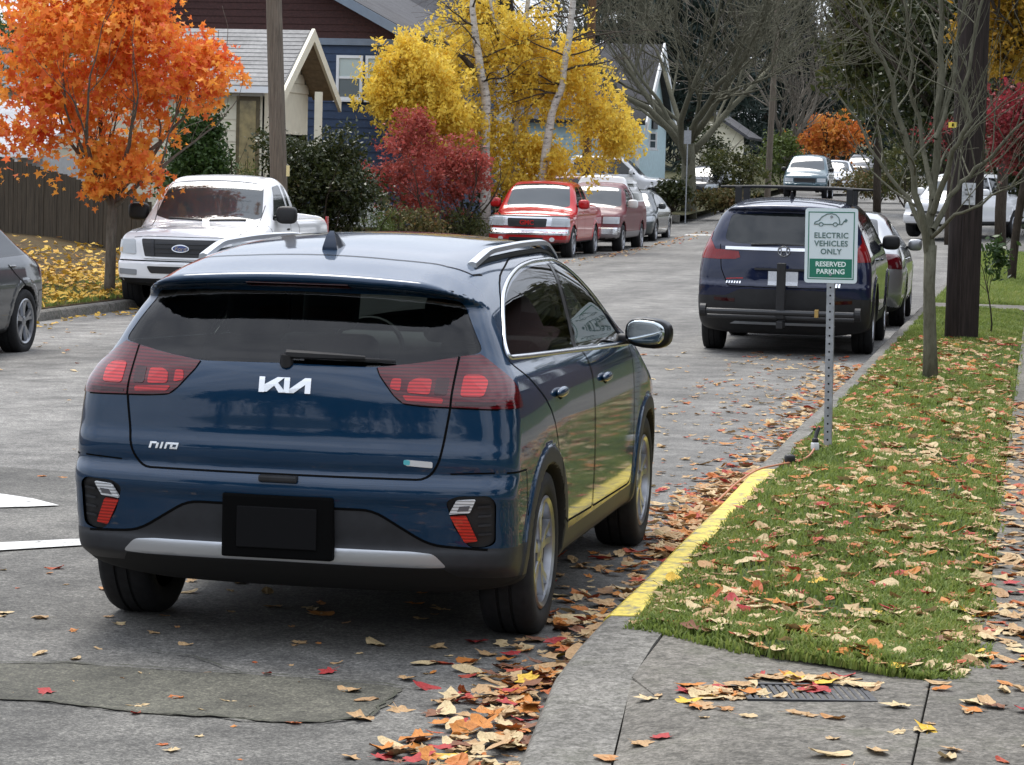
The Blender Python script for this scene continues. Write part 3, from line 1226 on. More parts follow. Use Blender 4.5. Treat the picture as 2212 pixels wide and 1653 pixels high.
# ------------------------------------------------------------------ the other vehicles
DGLASS = simple('dark_glass', (.008, .011, .012), .05, 0, 0, .5)
LGLASS = simple('screen_dark', (.03, .04, .045), .06, 0, 0, .9)
GRILLE = simple('grille_black', (.01, .01, .011), .45)
HEADL = lampmat('head_lamp', (.45, .48, .5), .12)
AMBER = lampmat('amber_lamp', (.5, .16, .02), .25)
PLATE = simple('plate_white', (.55, .57, .6), .5, var=.1, scale=60)


def build_car(name, label, spec, cell, mat, loc, rz, panels, wheels, wstyle=(5, .022, 0.), rim=ALLOY, group=None, seams=(), mirrors=None, mirmat=None,
              plate=None, lower=None, lowmat=None, handles=(), extras=None, front_only=False, cat='car'):
    """panels: (panel, object name, polygon, axis, sign, material, mode, offset[, limits])"""
    B = Body(spec, cell)
    root = empty(name, loc, rz, label, cat, group)
    for p in panels:
        B.cut(p[0], p[2], p[3], p[4], nmin=.06, lim=p[8] if len(p) > 8 else None)
    common_under(B, spec)
    if lower:
        zl = lower
        B.cut('lower', [(-3, 0), (7, 0), (7, zl), (-3, zl)], 'x', 1, nmin=-2)
        B.panel('lower', 'lower_trim', lowmat or DARK, root)
    B.panel('body', 'body', mat, root)
    wheel_wells(B, spec, root)
    B.panel('underbody', 'underbody', RUNDER, root)
    done = set()
    for p in panels:
        if p[0] in done:
            continue
        done.add(p[0])
        B.panel(p[0], p[1], p[5], root, p[6], p[7])
    for s_ in seams:
        B.ribbon('seam', s_[0], s_[1], s_[2], s_[3], s_[4] if len(s_) > 4 else GAP, root, closed=False, step=max(.03, cell))
    hw, yw, rr, wid, rimr = wheels
    for x in (-hw, hw):
        for y in yw:
            wheel(root, x, y, rr, wid, rimr, wstyle, rim)
    if mirrors:
        y_, z_, sc = mirrors
        pm, _ = B.surf('x', 1, y_, z_)
        for sx in (-1, 1):
            o = blob('door_mirror', mirmat or mat, root, ((pm[0]+.11*sc)*sx, y_, z_+.03), (.095*sc, .06*sc, .08*sc), 3, lambda co: squircle(co, .6))
            blob('mirror_arm', DARK, o, (-.09*sc*sx, .0, -.03), (.06*sc, .025, .022), 2)
    for (y_, z_) in handles:
        ph, _ = B.surf('x', 1, y_, z_)
        for sx in (-1, 1):
            blob('door_handle', mat if mat != MATS.get('white_paint') else DARK, root, ((ph[0]+.008)*sx, y_, z_), (.015, .09, .016), 2)
    if extras:
        extras(B, root)
    B.bm.free()
    return root


def mirx(p):
    return [(-x, z) for x, z in p]


# ---- dark blue SUV with roof bars and bike rack ahead of the sign
def spec_suv():
    return dict(hw=.94, y0=-1.0, y1=3.62, h=1.69, zb=.22, belt=1.12, roofz=1.62, axles=(0., 2.66), ra=.40, zw=.36, flare=.016,
                wz=spl((.1, .80), (.25, .87), (.4, .915), (.6, .925), (.85, .92), (1.02, .90), (1.14, .86), (1.3, .80), (1.48, .72), (1.6, .65), (1.75, .54)),
                gh=spl((-1, .04), (0, .01), (1.5, 0), (3, .05), (3.7, .1)), tp=spl((-1.1, .04), (-.6, .012), (0, 0), (2.7, 0), (3.2, .04), (3.7, .14)),
                yr=spl((.1, -.7), (.25, -.84), (.4, -.95), (.55, -.98), (.72, -.985), (.78, -.955), (.9, -.95), (1.05, -.935), (1.12, -.925), (1.18, -.89), (1.3, -.83), (1.48, -.73), (1.5, -.72), (1.53, -.80), (1.6, -.80), (1.8, -.75)),
                bowr=spl((.2, .14), (.8, .12), (1.2, .17), (1.7, .13)), yf=spl((.1, 3.35), (.3, 3.5), (.6, 3.58), (.9, 3.52), (1.05, 3.4), (1.8, 3.1)), bowf=spl((.2, .25), (1.8, .25)),
                zt=spl((-1.0, 1.54), (-.7, 1.585), (-.3, 1.63), (.4, 1.66), (1.2, 1.655), (1.7, 1.6), (2.1, 1.45), (2.55, 1.2), (2.7, 1.14), (3.1, 1.07), (3.45, .95), (3.7, .8)),
                crown=.045, ks=.14, kr=.13, kf=.2, krt=.05, spz=1.5)


def crv_extras(B, root):
    B.decal('chrome_bar', [[(-.62, 1.098), (.62, 1.098), (.62, 1.128), (-.62, 1.128)]], 'y', -1, .012, CHROME, root)
    mb = MB()
    pb, nb = B.surf('y', -1, 0, 1.095)
    b = pb+np.array((0, -.02, 0))
    ring = [(b[0]+.062*math.cos(t)*(1+.12*math.sin(t)), b[1], b[2]+.05*math.sin(t)) for t in np.linspace(0, 2*math.pi, 25)]
    mb.tube(ring, .008, 6, False)
    for pts in ([(-.03, -.036), (-.024, 0), (-.036, .04)], [(.03, -.036), (.024, 0), (.036, .04)], [(-.026, 0), (.026, 0)]):
        mb.tube([(b[0]+u_, b[1], b[2]+v_) for u_, v_ in pts], .008, 6)
    mb.build('maker_badge', CHROME, root, True)
    B.decal('number_plate', [[(-.155, .735), (.155, .735), (.155, .885), (-.155, .885)]], 'y', -1, .012, PLATE, root)
    B.decal('model_badge', [[(-.60+.028*k, .745), (-.585+.028*k, .745), (-.58+.028*k, .77), (-.595+.028*k, .77)] for k in range(6)], 'y', -1, .008, CHROME, root)
    B.decal('trim_badge', [[(.48+.03*k, .73), (.5+.03*k, .73), (.505+.03*k, .77), (.485+.03*k, .77)] for k in range(4)], 'y', -1, .008, CHROME, root)
    B.decal('tailgate_handle', [[(-.3, .895), (.3, .895), (.3, .915), (-.3, .915)]], 'y', -1, .02, DARK, root)
    mb = MB()
    mb.tube([(-.35, -.90, 1.155), (-.1, -.905, 1.165), (.32, -.885, 1.15)], .011, 6)
    mb.build('wiper', DARK, root)
    # roof cross bars with feet
    for y_ in (.15, 1.05):
        mb = MB()
        mb.tube([(-.80, y_, 1.752), (-.4, y_, 1.762), (.4, y_, 1.762), (.80, y_, 1.752)], [.014, .018, .018, .014], 8)
        for sx in (-.6, .6):
            mb.box((sx-.035, y_-.05, 1.58), (sx+.035, y_+.05, 1.755))
        mb.build('roof_bar', DARK, root, bev=.006)
    mb = MB()
    mb.tube([(0, -.1, 1.63), (0, -.13, 1.69), (0, -.15, 1.72)], [.03, .014, .006], 8)
    mb.build('aerial', DARK, root, True)
    # folded hitch rack
    mb = MB()
    mb.box((-.045, -1.22, .40), (.045, -1.13, .98))
    mb.box((-.035, -1.25, .30), (.035, -.85, .38))
    mb.build('rack_mast', DARK, root, bev=.01)
    mb = MB()
    mb.tube([(-.76, -1.22, .47), (.76, -1.22, .47)], .026, 8)
    mb.tube([(-.76, -1.14, .41), (.76, -1.14, .41)], .02, 8)
    mb.build('rack_tray', simple('rack_grey', (.03, .031, .033), .45), root)
    for sx in (-.8, .8):
        mb = MB()
        mb.lathe([(-.02, .05), (.02, .05), (.03, .07), (-.03, .07), (-.02, .05)], 16, 'x', (sx, -1.2, .47))
        mb.build('rack_wheel_hoop', DARK, root)
    mb = MB()
    mb.box((.36, -1.262, .43), (.40, -1.17, .51))
    mb.build('rack_strap', simple('strap_brass', (.4, .26, .08), .5, .3), root, bev=.004)
    B.decal('silver_trim', [[(-.55, .325), (.55, .325), (.50, .35), (-.50, .35)]], 'y', -1, .006, SATIN, root)
    for sx in (-1, 1):
        B.decal('reflector', [[(sx*.50, .555), (sx*.72, .565), (sx*.72, .60), (sx*.50, .59)]], 'y', -1, .006, REDD, root)
        B.decal('reflector_strip', [[(sx*.42, .80), (sx*.60, .79), (sx*.60, .80), (sx*.42, .81)]], 'y', -1, .004, REDB, root)


crv_panels = [
    ('rw', 'rear_window', rounded([(-.05, 1.16), (.52, 1.165), (.64, 1.20), (.585, 1.47), (-.05, 1.495)], .05), 'y', -1, DGLASS, 'both', -.002, (-1.1, -.4)),
    ('tl', 'tail_lamp', [(.46, 1.02), (.52, 1.0), (.68, .995), (.95, 1.0), (.97, 1.10), (.87, 1.14), (.775, 1.36), (.755, 1.36), (.79, 1.2), (.73, 1.10), (.48, 1.085)], 'y', -1, lampmat('tail_lamp_mid', (.20, .006, .008)), 'pair', .004, (-1.1, -.62)),
    ('sg', 'side_window', rounded([(-.55, 1.20), (.95, 1.15), (1.1, 1.54), (.3, 1.56), (-.35, 1.50)], .06), 'x', 1, DGLASS, 'pair', -.002, (.4, 1.)),
    ('sf', 'side_window', rounded([(1.02, 1.15), (2.15, 1.11), (1.6, 1.48), (1.2, 1.54)], .04), 'x', 1, DGLASS, 'pair', -.002, (.4, 1.)),
    ('wsn', 'windscreen', rounded([(-.05, 2.6), (.7, 2.5), (.55, 1.83), (-.05, 1.78)], .05), 'z', 1, DGLASS, 'both', 0, (1.0, 1.8)),
    ('clad', 'rear_cladding', [(-.05, .70), (.45, .69), (.6, .62), (1.2, .60), (1.2, .0), (-.05, .0)], 'y', -1, DARK, 'both', .002, (-1.2, -.3)),
]
navy = paint('navy_paint', (.003, .008, .034), .15, .4, .03)
CRV = build_car('navy_suv', 'dark navy SUV with roof bars and a folded bike rack parked ahead of the crossover', spec_suv(), .027, navy, (.15, 18.6, 0), R(.6), crv_panels,
                (.80, (0, 2.66), .36, .225, .24), (5, .02, .16), ALLOY, None,
                [(rounded([(0, .715), (.58, .72), (.66, .9), (.68, 1.15)], .04, closed=False), 'y', -1, .009),
                 (rounded([(.42, .45), (1.05, .42), (1.06, 1.12)], .05, closed=False), 'x', 1, .01), (rounded([(1.06, .42), (2.2, .42), (2.22, 1.1)], .05, closed=False), 'x', 1, .01)],
                (2.0, 1.13, 1.05), DARK, None, .42, DARK, ((.45, 1.0), (1.45, .98)), crv_extras)


def spec_sedan(h=1.45, L0=-1.05, wb=2.7, hw=.9):
    f = wb+.9
    return dict(hw=hw, y0=L0, y1=f+.02, h=h, zb=.19, belt=.95, roofz=h-.07, axles=(0., wb), ra=.36, zw=.32, flare=.006,
                wz=spl((.1, hw-.14), (.25, hw-.06), (.45, hw-.012), (.65, hw-.005), (.85, hw-.03), (.96, hw-.07), (1.1, hw-.15), (1.3, hw-.26), (h, hw-.36), (1.7, hw-.5)),
                gh=spl((-1.2, .02), (0, .01), (3.7, .05)), tp=spl((L0-.1, .09), (L0+.4, .03), (0, 0), (wb, 0), (wb+.5, .05), (f+.1, .16)),
                yr=spl((.1, L0+.3), (.25, L0+.12), (.45, L0), (.7, L0+.01), (.9, L0+.05), (1.0, L0+.09), (1.6, L0+.3)), bowr=spl((.2, .18), (1.6, .18)),
                yf=spl((.1, f-.25), (.3, f-.05), (.55, f), (.75, f-.06), (.9, f-.2), (1.6, f-.6)), bowf=spl((.2, .25), (1.6, .25)),
                zt=spl((L0-.1, .98), (L0+.1, 1.0), (L0+.35, 1.03), (L0+.75, 1.2), (.25, h-.07), (.8, h-.01), (1.2, h), (1.6, h-.05), (2.1, h-.28), (2.55, 1.0), (3.0, .92), (f-.1, .78), (f+.1, .6)),
                crown=.04, ks=.14, kr=.16, kf=.18)


def sedan_panels(h=1.45, L0=-1.05):
    return [
        ('sg', 'side_window', rounded([(-.42, .99), (.9, .96), (1.0, h-.12), (.55, h-.12), (.15, h-.16)], .06), 'x', 1, DGLASS, 'pair', -.002, (.4, 1.)),
        ('sf', 'side_window', rounded([(.97, .96), (2.15, .94), (1.6, h-.2), (1.3, h-.12), (1.07, h-.12)], .05), 'x', 1, DGLASS, 'pair', -.002, (.4, 1.)),
        ('rw', 'rear_window', rounded([(-.05, L0+.42), (.55, L0+.46), (.48, .18), (-.05, .22)], .05), 'z', 1, DGLASS, 'both', -.001, (1.0, 1.8)),
        ('wsn', 'windscreen', rounded([(-.05, 2.5), (.66, 2.4), (.52, 1.68), (-.05, 1.62)], .05), 'z', 1, LGLASS, 'both', 0, (.9, 1.8)),
        ('tl', 'tail_lamp', [(.42, .78), (1.1, .74), (1.1, .93), (.5, .95)], 'y', -1, RED, 'pair', .004, (L0-.1, L0+.42)),
        ('hl', 'head_lamp', [(.42, .58), (1.1, .62), (1.1, .78), (.5, .72)], 'y', 1, HEADL, 'pair', .003, (3.0, 4.)),
        ('gr', 'grille', [(-.05, .30), (.40, .32), (.38, .62), (-.05, .64)], 'y', 1, GRILLE, 'both', .001, (3.0, 4.)),
    ]


silver = paint('silver_paint', (.30, .31, .32), .7, .3, .1)
build_car('silver_sedan', 'silver sedan parked ahead of the navy SUV at the kerb', spec_sedan(1.47), .034, silver, (.22, 24.6, 0), R(1.), sedan_panels(1.47),
          (.78, (0, 2.7), .32, .2, .22), (5, .03, 0), ALLOY, None, [([(1.0, .3), (1.02, .95)], 'x', 1, .01), ([(.02, .8), (-.0, .95)], 'x', 1, .01)], (1.98, .98, 1.0), None, None, .27, DARK, ((.3, .86), (1.3, .85)))
charcoal = paint('charcoal_paint', (.055, .06, .066), .5, .33, .15)
build_car('charcoal_hatchback', 'charcoal grey car with silver alloy wheels cut off beside the leafy verge', spec_sedan(1.5, -.86), .03, charcoal, (-8.02, 14.95, -.09), R(180), sedan_panels(1.5, -.86),
          (.79, (0, 2.7), .325, .21, .225), (5, .022, .17), ALLOY, None, [([(-.1, .62), (.25, .8), (.4, .9)], 'x', 1, .012), ([(-.62, .62), (-.4, .62), (-.36, .45)], 'x', 1, .009)], (1.98, 1.0, 1.0), None, None, .26, DARK, ((.3, .88),))


# ---- pickups
def spec_truck(h=1.87, wb=3.3, ro=1.05, fo=.93, cabb=1.35, hw=.99, hood=1.16, bedz=1.32, nose=1.05, topper=None):
    f = wb+fo
    if topper:
        tail = [(-ro-.1, topper), (cabb-.06, topper+.02), (cabb, topper+.01)]
        tail = [(-ro-.1, topper), (0, topper+.02), (cabb-.1, topper+.02), (cabb+.1, h-.01)]
    else:
        tail = [(-ro-.1, bedz-.01), (0, bedz), (cabb-.10, bedz+.005), (cabb-.02, h-.18), (cabb+.06, h-.04)]
    cw = wb-.42
    return dict(hw=hw, y0=-ro, y1=f+.02, h=max(h, topper or 0)+.03, zb=.36, belt=1.22, roofz=h-.05, axles=(0., wb), ra=.44, zw=.40, flare=.015,
                wz=spl((.2, hw-.12), (.4, hw-.05), (.6, hw-.015), (.85, hw-.012), (1.05, hw-.02), (1.2, hw-.045), (1.33, hw-.09), (1.55, hw-.16), (h-.15, hw-.23), (h, hw-.29), (2.3, hw-.4)),
                gh=spl((-2, 0), (5, 0)), tp=spl((-ro-.1, .02), (0, 0), (wb, 0), (wb+.4, .02), (f, .06)),
                yr=spl((.2, -ro+.2), (.45, -ro), (bedz, -ro), (2.4, -ro+.08)), bowr=spl((.2, .02), (2.4, .02)),
                yf=spl((.2, f-.2), (.36, f-.06), (.48, f+.01), (.66, f+.01), (.70, f-.06), (nose-.1, f-.10), (nose, f-.16), (1.2, f-.5), (2.4, f-1.)), bowf=spl((.2, .10), (.65, .12), (.75, .16), (1.2, .2), (2.4, .2)),
                zt=spl(*(tail+[(cabb+.3, h), (cw-.95, h-.02), (cw-.68, h-.1), (cw, hood+.02), (cw+.1, hood-.01), (cw+.55, hood-.04), (f-.25, nose+.015), (f-.08, nose-.05), (f+.1, nose-.3)])),
                crown=.03, ks=.12, kr=.06, kf=.12, bed=None if topper else (hw-.13, -ro+.08, cabb-.16, .86), xin=.6)


def truck_panels(sp, h, wb, cabb, hood, nose, f, chrome_grille, doors=1):
    cw = wb-.42
    zs = hood+.05
    P = [('wsn', 'windscreen', rounded([(-.05, cw-.03), (.55, cw-.07), (.76, cw-.17), (.66, cw-.68), (.5, cw-.72), (-.05, cw-.735)], .05), 'z', 1, LGLASS, 'both', .001, (hood-.1, h)),
         ('sf', 'side_window', rounded([(cw-.22, zs), (cw-.80, h-.16), (cw-1.22, h-.13), (cw-1.22, zs)], .05), 'x', 1, DGLASS, 'pair', -.002, (.4, 1.1))]
    if cabb < cw-1.6:
        P.append(('sr', 'side_window', rounded([(cw-1.32, zs), (cw-1.32, h-.13), (cabb+.15, h-.15), (cabb+.12, zs)], .05), 'x', 1, DGLASS, 'pair', -.002, (.4, 1.1)))
    return P


white = paint('white_paint', (.72, .73, .74), 0., .35, .12)


def f150_front(B, root):
    g = dict(axis='y', sgn=1)
    # grille: black surround, bars, oval badge
    B.decal('grille_surround', [rounded([(-.53, .72), (.53, .72), (.60, .98), (.57, 1.0), (-.57, 1.0), (-.60, .98)], .03)], 'y', 1, .02, white, root)
    B.decal('grille', [rounded([(-.50, .745), (.50, .745), (.565, .975), (-.565, .975)], .02)], 'y', 1, .024, GRILLE, root)
    for z in (.80, .86, .915):
        B.decal('grille_bar', [[(-.36, z), (.36, z), (.36, z+.022), (-.36, z+.022)]], 'y', 1, .036, GREYP, root)
    for sx in (-1, 1):
        B.decal('grille_bar', [[(sx*.36, .75), (sx*.40, .75), (sx*.42, .97), (sx*.38, .97)]], 'y', 1, .036, GREYP, root)
    ov = [(.118*math.cos(t), .862+.05*math.sin(t)) for t in np.linspace(0, 2*math.pi, 28, endpoint=False)]
    b = B.decal('oval_badge', [ov], 'y', 1, .05, CHROME, root)
    ov = [(.104*math.cos(t), .862+.039*math.sin(t)) for t in np.linspace(0, 2*math.pi, 28, endpoint=False)]
    B.decal('badge_field', [ov], 'y', 1, .053, simple('badge_blue', (.01, .035, .16), .25, 0, .5), b)
    me = text_mesh('Ford', .085, .001, shear=.3)
    o = link('lettering', me, b, CHROME)
    p, n_ = B.surf('y', 1, 0, .862)
    o.location = (p[0], p[1]+.056, p[2])
    o.rotation_euler = (R(90), 0, R(180))
    # headlamps, bumper
    for sx in (-1, 1):
        hl = B.decal('head_lamp', [rounded([(sx*.645, .775), (sx*.93, .79), (sx*.93, .965), (sx*.67, .975)], .03)], 'y', 1, .012, HEADL, root)
        B.decal('indicator', [[(sx*.86, .80), (sx*.92, .80), (sx*.92, .86), (sx*.86, .86)]], 'y', 1, .016, simple('pale_amber', (.6, .42, .2), .3), hl)
        B.decal('fog_lamp', [rounded([(sx*.60, .50), (sx*.86, .51), (sx*.86, .585), (sx*.60, .575)], .015)], 'y', 1, .008, simple('fog_grey', (.2, .21, .22), .3), root)
    B.decal('air_intake', [rounded([(-.40, .53), (.40, .53), (.46, .625), (-.46, .625)], .03)], 'y', 1, .006, GRILLE, root)
    B.decal('air_dam', [rounded([(-.86, .36), (.86, .36), (.88, .46), (-.88, .46)], .02)], 'y', 1, .006, DARK, root)
    B.decal('bumper_line', [[(-.92, .685), (.92, .685), (.92, .70), (-.92, .70)]], 'y', 1, .004, GAP, root)
    B.ribbon('seam', [(0, 1.02), (.5, 1.02), (.7, 1.0)], 'y', 1, .012, GAP, root)
    for sx in (-1, 1):
        B.decal('wiper', [[(sx*.05, 2.80), (sx*.55, 2.72), (sx*.55, 2.70), (sx*.05, 2.77)]], 'z', 1, .02, DARK, root)
    B.ribbon('seam', [(.76, 2.45), (.74, 2.75), (.74, 3.3), (.72, 3.75)], 'z', 1, .01, GAP, root)
    for sx in (-1, 1):
        pm, _ = B.surf('x', 1, -.9, 1.18)
        mb = MB()
        mb.box((sx*(pm[0])-.012, -1.06, 1.0), (sx*(pm[0])+.012, -.92, 1.27))
        mb.build('tail_lamp', REDB, root, bev=.005)


fs = dict(h=1.87, wb=3.22, ro=1.0, fo=.93, cabb=1.18, hw=.97, hood=1.2, bedz=1.33, nose=1.06)
build_car('white_pickup', 'white pickup truck facing out beside the orange maple', spec_truck(**fs), .03, white, (-8.72, 28.15, -.15), R(183), truck_panels(None, 1.87, 3.22, 1.18, 1.2, 1.06, 4.15, 0),
          (.83, (0, 3.22), .40, .26, .24), (5, .035, 0), ALLOY, None, [([(1.62, .62), (1.60, 1.25)], 'x', 1, .012), ([(2.78, .55), (2.74, 1.2)], 'x', 1, .012), ([(1.08, .5), (1.08, 1.33)], 'x', 1, .02)],
          (2.42, 1.30, 1.55), DARK, None, None, None, ((1.78, 1.12),), f150_front, cat='pickup truck')

red = paint('red_paint', (.42, .011, .013), .1, .4, .03)


def gmc_front(B, root):
    B.decal('grille_surround', [rounded([(-.93, .80), (.93, .80), (.90, 1.0), (-.90, 1.0)], .03)], 'y', 1, .018, simple('chrome_front', (.6, .61, .63), .22, .9), root)
    gr = B.decal('grille', [rounded([(-.44, .78), (.44, .78), (.46, .965), (-.46, .965)], .03)], 'y', 1, .024, GREYP, root)
    B.decal('hood_shadow_line', [[(-.93, 1.005), (.93, 1.005), (.90, 1.035), (-.90, 1.035)]], 'y', 1, .01, DARK, root)
    o = link('lettering', text_mesh('GMC', .15, .004, bold=.004), gr, simple('badge_red', (.5, .02, .02), .3, 0, .5))
    p, n_ = B.surf('y', 1, 0, .875)
    o.location = (p[0], p[1]+.03, p[2])
    o.rotation_euler = (R(90), 0, R(180))
    for sx in (-1, 1):
        B.decal('head_lamp', [rounded([(sx*.55, .79), (sx*.94, .79), (sx*.93, .98), (sx*.57, .99)], .02)], 'y', 1, .024, HEADL, root)
        B.decal('fog_lamp', [[(sx*.60+.06*math.cos(t), .50+.05*math.sin(t)) for t in np.linspace(0, 6.283, 14, endpoint=False)]], 'y', 1, .01, WHITEL, root)
    B.decal('bumper_chrome', [[(-.97, .60), (.97, .60), (.97, .73), (-.97, .73)]], 'y', 1, .012, MATS['chrome_front'], root)
    B.decal('air_intake', [[(-.4, .44), (.4, .44), (.4, .54), (-.4, .54)]], 'y', 1, .006, GRILLE, root)


ts = dict(h=1.86, wb=3.3, ro=1.05, fo=.95, cabb=.95, hw=.98, hood=1.18, bedz=1.32, nose=1.07)
build_car('red_pickup', 'bright red pickup truck with chrome front bumper', spec_truck(**ts), .04, red, (-8.88, 54.75, -.14), R(180.5), truck_panels(None, 1.86, 3.3, .95, 1.18, 1.07, 4.25, 1),
          (.84, (0, 3.3), .40, .26, .25), (6, .03, 0), ALLOY, None, [([(1.72, .62), (1.70, 1.25)], 'x', 1, .014), ([(2.8, .55), (2.8, 1.2)], 'x', 1, .014)], (2.5, 1.28, 1.4), red, None, .5, simple('dusty_rose', (.20, .04, .04), .5), ((1.9, 1.1),), gmc_front, cat='pickup truck')
maroon = simple('maroon_paint', (.10, .005, .010), .45, 0, .25, .3, var=.12, scale=3)


def canopy_front(B, root):
    B.decal('bumper_chrome', [[(-.9, .52), (.9, .52), (.9, .68), (-.9, .68)]], 'y', 1, .012, MATS['chrome_front'], root)
    B.decal('grille', [[(-.4, .76), (.4, .76), (.4, .96), (-.4, .96)]], 'y', 1, .012, GRILLE, root)
    for sx in (-1, 1):
        B.decal('head_lamp', [rounded([(sx*.5, .78), (sx*.88, .78), (sx*.88, .95), (sx*.5, .95)], .02)], 'y', 1, .014, HEADL, root)


ms = dict(h=1.80, wb=3.2, ro=1.0, fo=.9, cabb=1.1, hw=.93, hood=1.15, bedz=1.3, nose=1.03, topper=1.97)
mp_ = truck_panels(None, 1.80, 3.2, 1.1, 1.15, 1.03, 4.1, 1)
mp_ = [('can', 'canopy', [(-1.3, 1.33), (1.15, 1.33), (1.15, 2.3), (-1.3, 2.3)], 'x', 1, white, 'both', 0),
       ('can', 'canopy', [(-1.3, -1.3), (1.15, -1.3), (1.15, 1.15), (-1.3, 1.15)], 'z', 1, white, 'both', 0, (1.4, 2.4))]+mp_
build_car('maroon_pickup', 'maroon pickup truck with a tall white canopy behind its cab', spec_truck(**ms), .045, maroon, (-8.5, 60.3, -.12), R(180), mp_,
          (.80, (0, 3.2), .38, .25, .24), (6, .03, 0), ALLOY, None, [([(-.8, 1.45), (.9, 1.45), (.9, 1.75), (-.8, 1.75), (-.8, 1.45)], 'x', 1, .2, DGLASS)], (2.4, 1.25, 1.4), white, None, .58, simple('grey_rocker', (.16, .15, .15), .5), (), canopy_front, cat='pickup truck')
slate = paint('slate_paint', (.05, .06, .062), .4, .35, .1)
build_car('slate_sedan', 'dark grey sedan parked last in line behind the maroon pickup', spec_sedan(1.5), .05, slate, (-8.72, 67.6, .02), R(180), sedan_panels(1.5), (.78, (0, 2.7), .33, .2, .22), (5, .03, 0), ALLOY, None, (), (1.98, 1.0, 1.1), None, None, .27, DARK)


def simple_front(gr=(.35, .72, 1.0), lamp=(.5, .85, .78, .95), bump=None):
    def f(B, root):
        w_, a, b = gr
        B.decal('grille', [[(-w_, a), (w_, a), (w_, b), (-w_, b)]], 'y', 1, .012, GRILLE, root)
        for sx in (-1, 1):
            B.decal('head_lamp', [[(sx*lamp[0], lamp[2]), (sx*lamp[1], lamp[2]), (sx*lamp[1], lamp[3]), (sx*lamp[0], lamp[3])]], 'y', 1, .014, HEADL, root)
        if bump:
            B.decal('bumper_bar', [[(-.85, bump[0]), (.85, bump[0]), (.85, bump[1]), (-.85, bump[1])]], 'y', 1, .012, bump[2], root)
    return f


black = paint('black_paint', (.008, .008, .009), .0, .4, .03)
bluev = paint('slate_blue_paint', (.045, .085, .105), .2, .4, .06)
grey2 = paint('mid_grey_paint', (.22, .23, .24), .5, .35, .1)
# white crew-cab pickup standing across the side street
cs = dict(h=1.92, wb=3.5, ro=1.1, fo=.95, cabb=.5, hw=.96, hood=1.22, bedz=1.34, nose=1.08)
q = at(1478, 400, 83.5)
build_car('white_crew_pickup', 'white crew cab pickup seen side on across the side street', spec_truck(**cs), .05, white, (q[0]-4.45, 83.5, float(.012*((83.5-60)+math.sqrt(23.5**2+64)))+.1), R(-90), truck_panels(None, 1.92, 3.5, .5, 1.22, 1.08, 4.45, 0),
          (.84, (0, 3.5), .41, .26, .25), (6, .03, 0), simple('dark_wheel', (.05, .05, .05), .5), None, (), (2.7, 1.32, 1.2), white, None, .5, DARK, (), simple_front(), cat='pickup truck')
rz_ = lambda y: float(.012*((y-60)+math.sqrt((y-60)**2+64)))
q = at(1412, 410, 77)
build_car('maroon_sedan', 'maroon sedan half hidden behind the parked pickups', spec_sedan(1.5), .06, maroon, (q[0]-3.6, 77, rz_(77)-.05), R(-90), sedan_panels(1.5), (.78, (0, 2.7), .33, .2, .22), (5, .03, 0), ALLOY, None, (), None, None, None, .27, DARK)
q = at(1512, 400, 95)
build_car('black_sedan', 'black car parked past the white crew cab pickup', spec_sedan(1.5), .06, black, (q[0]+.3, 98, rz_(98)), R(172), sedan_panels(1.5), (.78, (0, 2.7), .33, .2, .22), (5, .03, 0), ALLOY, None, (), None, None, None, .27, DARK)


def spec_van():
    c = spec_truck(h=1.92, wb=2.9, ro=.9, fo=.75, cabb=-.9, hw=.95, hood=1.18, bedz=1.9, nose=1.05)
    c['bed'] = None
    c['zt'] = spl((-1.1, 1.86), (-.8, 1.9), (1.2, 1.92), (1.75, 1.88), (2.1, 1.72), (2.75, 1.22), (2.9, 1.16), (3.4, 1.06), (3.6, 1.0), (3.75, .8))
    return c


q = at(1737, 405, 103)
build_car('blue_van', 'slate blue van facing out on the far road', spec_van(), .06, bluev, (q[0], 106.8, rz_(106)), R(180),
          [('wsn', 'windscreen', rounded([(-.05, 2.72), (.5, 2.68), (.74, 2.6), (.64, 1.98), (-.05, 1.92)], .05), 'z', 1, LGLASS, 'both', .001, (1.1, 1.95)),
           ('sf', 'side_window', rounded([(2.4, 1.24), (1.85, 1.72), (1.3, 1.75), (1.3, 1.24)], .05), 'x', 1, DGLASS, 'pair', -.002, (.4, 1.1)), ('sr', 'side_window', rounded([(1.2, 1.24), (1.2, 1.75), (-.7, 1.75), (-.7, 1.24)], .05), 'x', 1, DGLASS, 'pair', -.002, (.4, 1.1))],
          (.8, (0, 2.9), .36, .23, .22), (5, .03, 0), ALLOY, None, (), (2.3, 1.25, 1.1), black, None, .45, GREYP, (), simple_front((.45, .72, .9), (.5, .85, .74, .9), (.45, .58, GREYP)), cat='van')
q = at(1800, 395, 114)
build_car('white_sedan', 'white car parked behind the slate blue van', spec_sedan(1.55), .06, white, (q[0], 117.5, rz_(117)), R(180), sedan_panels(1.55), (.78, (0, 2.7), .33, .2, .22), (5, .03, 0), ALLOY, None, (), (1.98, 1.0, 1.0), None, None, .27, DARK)
q = at(1859, 395, 130)
sp_ = spec_suv()
build_car('black_suv', 'black SUV furthest along the far road', sp_, .06, black, (q[0], 133.5, rz_(133)), R(180), [p for p in crv_panels if p[0] in ('wsn', 'sf', 'sg', 'rw')], (.8, (0, 2.66), .36, .22, .24), (5, .03, 0), ALLOY, None, (), (2., 1.13, 1.0), None, None, .42, DARK, (), simple_front((.5, .75, .92), (.5, .85, .78, .9)))
q = at(2020, 540, 68)
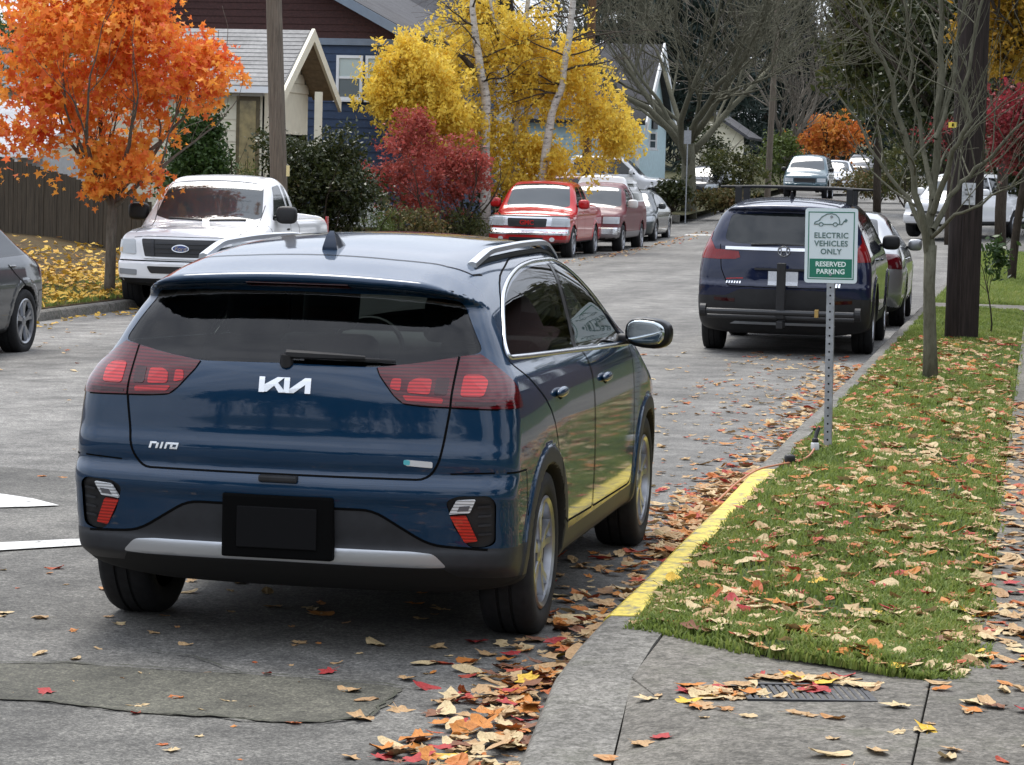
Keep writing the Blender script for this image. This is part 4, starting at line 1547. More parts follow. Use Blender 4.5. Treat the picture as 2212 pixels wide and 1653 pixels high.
build_car('white_work_truck', 'white pickup in the side street behind the utility pole', spec_truck(**cs), .05, white, (q[0]+1.3, 72.5, rz_(72)), R(160), truck_panels(None, 1.92, 3.5, .5, 1.22, 1.08, 4.45, 0), (.84, (0, 3.5), .41, .26, .25), (6, .03, 0), ALLOY, None, (), (2.7, 1.32, 1.3), white, None, .5, DARK, (),
          simple_front((.6, .62, .78), (.62, .9, .84, .98), (.42, .58, WHITEL)), cat='pickup truck')
q = at(2128, 420, 90)
build_car('grey_sedan', 'grey car parked across the side street beyond the utility pole', spec_sedan(1.5), .06, grey2, (q[0]+1.0, 92, rz_(92)), R(100), sedan_panels(1.5), (.78, (0, 2.7), .33, .2, .22), (5, .03, 0), ALLOY, None, (), None, None, None, .27, DARK)


# ------------------------------------------------------------------ ground, road, kerbs
KXL, KXR = -9.3, 1.14


def rise(y):
    y = np.asarray(y, float)
    return np.maximum(.012*((y-60)+np.sqrt((y-60)**2+64))-.0075, 0)


def crownz(x):
    return -.0027*np.minimum(np.asarray(x, float)+2., 0)**2


def zroad(x, y):
    return rise(y)+crownz(np.maximum(x, KXL))


def zleft(x, y):
    """left verge and gardens rising from the kerb"""
    d = np.maximum(KXL-.16-np.asarray(x, float), 0)
    return rise(y)-.005+.10*np.minimum(d, 5.)+.02*np.maximum(d-5, 0)


def grid_sheet(name, xs, ys, zf, mat, kind='structure', parent=None):
    X, Y = np.meshgrid(xs, ys, indexing='ij')
    V = np.stack([X, Y, zf(X, Y)], -1).reshape(-1, 3)
    a, b = len(xs), len(ys)
    i = (np.arange(a-1)[:, None]*b+np.arange(b-1)[None]).ravel()
    Q = np.stack([i, i+b, i+b+1, i+1], 1)
    o = from_np(name, V, Q, mat, parent, True)
    if kind:
        o['kind'] = kind
    return o


def px_ground(px, py, z=0.):
    d = _fw+(px-IMW/2)/FPX*_r2-(py-IMH/2)/FPX*_u2
    return CAMP+d*((z-CAMP[2])/d[2])


def asphalt_mat(name, base, dark, seedoff=0.):
    m, n, o = newmat(name)
    b = pbsdf(n, base, .85, 0, 0, .35)
    c = n.nodes.new('ShaderNodeTexCoord').outputs['Object']
    big = noise(n, .35, 6, .6, vec=c)
    med = noise(n, 3.0, 7, .62, vec=c)
    fine = noise(n, 95, 3, .7, vec=c)
    vo = n.nodes.new('ShaderNodeTexVoronoi')
    vo.inputs['Scale'].default_value = 130
    n.links.new(c, vo.inputs['Vector'])
    c1 = ramp(n, big, [(.32, dark), (.6, base)])
    c2 = ramp(n, med, [(.28, (.5, .5, .5)), (.72, (1.35, 1.34, 1.32))])
    c3 = ramp(n, fine, [(.28, (.34, .34, .34)), (.5, (.92, .92, .92)), (.74, (2.1, 2.1, 2.05))])
    mid = noise(n, 28, 5, .75, vec=c)
    c3 = mixc(n, c3, ramp(n, mid, [(.3, (.55, .55, .54)), (.7, (1.5, 1.5, 1.48))]), 1., 'MULTIPLY')
    k = mixc(n, c1, c2, 1., 'MULTIPLY')
    k = mixc(n, k, c3, 1., 'MULTIPLY')
    trk = noise(n, 1.0, 4, .5, vec=c, mapscale=(1.1, .05, 1))
    k = mixc(n, k, ramp(n, trk, [(.35, (.74, .74, .74)), (.65, (1.14, 1.14, 1.13))]), 1., 'MULTIPLY')
    oil = ramp(n, noise(n, .9, 5, .6, vec=c), [(.62, (1, 1, 1)), (.74, (.62, .62, .62))])
    k = mixc(n, k, oil, 1., 'MULTIPLY')
    pale = ramp(n, vo.outputs['Distance'], [(.0, (1, 1, 1)), (.12, (0, 0, 0))])
    k = mixc(n, k, tuple(min(1, q*2.2) for q in base), mixc(n, (0, 0, 0), pale, .5))
    n.links.new(k, b.inputs['Base Color'])
    bump(n, fine, b, .5, .006)
    n.links.new(b.outputs['BSDF'], o.inputs['Surface'])
    return m


def concrete_mat(name, base, moss=.5):
    m, n, o = newmat(name)
    b = pbsdf(n, base, .85, 0, 0, .3)
    c = n.nodes.new('ShaderNodeTexCoord').outputs['Object']
    big = noise(n, 1.6, 8, .66, vec=c)
    fine = noise(n, 70, 4, .75, vec=c)
    spk = noise(n, 22, 6, .7, vec=c)
    c1 = ramp(n, big, [(.3, tuple(q*.55 for q in base)), (.68, tuple(q*1.15 for q in base))])
    c3 = ramp(n, fine, [(.3, (.4, .4, .4)), (.7, (1.8, 1.8, 1.8))])
    c4 = ramp(n, spk, [(.36, (.5, .5, .48)), (.6, (1.1, 1.1, 1.1))])
    k = mixc(n, mixc(n, c1, c3, 1., 'MULTIPLY'), c4, 1., 'MULTIPLY')
    ms = ramp(n, noise(n, 3.2, 7, .7, vec=c), [(.52, (0, 0, 0)), (.72, (moss, moss, moss))])
    k = mixc(n, k, (.055, .058, .035), ms)
    n.links.new(k, b.inputs['Base Color'])
    bump(n, fine, b, .45, .006)
    n.links.new(b.outputs['BSDF'], o.inputs['Surface'])
    return m


ASPH = asphalt_mat('asphalt', (.175, .17, .163), (.11, .107, .102))
ASPHD = asphalt_mat('asphalt_patch', (.085, .082, .066), (.055, .056, .043))
ASPHN = asphalt_mat('asphalt_dark', (.118, .114, .107), (.075, .073, .068))
CONC = concrete_mat('concrete', (.145, .134, .115), .75)
CONCK = concrete_mat('kerb_concrete', (.165, .157, .14), .6)


def ground_mat(name, a, b_, c_):
    m, n, o = newmat(name)
    b = pbsdf(n, a, .95, 0, 0, .2)
    f = noise(n, 2.5, 8, .65)
    k = ramp(n, f, [(.3, a), (.5, b_), (.7, c_)])
    f2 = noise(n, 60, 4, .7)
    k = mixc(n, k, ramp(n, f2, [(.3, (.5, .5, .5)), (.7, (1.4, 1.4, 1.4))]), 1., 'MULTIPLY')
    n.links.new(k, b.inputs['Base Color'])
    bump(n, f2, b, .6, .02)
    n.links.new(b.outputs['BSDF'], o.inputs['Surface'])
    return m


SOIL = ground_mat('lawn_soil', (.035, .05, .016), (.05, .075, .02), (.06, .055, .03))
LITTER = ground_mat('leaf_litter', (.04, .026, .013), (.075, .048, .018), (.03, .034, .013))
YARD = ground_mat('yard_soil', (.035, .04, .018), (.06, .06, .025), (.08, .06, .03))

ysr = np.concatenate([np.arange(-40, 60, 2.), np.arange(60, 130, 4.), np.arange(130, 700, 30.)])
gx = np.concatenate([[-600, -200, -80], np.linspace(KXL-.02, 4.5, 9), [80, 200, 600]])
tag(grid_sheet('ground', gx, np.concatenate([[-400, -100], ysr]), lambda x, y: zroad(np.clip(x, KXL, 4), y)-.05, YARD), kind='structure')
grid_sheet('road', np.linspace(KXL-.1, KXR+.5, 15), ysr, zroad, ASPH)
# side street crossing beyond the parked cars
grid_sheet('side_street', np.linspace(KXR+.02, 70, 20), np.linspace(60, 84, 9), lambda x, y: rise(y)+.004, ASPHN)
grid_sheet('side_street', np.linspace(-70, KXL-.02, 20), np.linspace(74, 92, 9), lambda x, y: rise(y)+.012, ASPHN)
# patched strip of older tarmac and its cracks
me_ = MB()
me_.add([(-12, -14, .004), (1.5, -14, .004), (1.5, .3, .004), (1.13, 1.2, .004), (.6, 3.7, .004), (-1.5, 4.3, .004), (-3.3, 4.65, .004), (-5.5, 4.9, -.03), (-9.3, 5.2, -.138)][:7]+[(-3.3, -14, .004)], [(0, 1, 2, 3, 4, 5, 6, 7)])
tag(me_.build('road_patch', ASPHN), kind='structure')
poly = [(-140, 1440), (150, 1437), (420, 1455), (640, 1468), (800, 1482), (875, 1492), (842, 1520), (800, 1552), (700, 1566), (560, 1562), (380, 1548), (240, 1538), (100, 1520), (-140, 1512)]
P = np.array([px_ground(*p) for p in poly])
P = resample(P[:, :2], .06, True)
P = np.c_[P+np.random.default_rng(4).normal(0, .012, P.shape), np.full(len(P), .008)]
me_ = MB()
me_.add(P, [tuple(range(len(P)))[::-1]])
tag(me_.build('road_patch', ASPHD), kind='structure')
CRACK = simple('crack_dark', (.045, .046, .03), .95)


def crack(pts, w0, seed):
    rg = np.random.default_rng(seed)
    G = [px_ground(*p) for p in pts]
    path = resample([g[:2] for g in G], .05, False)
    path = path+rg.normal(0, .009, path.shape)+np.cumsum(rg.normal(0, .004, path.shape), 0)*.5
    T = unit(np.gradient(path, axis=0))
    Nn = np.stack([-T[:, 1], T[:, 0]], 1)
    w_ = w0*.6*(.15+1.1*rg.random(len(path)))*np.minimum(1, np.minimum(np.arange(len(path)), np.arange(len(path))[::-1])/4+.2)
    V = np.concatenate([np.c_[path+Nn*w_[:, None], np.full(len(path), .013)], np.c_[path-Nn*w_[:, None], np.full(len(path), .013)]])
    k = len(path)
    return V, [[i, i+1, k+i+1, k+i] for i in range(k-1)]


mb = MB()
for i, (pts, w0) in enumerate([([(-60, 1438), (150, 1437), (420, 1455), (640, 1468), (800, 1482), (940, 1497)], .012), ([(-60, 1514), (100, 1520), (240, 1538), (380, 1548), (560, 1562), (700, 1566), (800, 1552), (842, 1520), (875, 1492)], .014),
                               ([(200, 1395), (330, 1412), (420, 1425), (480, 1448), (530, 1462)], .008), ([(-40, 880), (60, 884), (190, 868)], .010), ([(-40, 805), (80, 812), (180, 806)], .012)]):
    mb.add(*crack(pts, w0, i))
tag(mb.build('road_cracks', CRACK), kind='structure')
def worn_paint():
    m, n, o = newmat('road_paint')
    b = pbsdf(n, (.6, .6, .58), .75, 0, 0, .3)
    f = noise(n, 16, 8, .75)
    n.links.new(ramp(n, f, [(.36, (.16, .155, .15)), (.46, (.50, .50, .48)), (.7, (.62, .62, .60))]), b.inputs['Base Color'])
    n.links.new(b.outputs['BSDF'], o.inputs['Surface'])
    return m


ROADW = worn_paint()


def painted(name, px, z=.012):
    P = np.array([px_ground(*p) for p in px])
    P[:, 2] = z+crownz(P[:, 0])
    m_ = MB()
    m_.add(P, [tuple(range(len(P)))])
    return tag(m_.build(name, ROADW), kind='structure')


painted('road_marking', [(-120, 1062), (0, 1070), (70, 1081), (128, 1096), (60, 1099), (-120, 1103)])
painted('road_marking', [(-120, 1184), (0, 1177), (190, 1168), (190, 1182), (0, 1194), (-120, 1206)])
mb = MB()
mb.add([(-7.6, 69.0, float(zroad(-7.6, 69))+.01), (-3.9, 69.0, float(zroad(-3.9, 69))+.01), (-3.9, 69.7, float(zroad(-3.9, 69.7))+.01), (-7.6, 69.7, float(zroad(-7.6, 69.7))+.01)], [(0, 1, 2, 3)])
tag(mb.build('stop_line', ROADW), kind='structure')

# ---- right verge, kerb stones, pavement slabs
YEL = None


def yellow_kerb():
    m, n, o = newmat('yellow_kerb_paint')
    b = pbsdf(n, (.62, .5, .05), .6, 0, 0, .4)
    f = noise(n, 14, 8, .7)
    f2 = noise(n, 50, 4, .7)
    k = ramp(n, f, [(.37, (.15, .14, .105)), (.46, (.45, .36, .06)), (.54, (.64, .50, .06)), (.75, (.70, .57, .09))])
    k = mixc(n, k, ramp(n, f2, [(.3, (.75, .75, .75)), (.7, (1.15, 1.15, 1.15))]), 1., 'MULTIPLY')
    n.links.new(k, b.inputs['Base Color'])
    bump(n, f2, b, .35, .004)
    n.links.new(b.outputs['BSDF'], o.inputs['Surface'])
    return m


YEL = yellow_kerb()


def kerb_stone(name, pts, top, mat, parent, wid=.165, lip=0.03):
    """a length of kerb; pts are road-side foot points (x,y); profile rounded at the road edge; inner side is +x if side>0"""
    pts = [np.array(p, float) for p in pts]
    prof = [(0, -.12), (.012, .0), (.022, .075), (.035, .108), (.058, .125), (wid, .13), (wid, -.12)]
    V, F_ = [], []
    k = len(prof)
    for i, p in enumerate(pts):
        t = pts[min(i+1, len(pts)-1)]-pts[max(0, i-1)]
        t = t/np.linalg.norm(t)
        nrm = np.array([t[1], -t[0]])
        for a, h in prof:
            q = p[:2]+nrm*a
            tz = top[i] if hasattr(top, '__len__') else top
            base = float(zroad(p[0], p[1]))
            V.append((q[0], q[1], base+(h*tz/.13 if h > 0 else h)))
    for i in range(len(pts)-1):
        for q in range(k-1):
            F_.append([i*k+q, (i+1)*k+q, (i+1)*k+q+1, i*k+q+1])
    F_ += [list(range(k)), list(range((len(pts)-1)*k, len(pts)*k))[::-1]]
    m_ = MB()
    m_.add(V, F_)
    return m_.build(name, mat, parent, True, R(30))


kerb = empty('kerb')
kerb['kind'] = 'structure'
gap = .006
segs = [(-.22, 1.83, YEL), (1.83, 5.35, YEL)]
y_ = 5.35
while y_ < 57:
    segs.append((y_, min(y_+2.6, 57.5), CONCK))
    y_ += 2.6
for a, b, m_ in segs:
    kerb_stone('kerb_stone', [(KXR+.012*math.sin(a*3), a+gap), (KXR, (a+b)/2), (KXR+.01*math.sin(b*2), b-gap)], .13, m_, kerb)
# dropped kerb curving round the corner by the camera
kerb_stone('kerb_stone', [(1.15, -1.35), (1.14, -.8), (KXR, -.22-gap)], [.10, .12, .13], CONCK, kerb, .30)
kerb_stone('kerb_stone', [(1.40, -3.9), (1.31, -3.0), (1.22, -2.1), (1.15, -1.35-gap)], [.05, .05, .07, .10], CONCK, kerb, .30)
lk = empty('kerb', (0, 0, 0))
lk['kind'] = 'structure'
y_ = 8.
while y_ < 74:
    kerb_stone('kerb_stone', [(KXL, y_+2.6-gap), (KXL, y_+1.3), (KXL, y_+gap)], .13, CONCK, lk)
    y_ += 2.6

pv = empty('pavement')
pv['kind'] = 'structure'


def slab(poly, z, mat=CONC, th=.14, bev=.008):
    """poly: (x,y[,z]) corners, z = top height"""
    n = len(poly)
    top = [(p[0], p[1], p[2] if len(p) > 2 else z) for p in poly]
    m_ = MB()
    m_.add(top+[(p[0], p[1], q[2]-th) for p, q in zip(poly, top)], [tuple(range(n)), tuple(range(2*n-1, n-1, -1))]+[(i, n+i, n+(i+1) % n, (i+1) % n) for i in range(n)])
    return m_.build('paving_slab', mat, pv, bev=bev)


slab([(1.445, -1.34, .105), (1.60, -1.74, .11), (2.457, -1.62), (2.455, -1.05), (2.25, -.98), (1.75, -.70), (1.445, -.40)], .122)
slab([(1.445, -1.346, .10), (1.53, -2.12, .08), (1.62, -3.0, .06), (1.71, -3.9, .06), (2.457, -3.9), (2.457, -1.625), (1.602, -1.745, .11)], .128)
for i in range(40):
    y0 = -4.2+1.5*i
    slab([(2.62 if y0 > -1.2 else 2.462, y0), (4.1, y0), (4.1, y0+1.496), (2.62 if y0 > -1.2 else 2.462, y0+1.496)], .13)
slab([(2.465, -1.2), (2.615, -1.2), (2.615, -1.14), (2.465, -1.15)], .127, bev=.003)
# concrete path crossing the verge
slab([(1.30, 27.2), (2.615, 27.2), (2.615, 28.6), (1.30, 28.6)], .150)
for i in range(0):
    y0 = 9+1.8*i
    if 24 < y0 < 26:
        pass
    slab([(-12.6, y0, float(zleft(-12.6, y0))+.02), (-11.2, y0, float(zleft(-11.2, y0))+.02), (-11.2, y0+1.79, float(zleft(-11.2, y0))+.02), (-12.6, y0+1.79, float(zleft(-12.6, y0))+.02)], 0)


def verge_z(x, y):
    ylow = np.interp(x, [1.30, 1.45, 1.75, 2.25, 2.46, 2.56, 2.612], [-.46, -.53, -.83, -1.09, -1.15, -1.13, -.9])
    e = np.clip(np.minimum(np.minimum(x-1.29, 2.625-x), y-ylow+.01)/.10, 0, 1)
    return e*.02-.018+.125+e*.03*np.sin(x*2.2+1)*np.sin(y*.7)*.5+.022*np.sin(math.pi*np.clip((x-1.29)/1.33, 0, 1))+.008*np.sin(x*9+y*5)+rise(y)


VP = [(1.305, -.46), (1.45, -.53), (1.75, -.83), (2.25, -1.09), (2.46, -1.15), (2.56, -1.13), (2.612, -.9)]


def in_verge(x, y):
    x, y = np.asarray(x), np.asarray(y)
    ylow = np.interp(x, [1.30, 1.45, 1.75, 2.25, 2.46, 2.56, 2.612], [-.46, -.53, -.83, -1.09, -1.15, -1.13, -.9])
    return (x > 1.30) & (x < 2.615) & (y > ylow) & (y < 58)


bm = bmesh.new()
xs = np.linspace(1.302, 2.612, 23)
ylo = np.interp(xs, [p[0] for p in VP], [p[1] for p in VP])
rows = []
ts_ = np.concatenate([np.linspace(0, 12, 120), np.linspace(12.3, 60, 90)])
for x, y0 in zip(xs, ylo):
    rows.append([bm.verts.new((x, y0+t*(58-y0)/60., float(verge_z(x, y0+t*(58-y0)/60.)))) for t in ts_])
for a, b in zip(rows[:-1], rows[1:]):
    for i in range(len(ts_)-1):
        f = bm.faces.new((a[i], b[i], b[i+1], a[i+1]))
        f.smooth = True
me = bpy.data.meshes.new('verge')
bm.to_mesh(me)
bm.free()
tag(link('verge', me, None, SOIL), kind='structure')
grid_sheet('lawn', np.linspace(4.1, 40, 14), np.linspace(-30, 60, 40), lambda x, y: .13+.05*np.minimum(x-4.1, 8)*.3+rise(y), SOIL)
grid_sheet('garden', np.concatenate([[-60, -30], np.linspace(-20, KXL-.15, 24)]), np.linspace(-10, 74, 60), zleft, LITTER)
grid_sheet('garden', np.concatenate([[-80, -40], np.linspace(-20, KXL-.15, 14)]), np.linspace(92, 260, 30), lambda x, y: rise(y)+.1+.05*np.minimum(KXL-x, 6), YARD)
grid_sheet('garden', np.concatenate([np.linspace(KXR+.15, 12, 10), [30, 80]]), np.linspace(84, 260, 30), lambda x, y: rise(y)+.12+.04*np.minimum(x-KXR, 6), SOIL)
grid_sheet('corner_bed', np.linspace(-13.5, KXL+.35, 8), np.linspace(79.5, 92, 8), lambda x, y: rise(y)+.14, YARD)
ck = empty('kerb')
ck['kind'] = 'structure'
for a in range(4):
    y0 = 79.3
    m_ = MB()
    x0 = -13.5+1.1*a
    m_.box((x0, y0, float(rise(y0))-.1), (x0+1.09, y0+.2, float(rise(y0))+.15))
    m_.build('kerb_stone', CONCK if a != 1 else YEL, ck, bev=.015)

# drain grating let into the pavement
GR = empty('drain_grating', (2.06, -1.52, .1135), R(14), 'dark slotted metal grating let into the concrete beside the grass', 'grating')
IRON = simple('cast_iron', (.05, .05, .052), .55, .6, var=.3, scale=30)
mb = MB()
mb.box((-.20, -.13, -.05), (.20, .13, .001))
mb.build('grating_bed', simple('drain_black', (.01, .01, .01), .9), GR)
mb = MB()
for a, b in (((-.215, -.145), (.215, -.125)), ((-.215, .125), (.215, .145)), ((-.215, -.125), (-.195, .125)), ((.195, -.125), (.215, .125))):
    mb.box((a[0], a[1], -.03), (b[0], b[1], .010))
mb.build('grating_frame', IRON, GR)
for k in range(16):
    x = -.185+.0245*k
    mb = MB()
    mb.box((x, -.124, -.03), (x+.013, .124, .007))
    mb.build('bar', IRON, GR)

# ------------------------------------------------------------------ sign, charging lead, poles
GALV = simple('galvanised_steel', (.34, .36, .38), .45, .7, var=.2, scale=25)
SIGNW = simple('sign_white', (.62, .70, .72), .35, 0, .2)
SIGNG = simple('sign_green', (.012, .16, .10), .35, 0, .2)
SIGNL = simple('sign_lettering', (.10, .17, .16), .4)


def parking_sign():
    Yb = 6.35
    p0 = at(1787, 985, Yb)
    top = at(1797, 470, Yb)
    root = empty('parking_sign', (p0[0], p0[1], .12), 0, 'white and green electric vehicles only reserved parking sign on steel post', 'sign')
    lean = math.atan2(top[0]-p0[0], top[2]-p0[2])
    H = top[2]-.12
    root.rotation_euler = (0, lean, R(-8))
    mb = MB()
    # U-channel post with punched holes
    mb.box((-.020, -.004, -.12), (.020, .0, H+.03))
    mb.box((-.024, -.004, -.12), (-.020, .020, H+.03))
    mb.box((.020, -.004, -.12), (.024, .020, H+.03))
    mb.build('post', GALV, root)
    holes = MB()
    for k in range(int(H/.05)):
        z = .05+.05*k
        holes.lathe([(-.0055, .0), (-.0055, .0065)], 8, 'y', (0, 0, z))
    o = holes.build('post_holes', GAP, root)
    o['kind'] = 'stuff'
    w_, h_ = .166, .232
    c = at(1800, 531, Yb)
    zc = c[2]-.12+.0
    pl = [(-w_, -h_), (w_, -h_), (w_, h_), (-w_, h_)]
    M = Matrix.Translation((0, -.006, zc)) @ Matrix.Rotation(R(90), 4, 'X')
    pb = MB()
    pb.prism(rounded(pl, .022, 5), .003, M)
    pan = pb.build('sign_panel', SIGNW, root)
    M2 = Matrix.Translation((0, -.0095, zc)) @ Matrix.Rotation(R(90), 4, 'X')
    # green frame line, green foot, car pictogram, lettering
    fr = MB()
    a, b, t = .146, .21, .006
    for lo, hi in (((-a, -b), (a, -b+t)), ((-a, b-t), (a, b)), ((-a, -b+t), (-a+t, b-t)), ((a-t, -b+t), (a, b-t))):
        fr.prism([(lo[0], lo[1]), (hi[0], lo[1]), (hi[0], hi[1]), (lo[0], hi[1])], .0008, M2)
    fr.build('sign_border', SIGNG, pan)
    ft = MB()
    ft.prism([(-.134, -.198), (.134, -.198), (.134, -.082), (-.134, -.082)], .0008, M2)
    ft.build('sign_band', SIGNG, pan)

    def letter(txt, z, size, mat, sp=1.05):
        o = link('lettering', text_mesh(txt, size, .0006, spacing=sp, bold=.0009), pan, mat)
        o.location = (0, -.0112, zc+z)
        o.rotation_euler = (R(90), 0, 0)
    letter('ELECTRIC', .062, .048, SIGNL)
    letter('VEHICLES', .012, .048, SIGNL)
    letter('ONLY', -.038, .048, SIGNL)
    letter('RESERVED', -.116, .043, simple('sign_pale', (.75, .85, .82), .4), 1.0)
    letter('PARKING', -.162, .043, MATS['sign_pale'], 1.0)
    ic = MB()
    prof = [(-.108, .132), (-.104, .145), (-.08, .155), (-.06, .178), (-.03, .196), (.0, .2), (.028, .192), (.046, .172), (.052, .148), (.05, .134), (.038, .132)]
    T = lambda q: tuple(M2 @ Vector((q[0], q[1], .001)))
    ic.tube([T(q) for q in prof], .0035, 5)
    ic.tube([T(q) for q in [(.012, .132), (-.05, .132)]], .003, 5)
    for cx in (-.066, .024):
        ic.tube([T((cx+.013*math.cos(t), .132+.011*math.sin(t))) for t in np.linspace(0, 6.283, 13)], .003, 5)
    ic.tube([T(q) for q in [(-.08, .133), (-.1, .133), (-.108, .132)]], .003, 5)
    ic.tube([T(q) for q in [(.05, .134), (.066, .132), (.072, .142), (.078, .152), (.088, .158)]], .003, 5)
    ic.prism([(.078, .15), (.092, .144), (.102, .158), (.09, .17)], .0016, M2)
    ic.build('car_pictogram', SIGNL, pan)
    for z in (zc+.18, zc-.18):
        mb = MB()
        mb.lathe([(-.016, .0), (-.016, .008), (-.008, .008)], 10, 'y', (0, 0, z))
        mb.build('bolt', GALV, root)
    return root


parking_sign()

# orange extension lead from the car to a plug on the grass
pts = [(0.62, 3.55, .30), (.72, 3.75, .10), (.80, 4.0, .012), (.93, 4.12, .012), (1.04, 4.35, .02), (1.13, 4.75, .10), (1.22, 5.0, .155), (1.32, 5.25, .165), (1.40, 5.5, .165), (1.45, 5.75, .17), (1.47, 6.0, .20)]
sp = [np.array(p) for p in pts]
path = []
for i in range(len(sp)-1):
    p0, p1, p2, p3 = sp[max(i-1, 0)], sp[i], sp[i+1], sp[min(i+2, len(sp)-1)]
    for t in np.linspace(0, 1, 6, endpoint=False):
        path.append(.5*((2*p1)+(-p0+p2)*t+(2*p0-5*p1+4*p2-p3)*t*t+(-p0+3*p1-3*p2+p3)*t**3))
path.append(sp[-1])
cord = MB().tube(path, .006, 8).build('extension_lead', simple('orange_rubber', (.42, .17, .09), .5), None, True)
tag(cord, 'pale orange extension lead running from the crossover over the kerb', 'cord')
pg = empty('charging_plug', (1.47, 6.0, .175), R(30), 'black and white cable plug lying on the grass near the sign', 'plug')
rbox('plug_body', simple('plug_white', (.6, .6, .6), .4), pg, (0, 0, .035), (.04, .05, .05), .01)
rbox('plug_cap', DARK, pg, (.0, .0, .07), (.035, .04, .035), .012)
mb = MB().tube([(0, .0, .08), (.02, .02, .12), (.035, .02, .15)], [.012, .014, .009], 8)
mb.build('cable_tail', DARK, pg, True)
ad = rbox('cable_adapter', DARK, None, (1.37, 5.42, .185), (.06, .05, .05), .014, (0, 0, R(25)))
tag(ad, 'small black cable adapter on the grass behind the yellow kerb', 'adapter')


# utility poles
def wood_mat(name, a, b_, sc=(14, 14, .8)):
    m, n, o = newmat(name)
    b = pbsdf(n, a, .9, 0, 0, .2)
    f = noise(n, 3., 8, .7, mapscale=sc)
    k = ramp(n, f, [(.3, b_), (.68, a)])
    n.links.new(k, b.inputs['Base Color'])
    bump(n, f, b, .7, .02)
    n.links.new(b.outputs['BSDF'], o.inputs['Surface'])
    return m


POLEG = wood_mat('pole_grey_wood', (.20, .165, .13), (.085, .07, .055))
POLEB = wood_mat('pole_brown_wood', (.17, .095, .05), (.06, .035, .02))
POLED = wood_mat('pole_dark_wood', (.045, .034, .03), (.012, .01, .009))


def pole(name, base, top, r0, r1, mat, label, n=20):
    root = empty(name, tuple(base), 0, label, 'utility pole', None)
    d = np.array(top)-np.array(base)
    MB().tube([tuple(d*t+np.array([0, 0, -.3 if t == 0 else 0])) for t in np.linspace(0, 1, 6)], list(np.linspace(r0, r1, 6)), n).build('pole_shaft', mat, root, True)
    return root, d


b = at(2076, 737, 19.6)
rp_, d = pole('utility_pole', (b[0], 19.6, .12), (b[0]+.0, 19.6, 9.0), .185, .155, POLED, 'dark creosoted utility pole with small signs standing on the grass')
# small signs on the pole
Z = at(2092, 420, 19.4)
mb = MB()
mb.box((Z[0]-b[0]-.07, -.205, Z[2]-.12-.115), (Z[0]-b[0]+.075, -.175, Z[2]-.12+.125))
sg = mb.build('notice_plate', simple('notice_white', (.42, .43, .44), .5, var=.35, scale=28), rp_)
mb = MB()
for k, (u_, v_) in enumerate([(-.03, .05), (.02, .06), (-.02, .0), (.03, -.02), (-.01, -.06)]):
    mb.box((Z[0]-b[0]+u_-.012, -.207, Z[2]-.12+v_-.012), (Z[0]-b[0]+u_+.02, -.204, Z[2]-.12+v_+.008))
mb.build('notice_print', simple('print_grey', (.1, .1, .1), .6), sg).__setitem__('kind', 'stuff')
Z = at(2058, 270, 19.4)
mb = MB()
mb.box((Z[0]-b[0]-.045, -.20, Z[2]-.12-.03), (Z[0]-b[0]+.045, -.15, Z[2]-.12+.03))
sg2 = mb.build('number_tag', simple('tag_yellow', (.75, .58, .08), .5), rp_)
mb = MB()
mb.box((Z[0]-b[0]-.008, -.202, Z[2]-.12-.018), (Z[0]-b[0]+.012, -.199, Z[2]-.12+.018))
mb.build('tag_print', GAP, sg2)
mb = MB()
mb.tube([(-.02, -.19, .0), (-.02, -.182, 2.2), (-.01, -.176, 5.)], .012, 6)
mb.build('ground_wire_cover', POLED, rp_)
pl = at(605, 400, 33.5)
lp, d = pole('utility_pole', (pl[0]+.05, 33.5, .1), (pl[0]-.42, 33.6, 9.2), .15, .115, POLEG, 'weathered grey utility pole leaning behind the white pickup')
mb = MB()
mb.box((.10, -.165, 1.60), (.155, -.15, 1.78))
mb.build('pole_tag', simple('tag_pale', (.7, .6, .3), .5), lp)
pm = at(1265, 370, 68)
pole('utility_pole', (pm[0], 68, float(zroad(-9, 68))), (pm[0]+.1, 68, 11.5), .14, .11, POLEB, 'brown utility pole in front of the yellow birch', 12)
pf = at(1658, 390, 98)
pole('utility_pole', (pf[0], 98, float(rise(98))), (pf[0]+.25, 98, 12.5), .13, .10, POLEG, 'slim grey utility pole before the dark conifers', 10)
# small road sign by the side street
q = at(1484, 350, 79)
ss = empty('street_sign', (q[0], 79, float(rise(79))), 0, 'small grey sign plate on a thin post by the side street', 'sign')
MB().tube([(0, 0, -.1), (0, 0, at(1484, 275, 79)[2]-float(rise(79)))], .022, 8).build('post', GALV, ss)
zz = at(1484, 295, 79)[2]-float(rise(79))
mb = MB()
mb.box((-.12, -.035, zz-.25), (.12, -.03, zz+.2))
mb.build('sign_panel', GALV, ss)


# ------------------------------------------------------------------ fence and houses
FENCEM = wood_mat('fence_wood', (.085, .068, .048), (.03, .024, .017), (9, 9, .7))


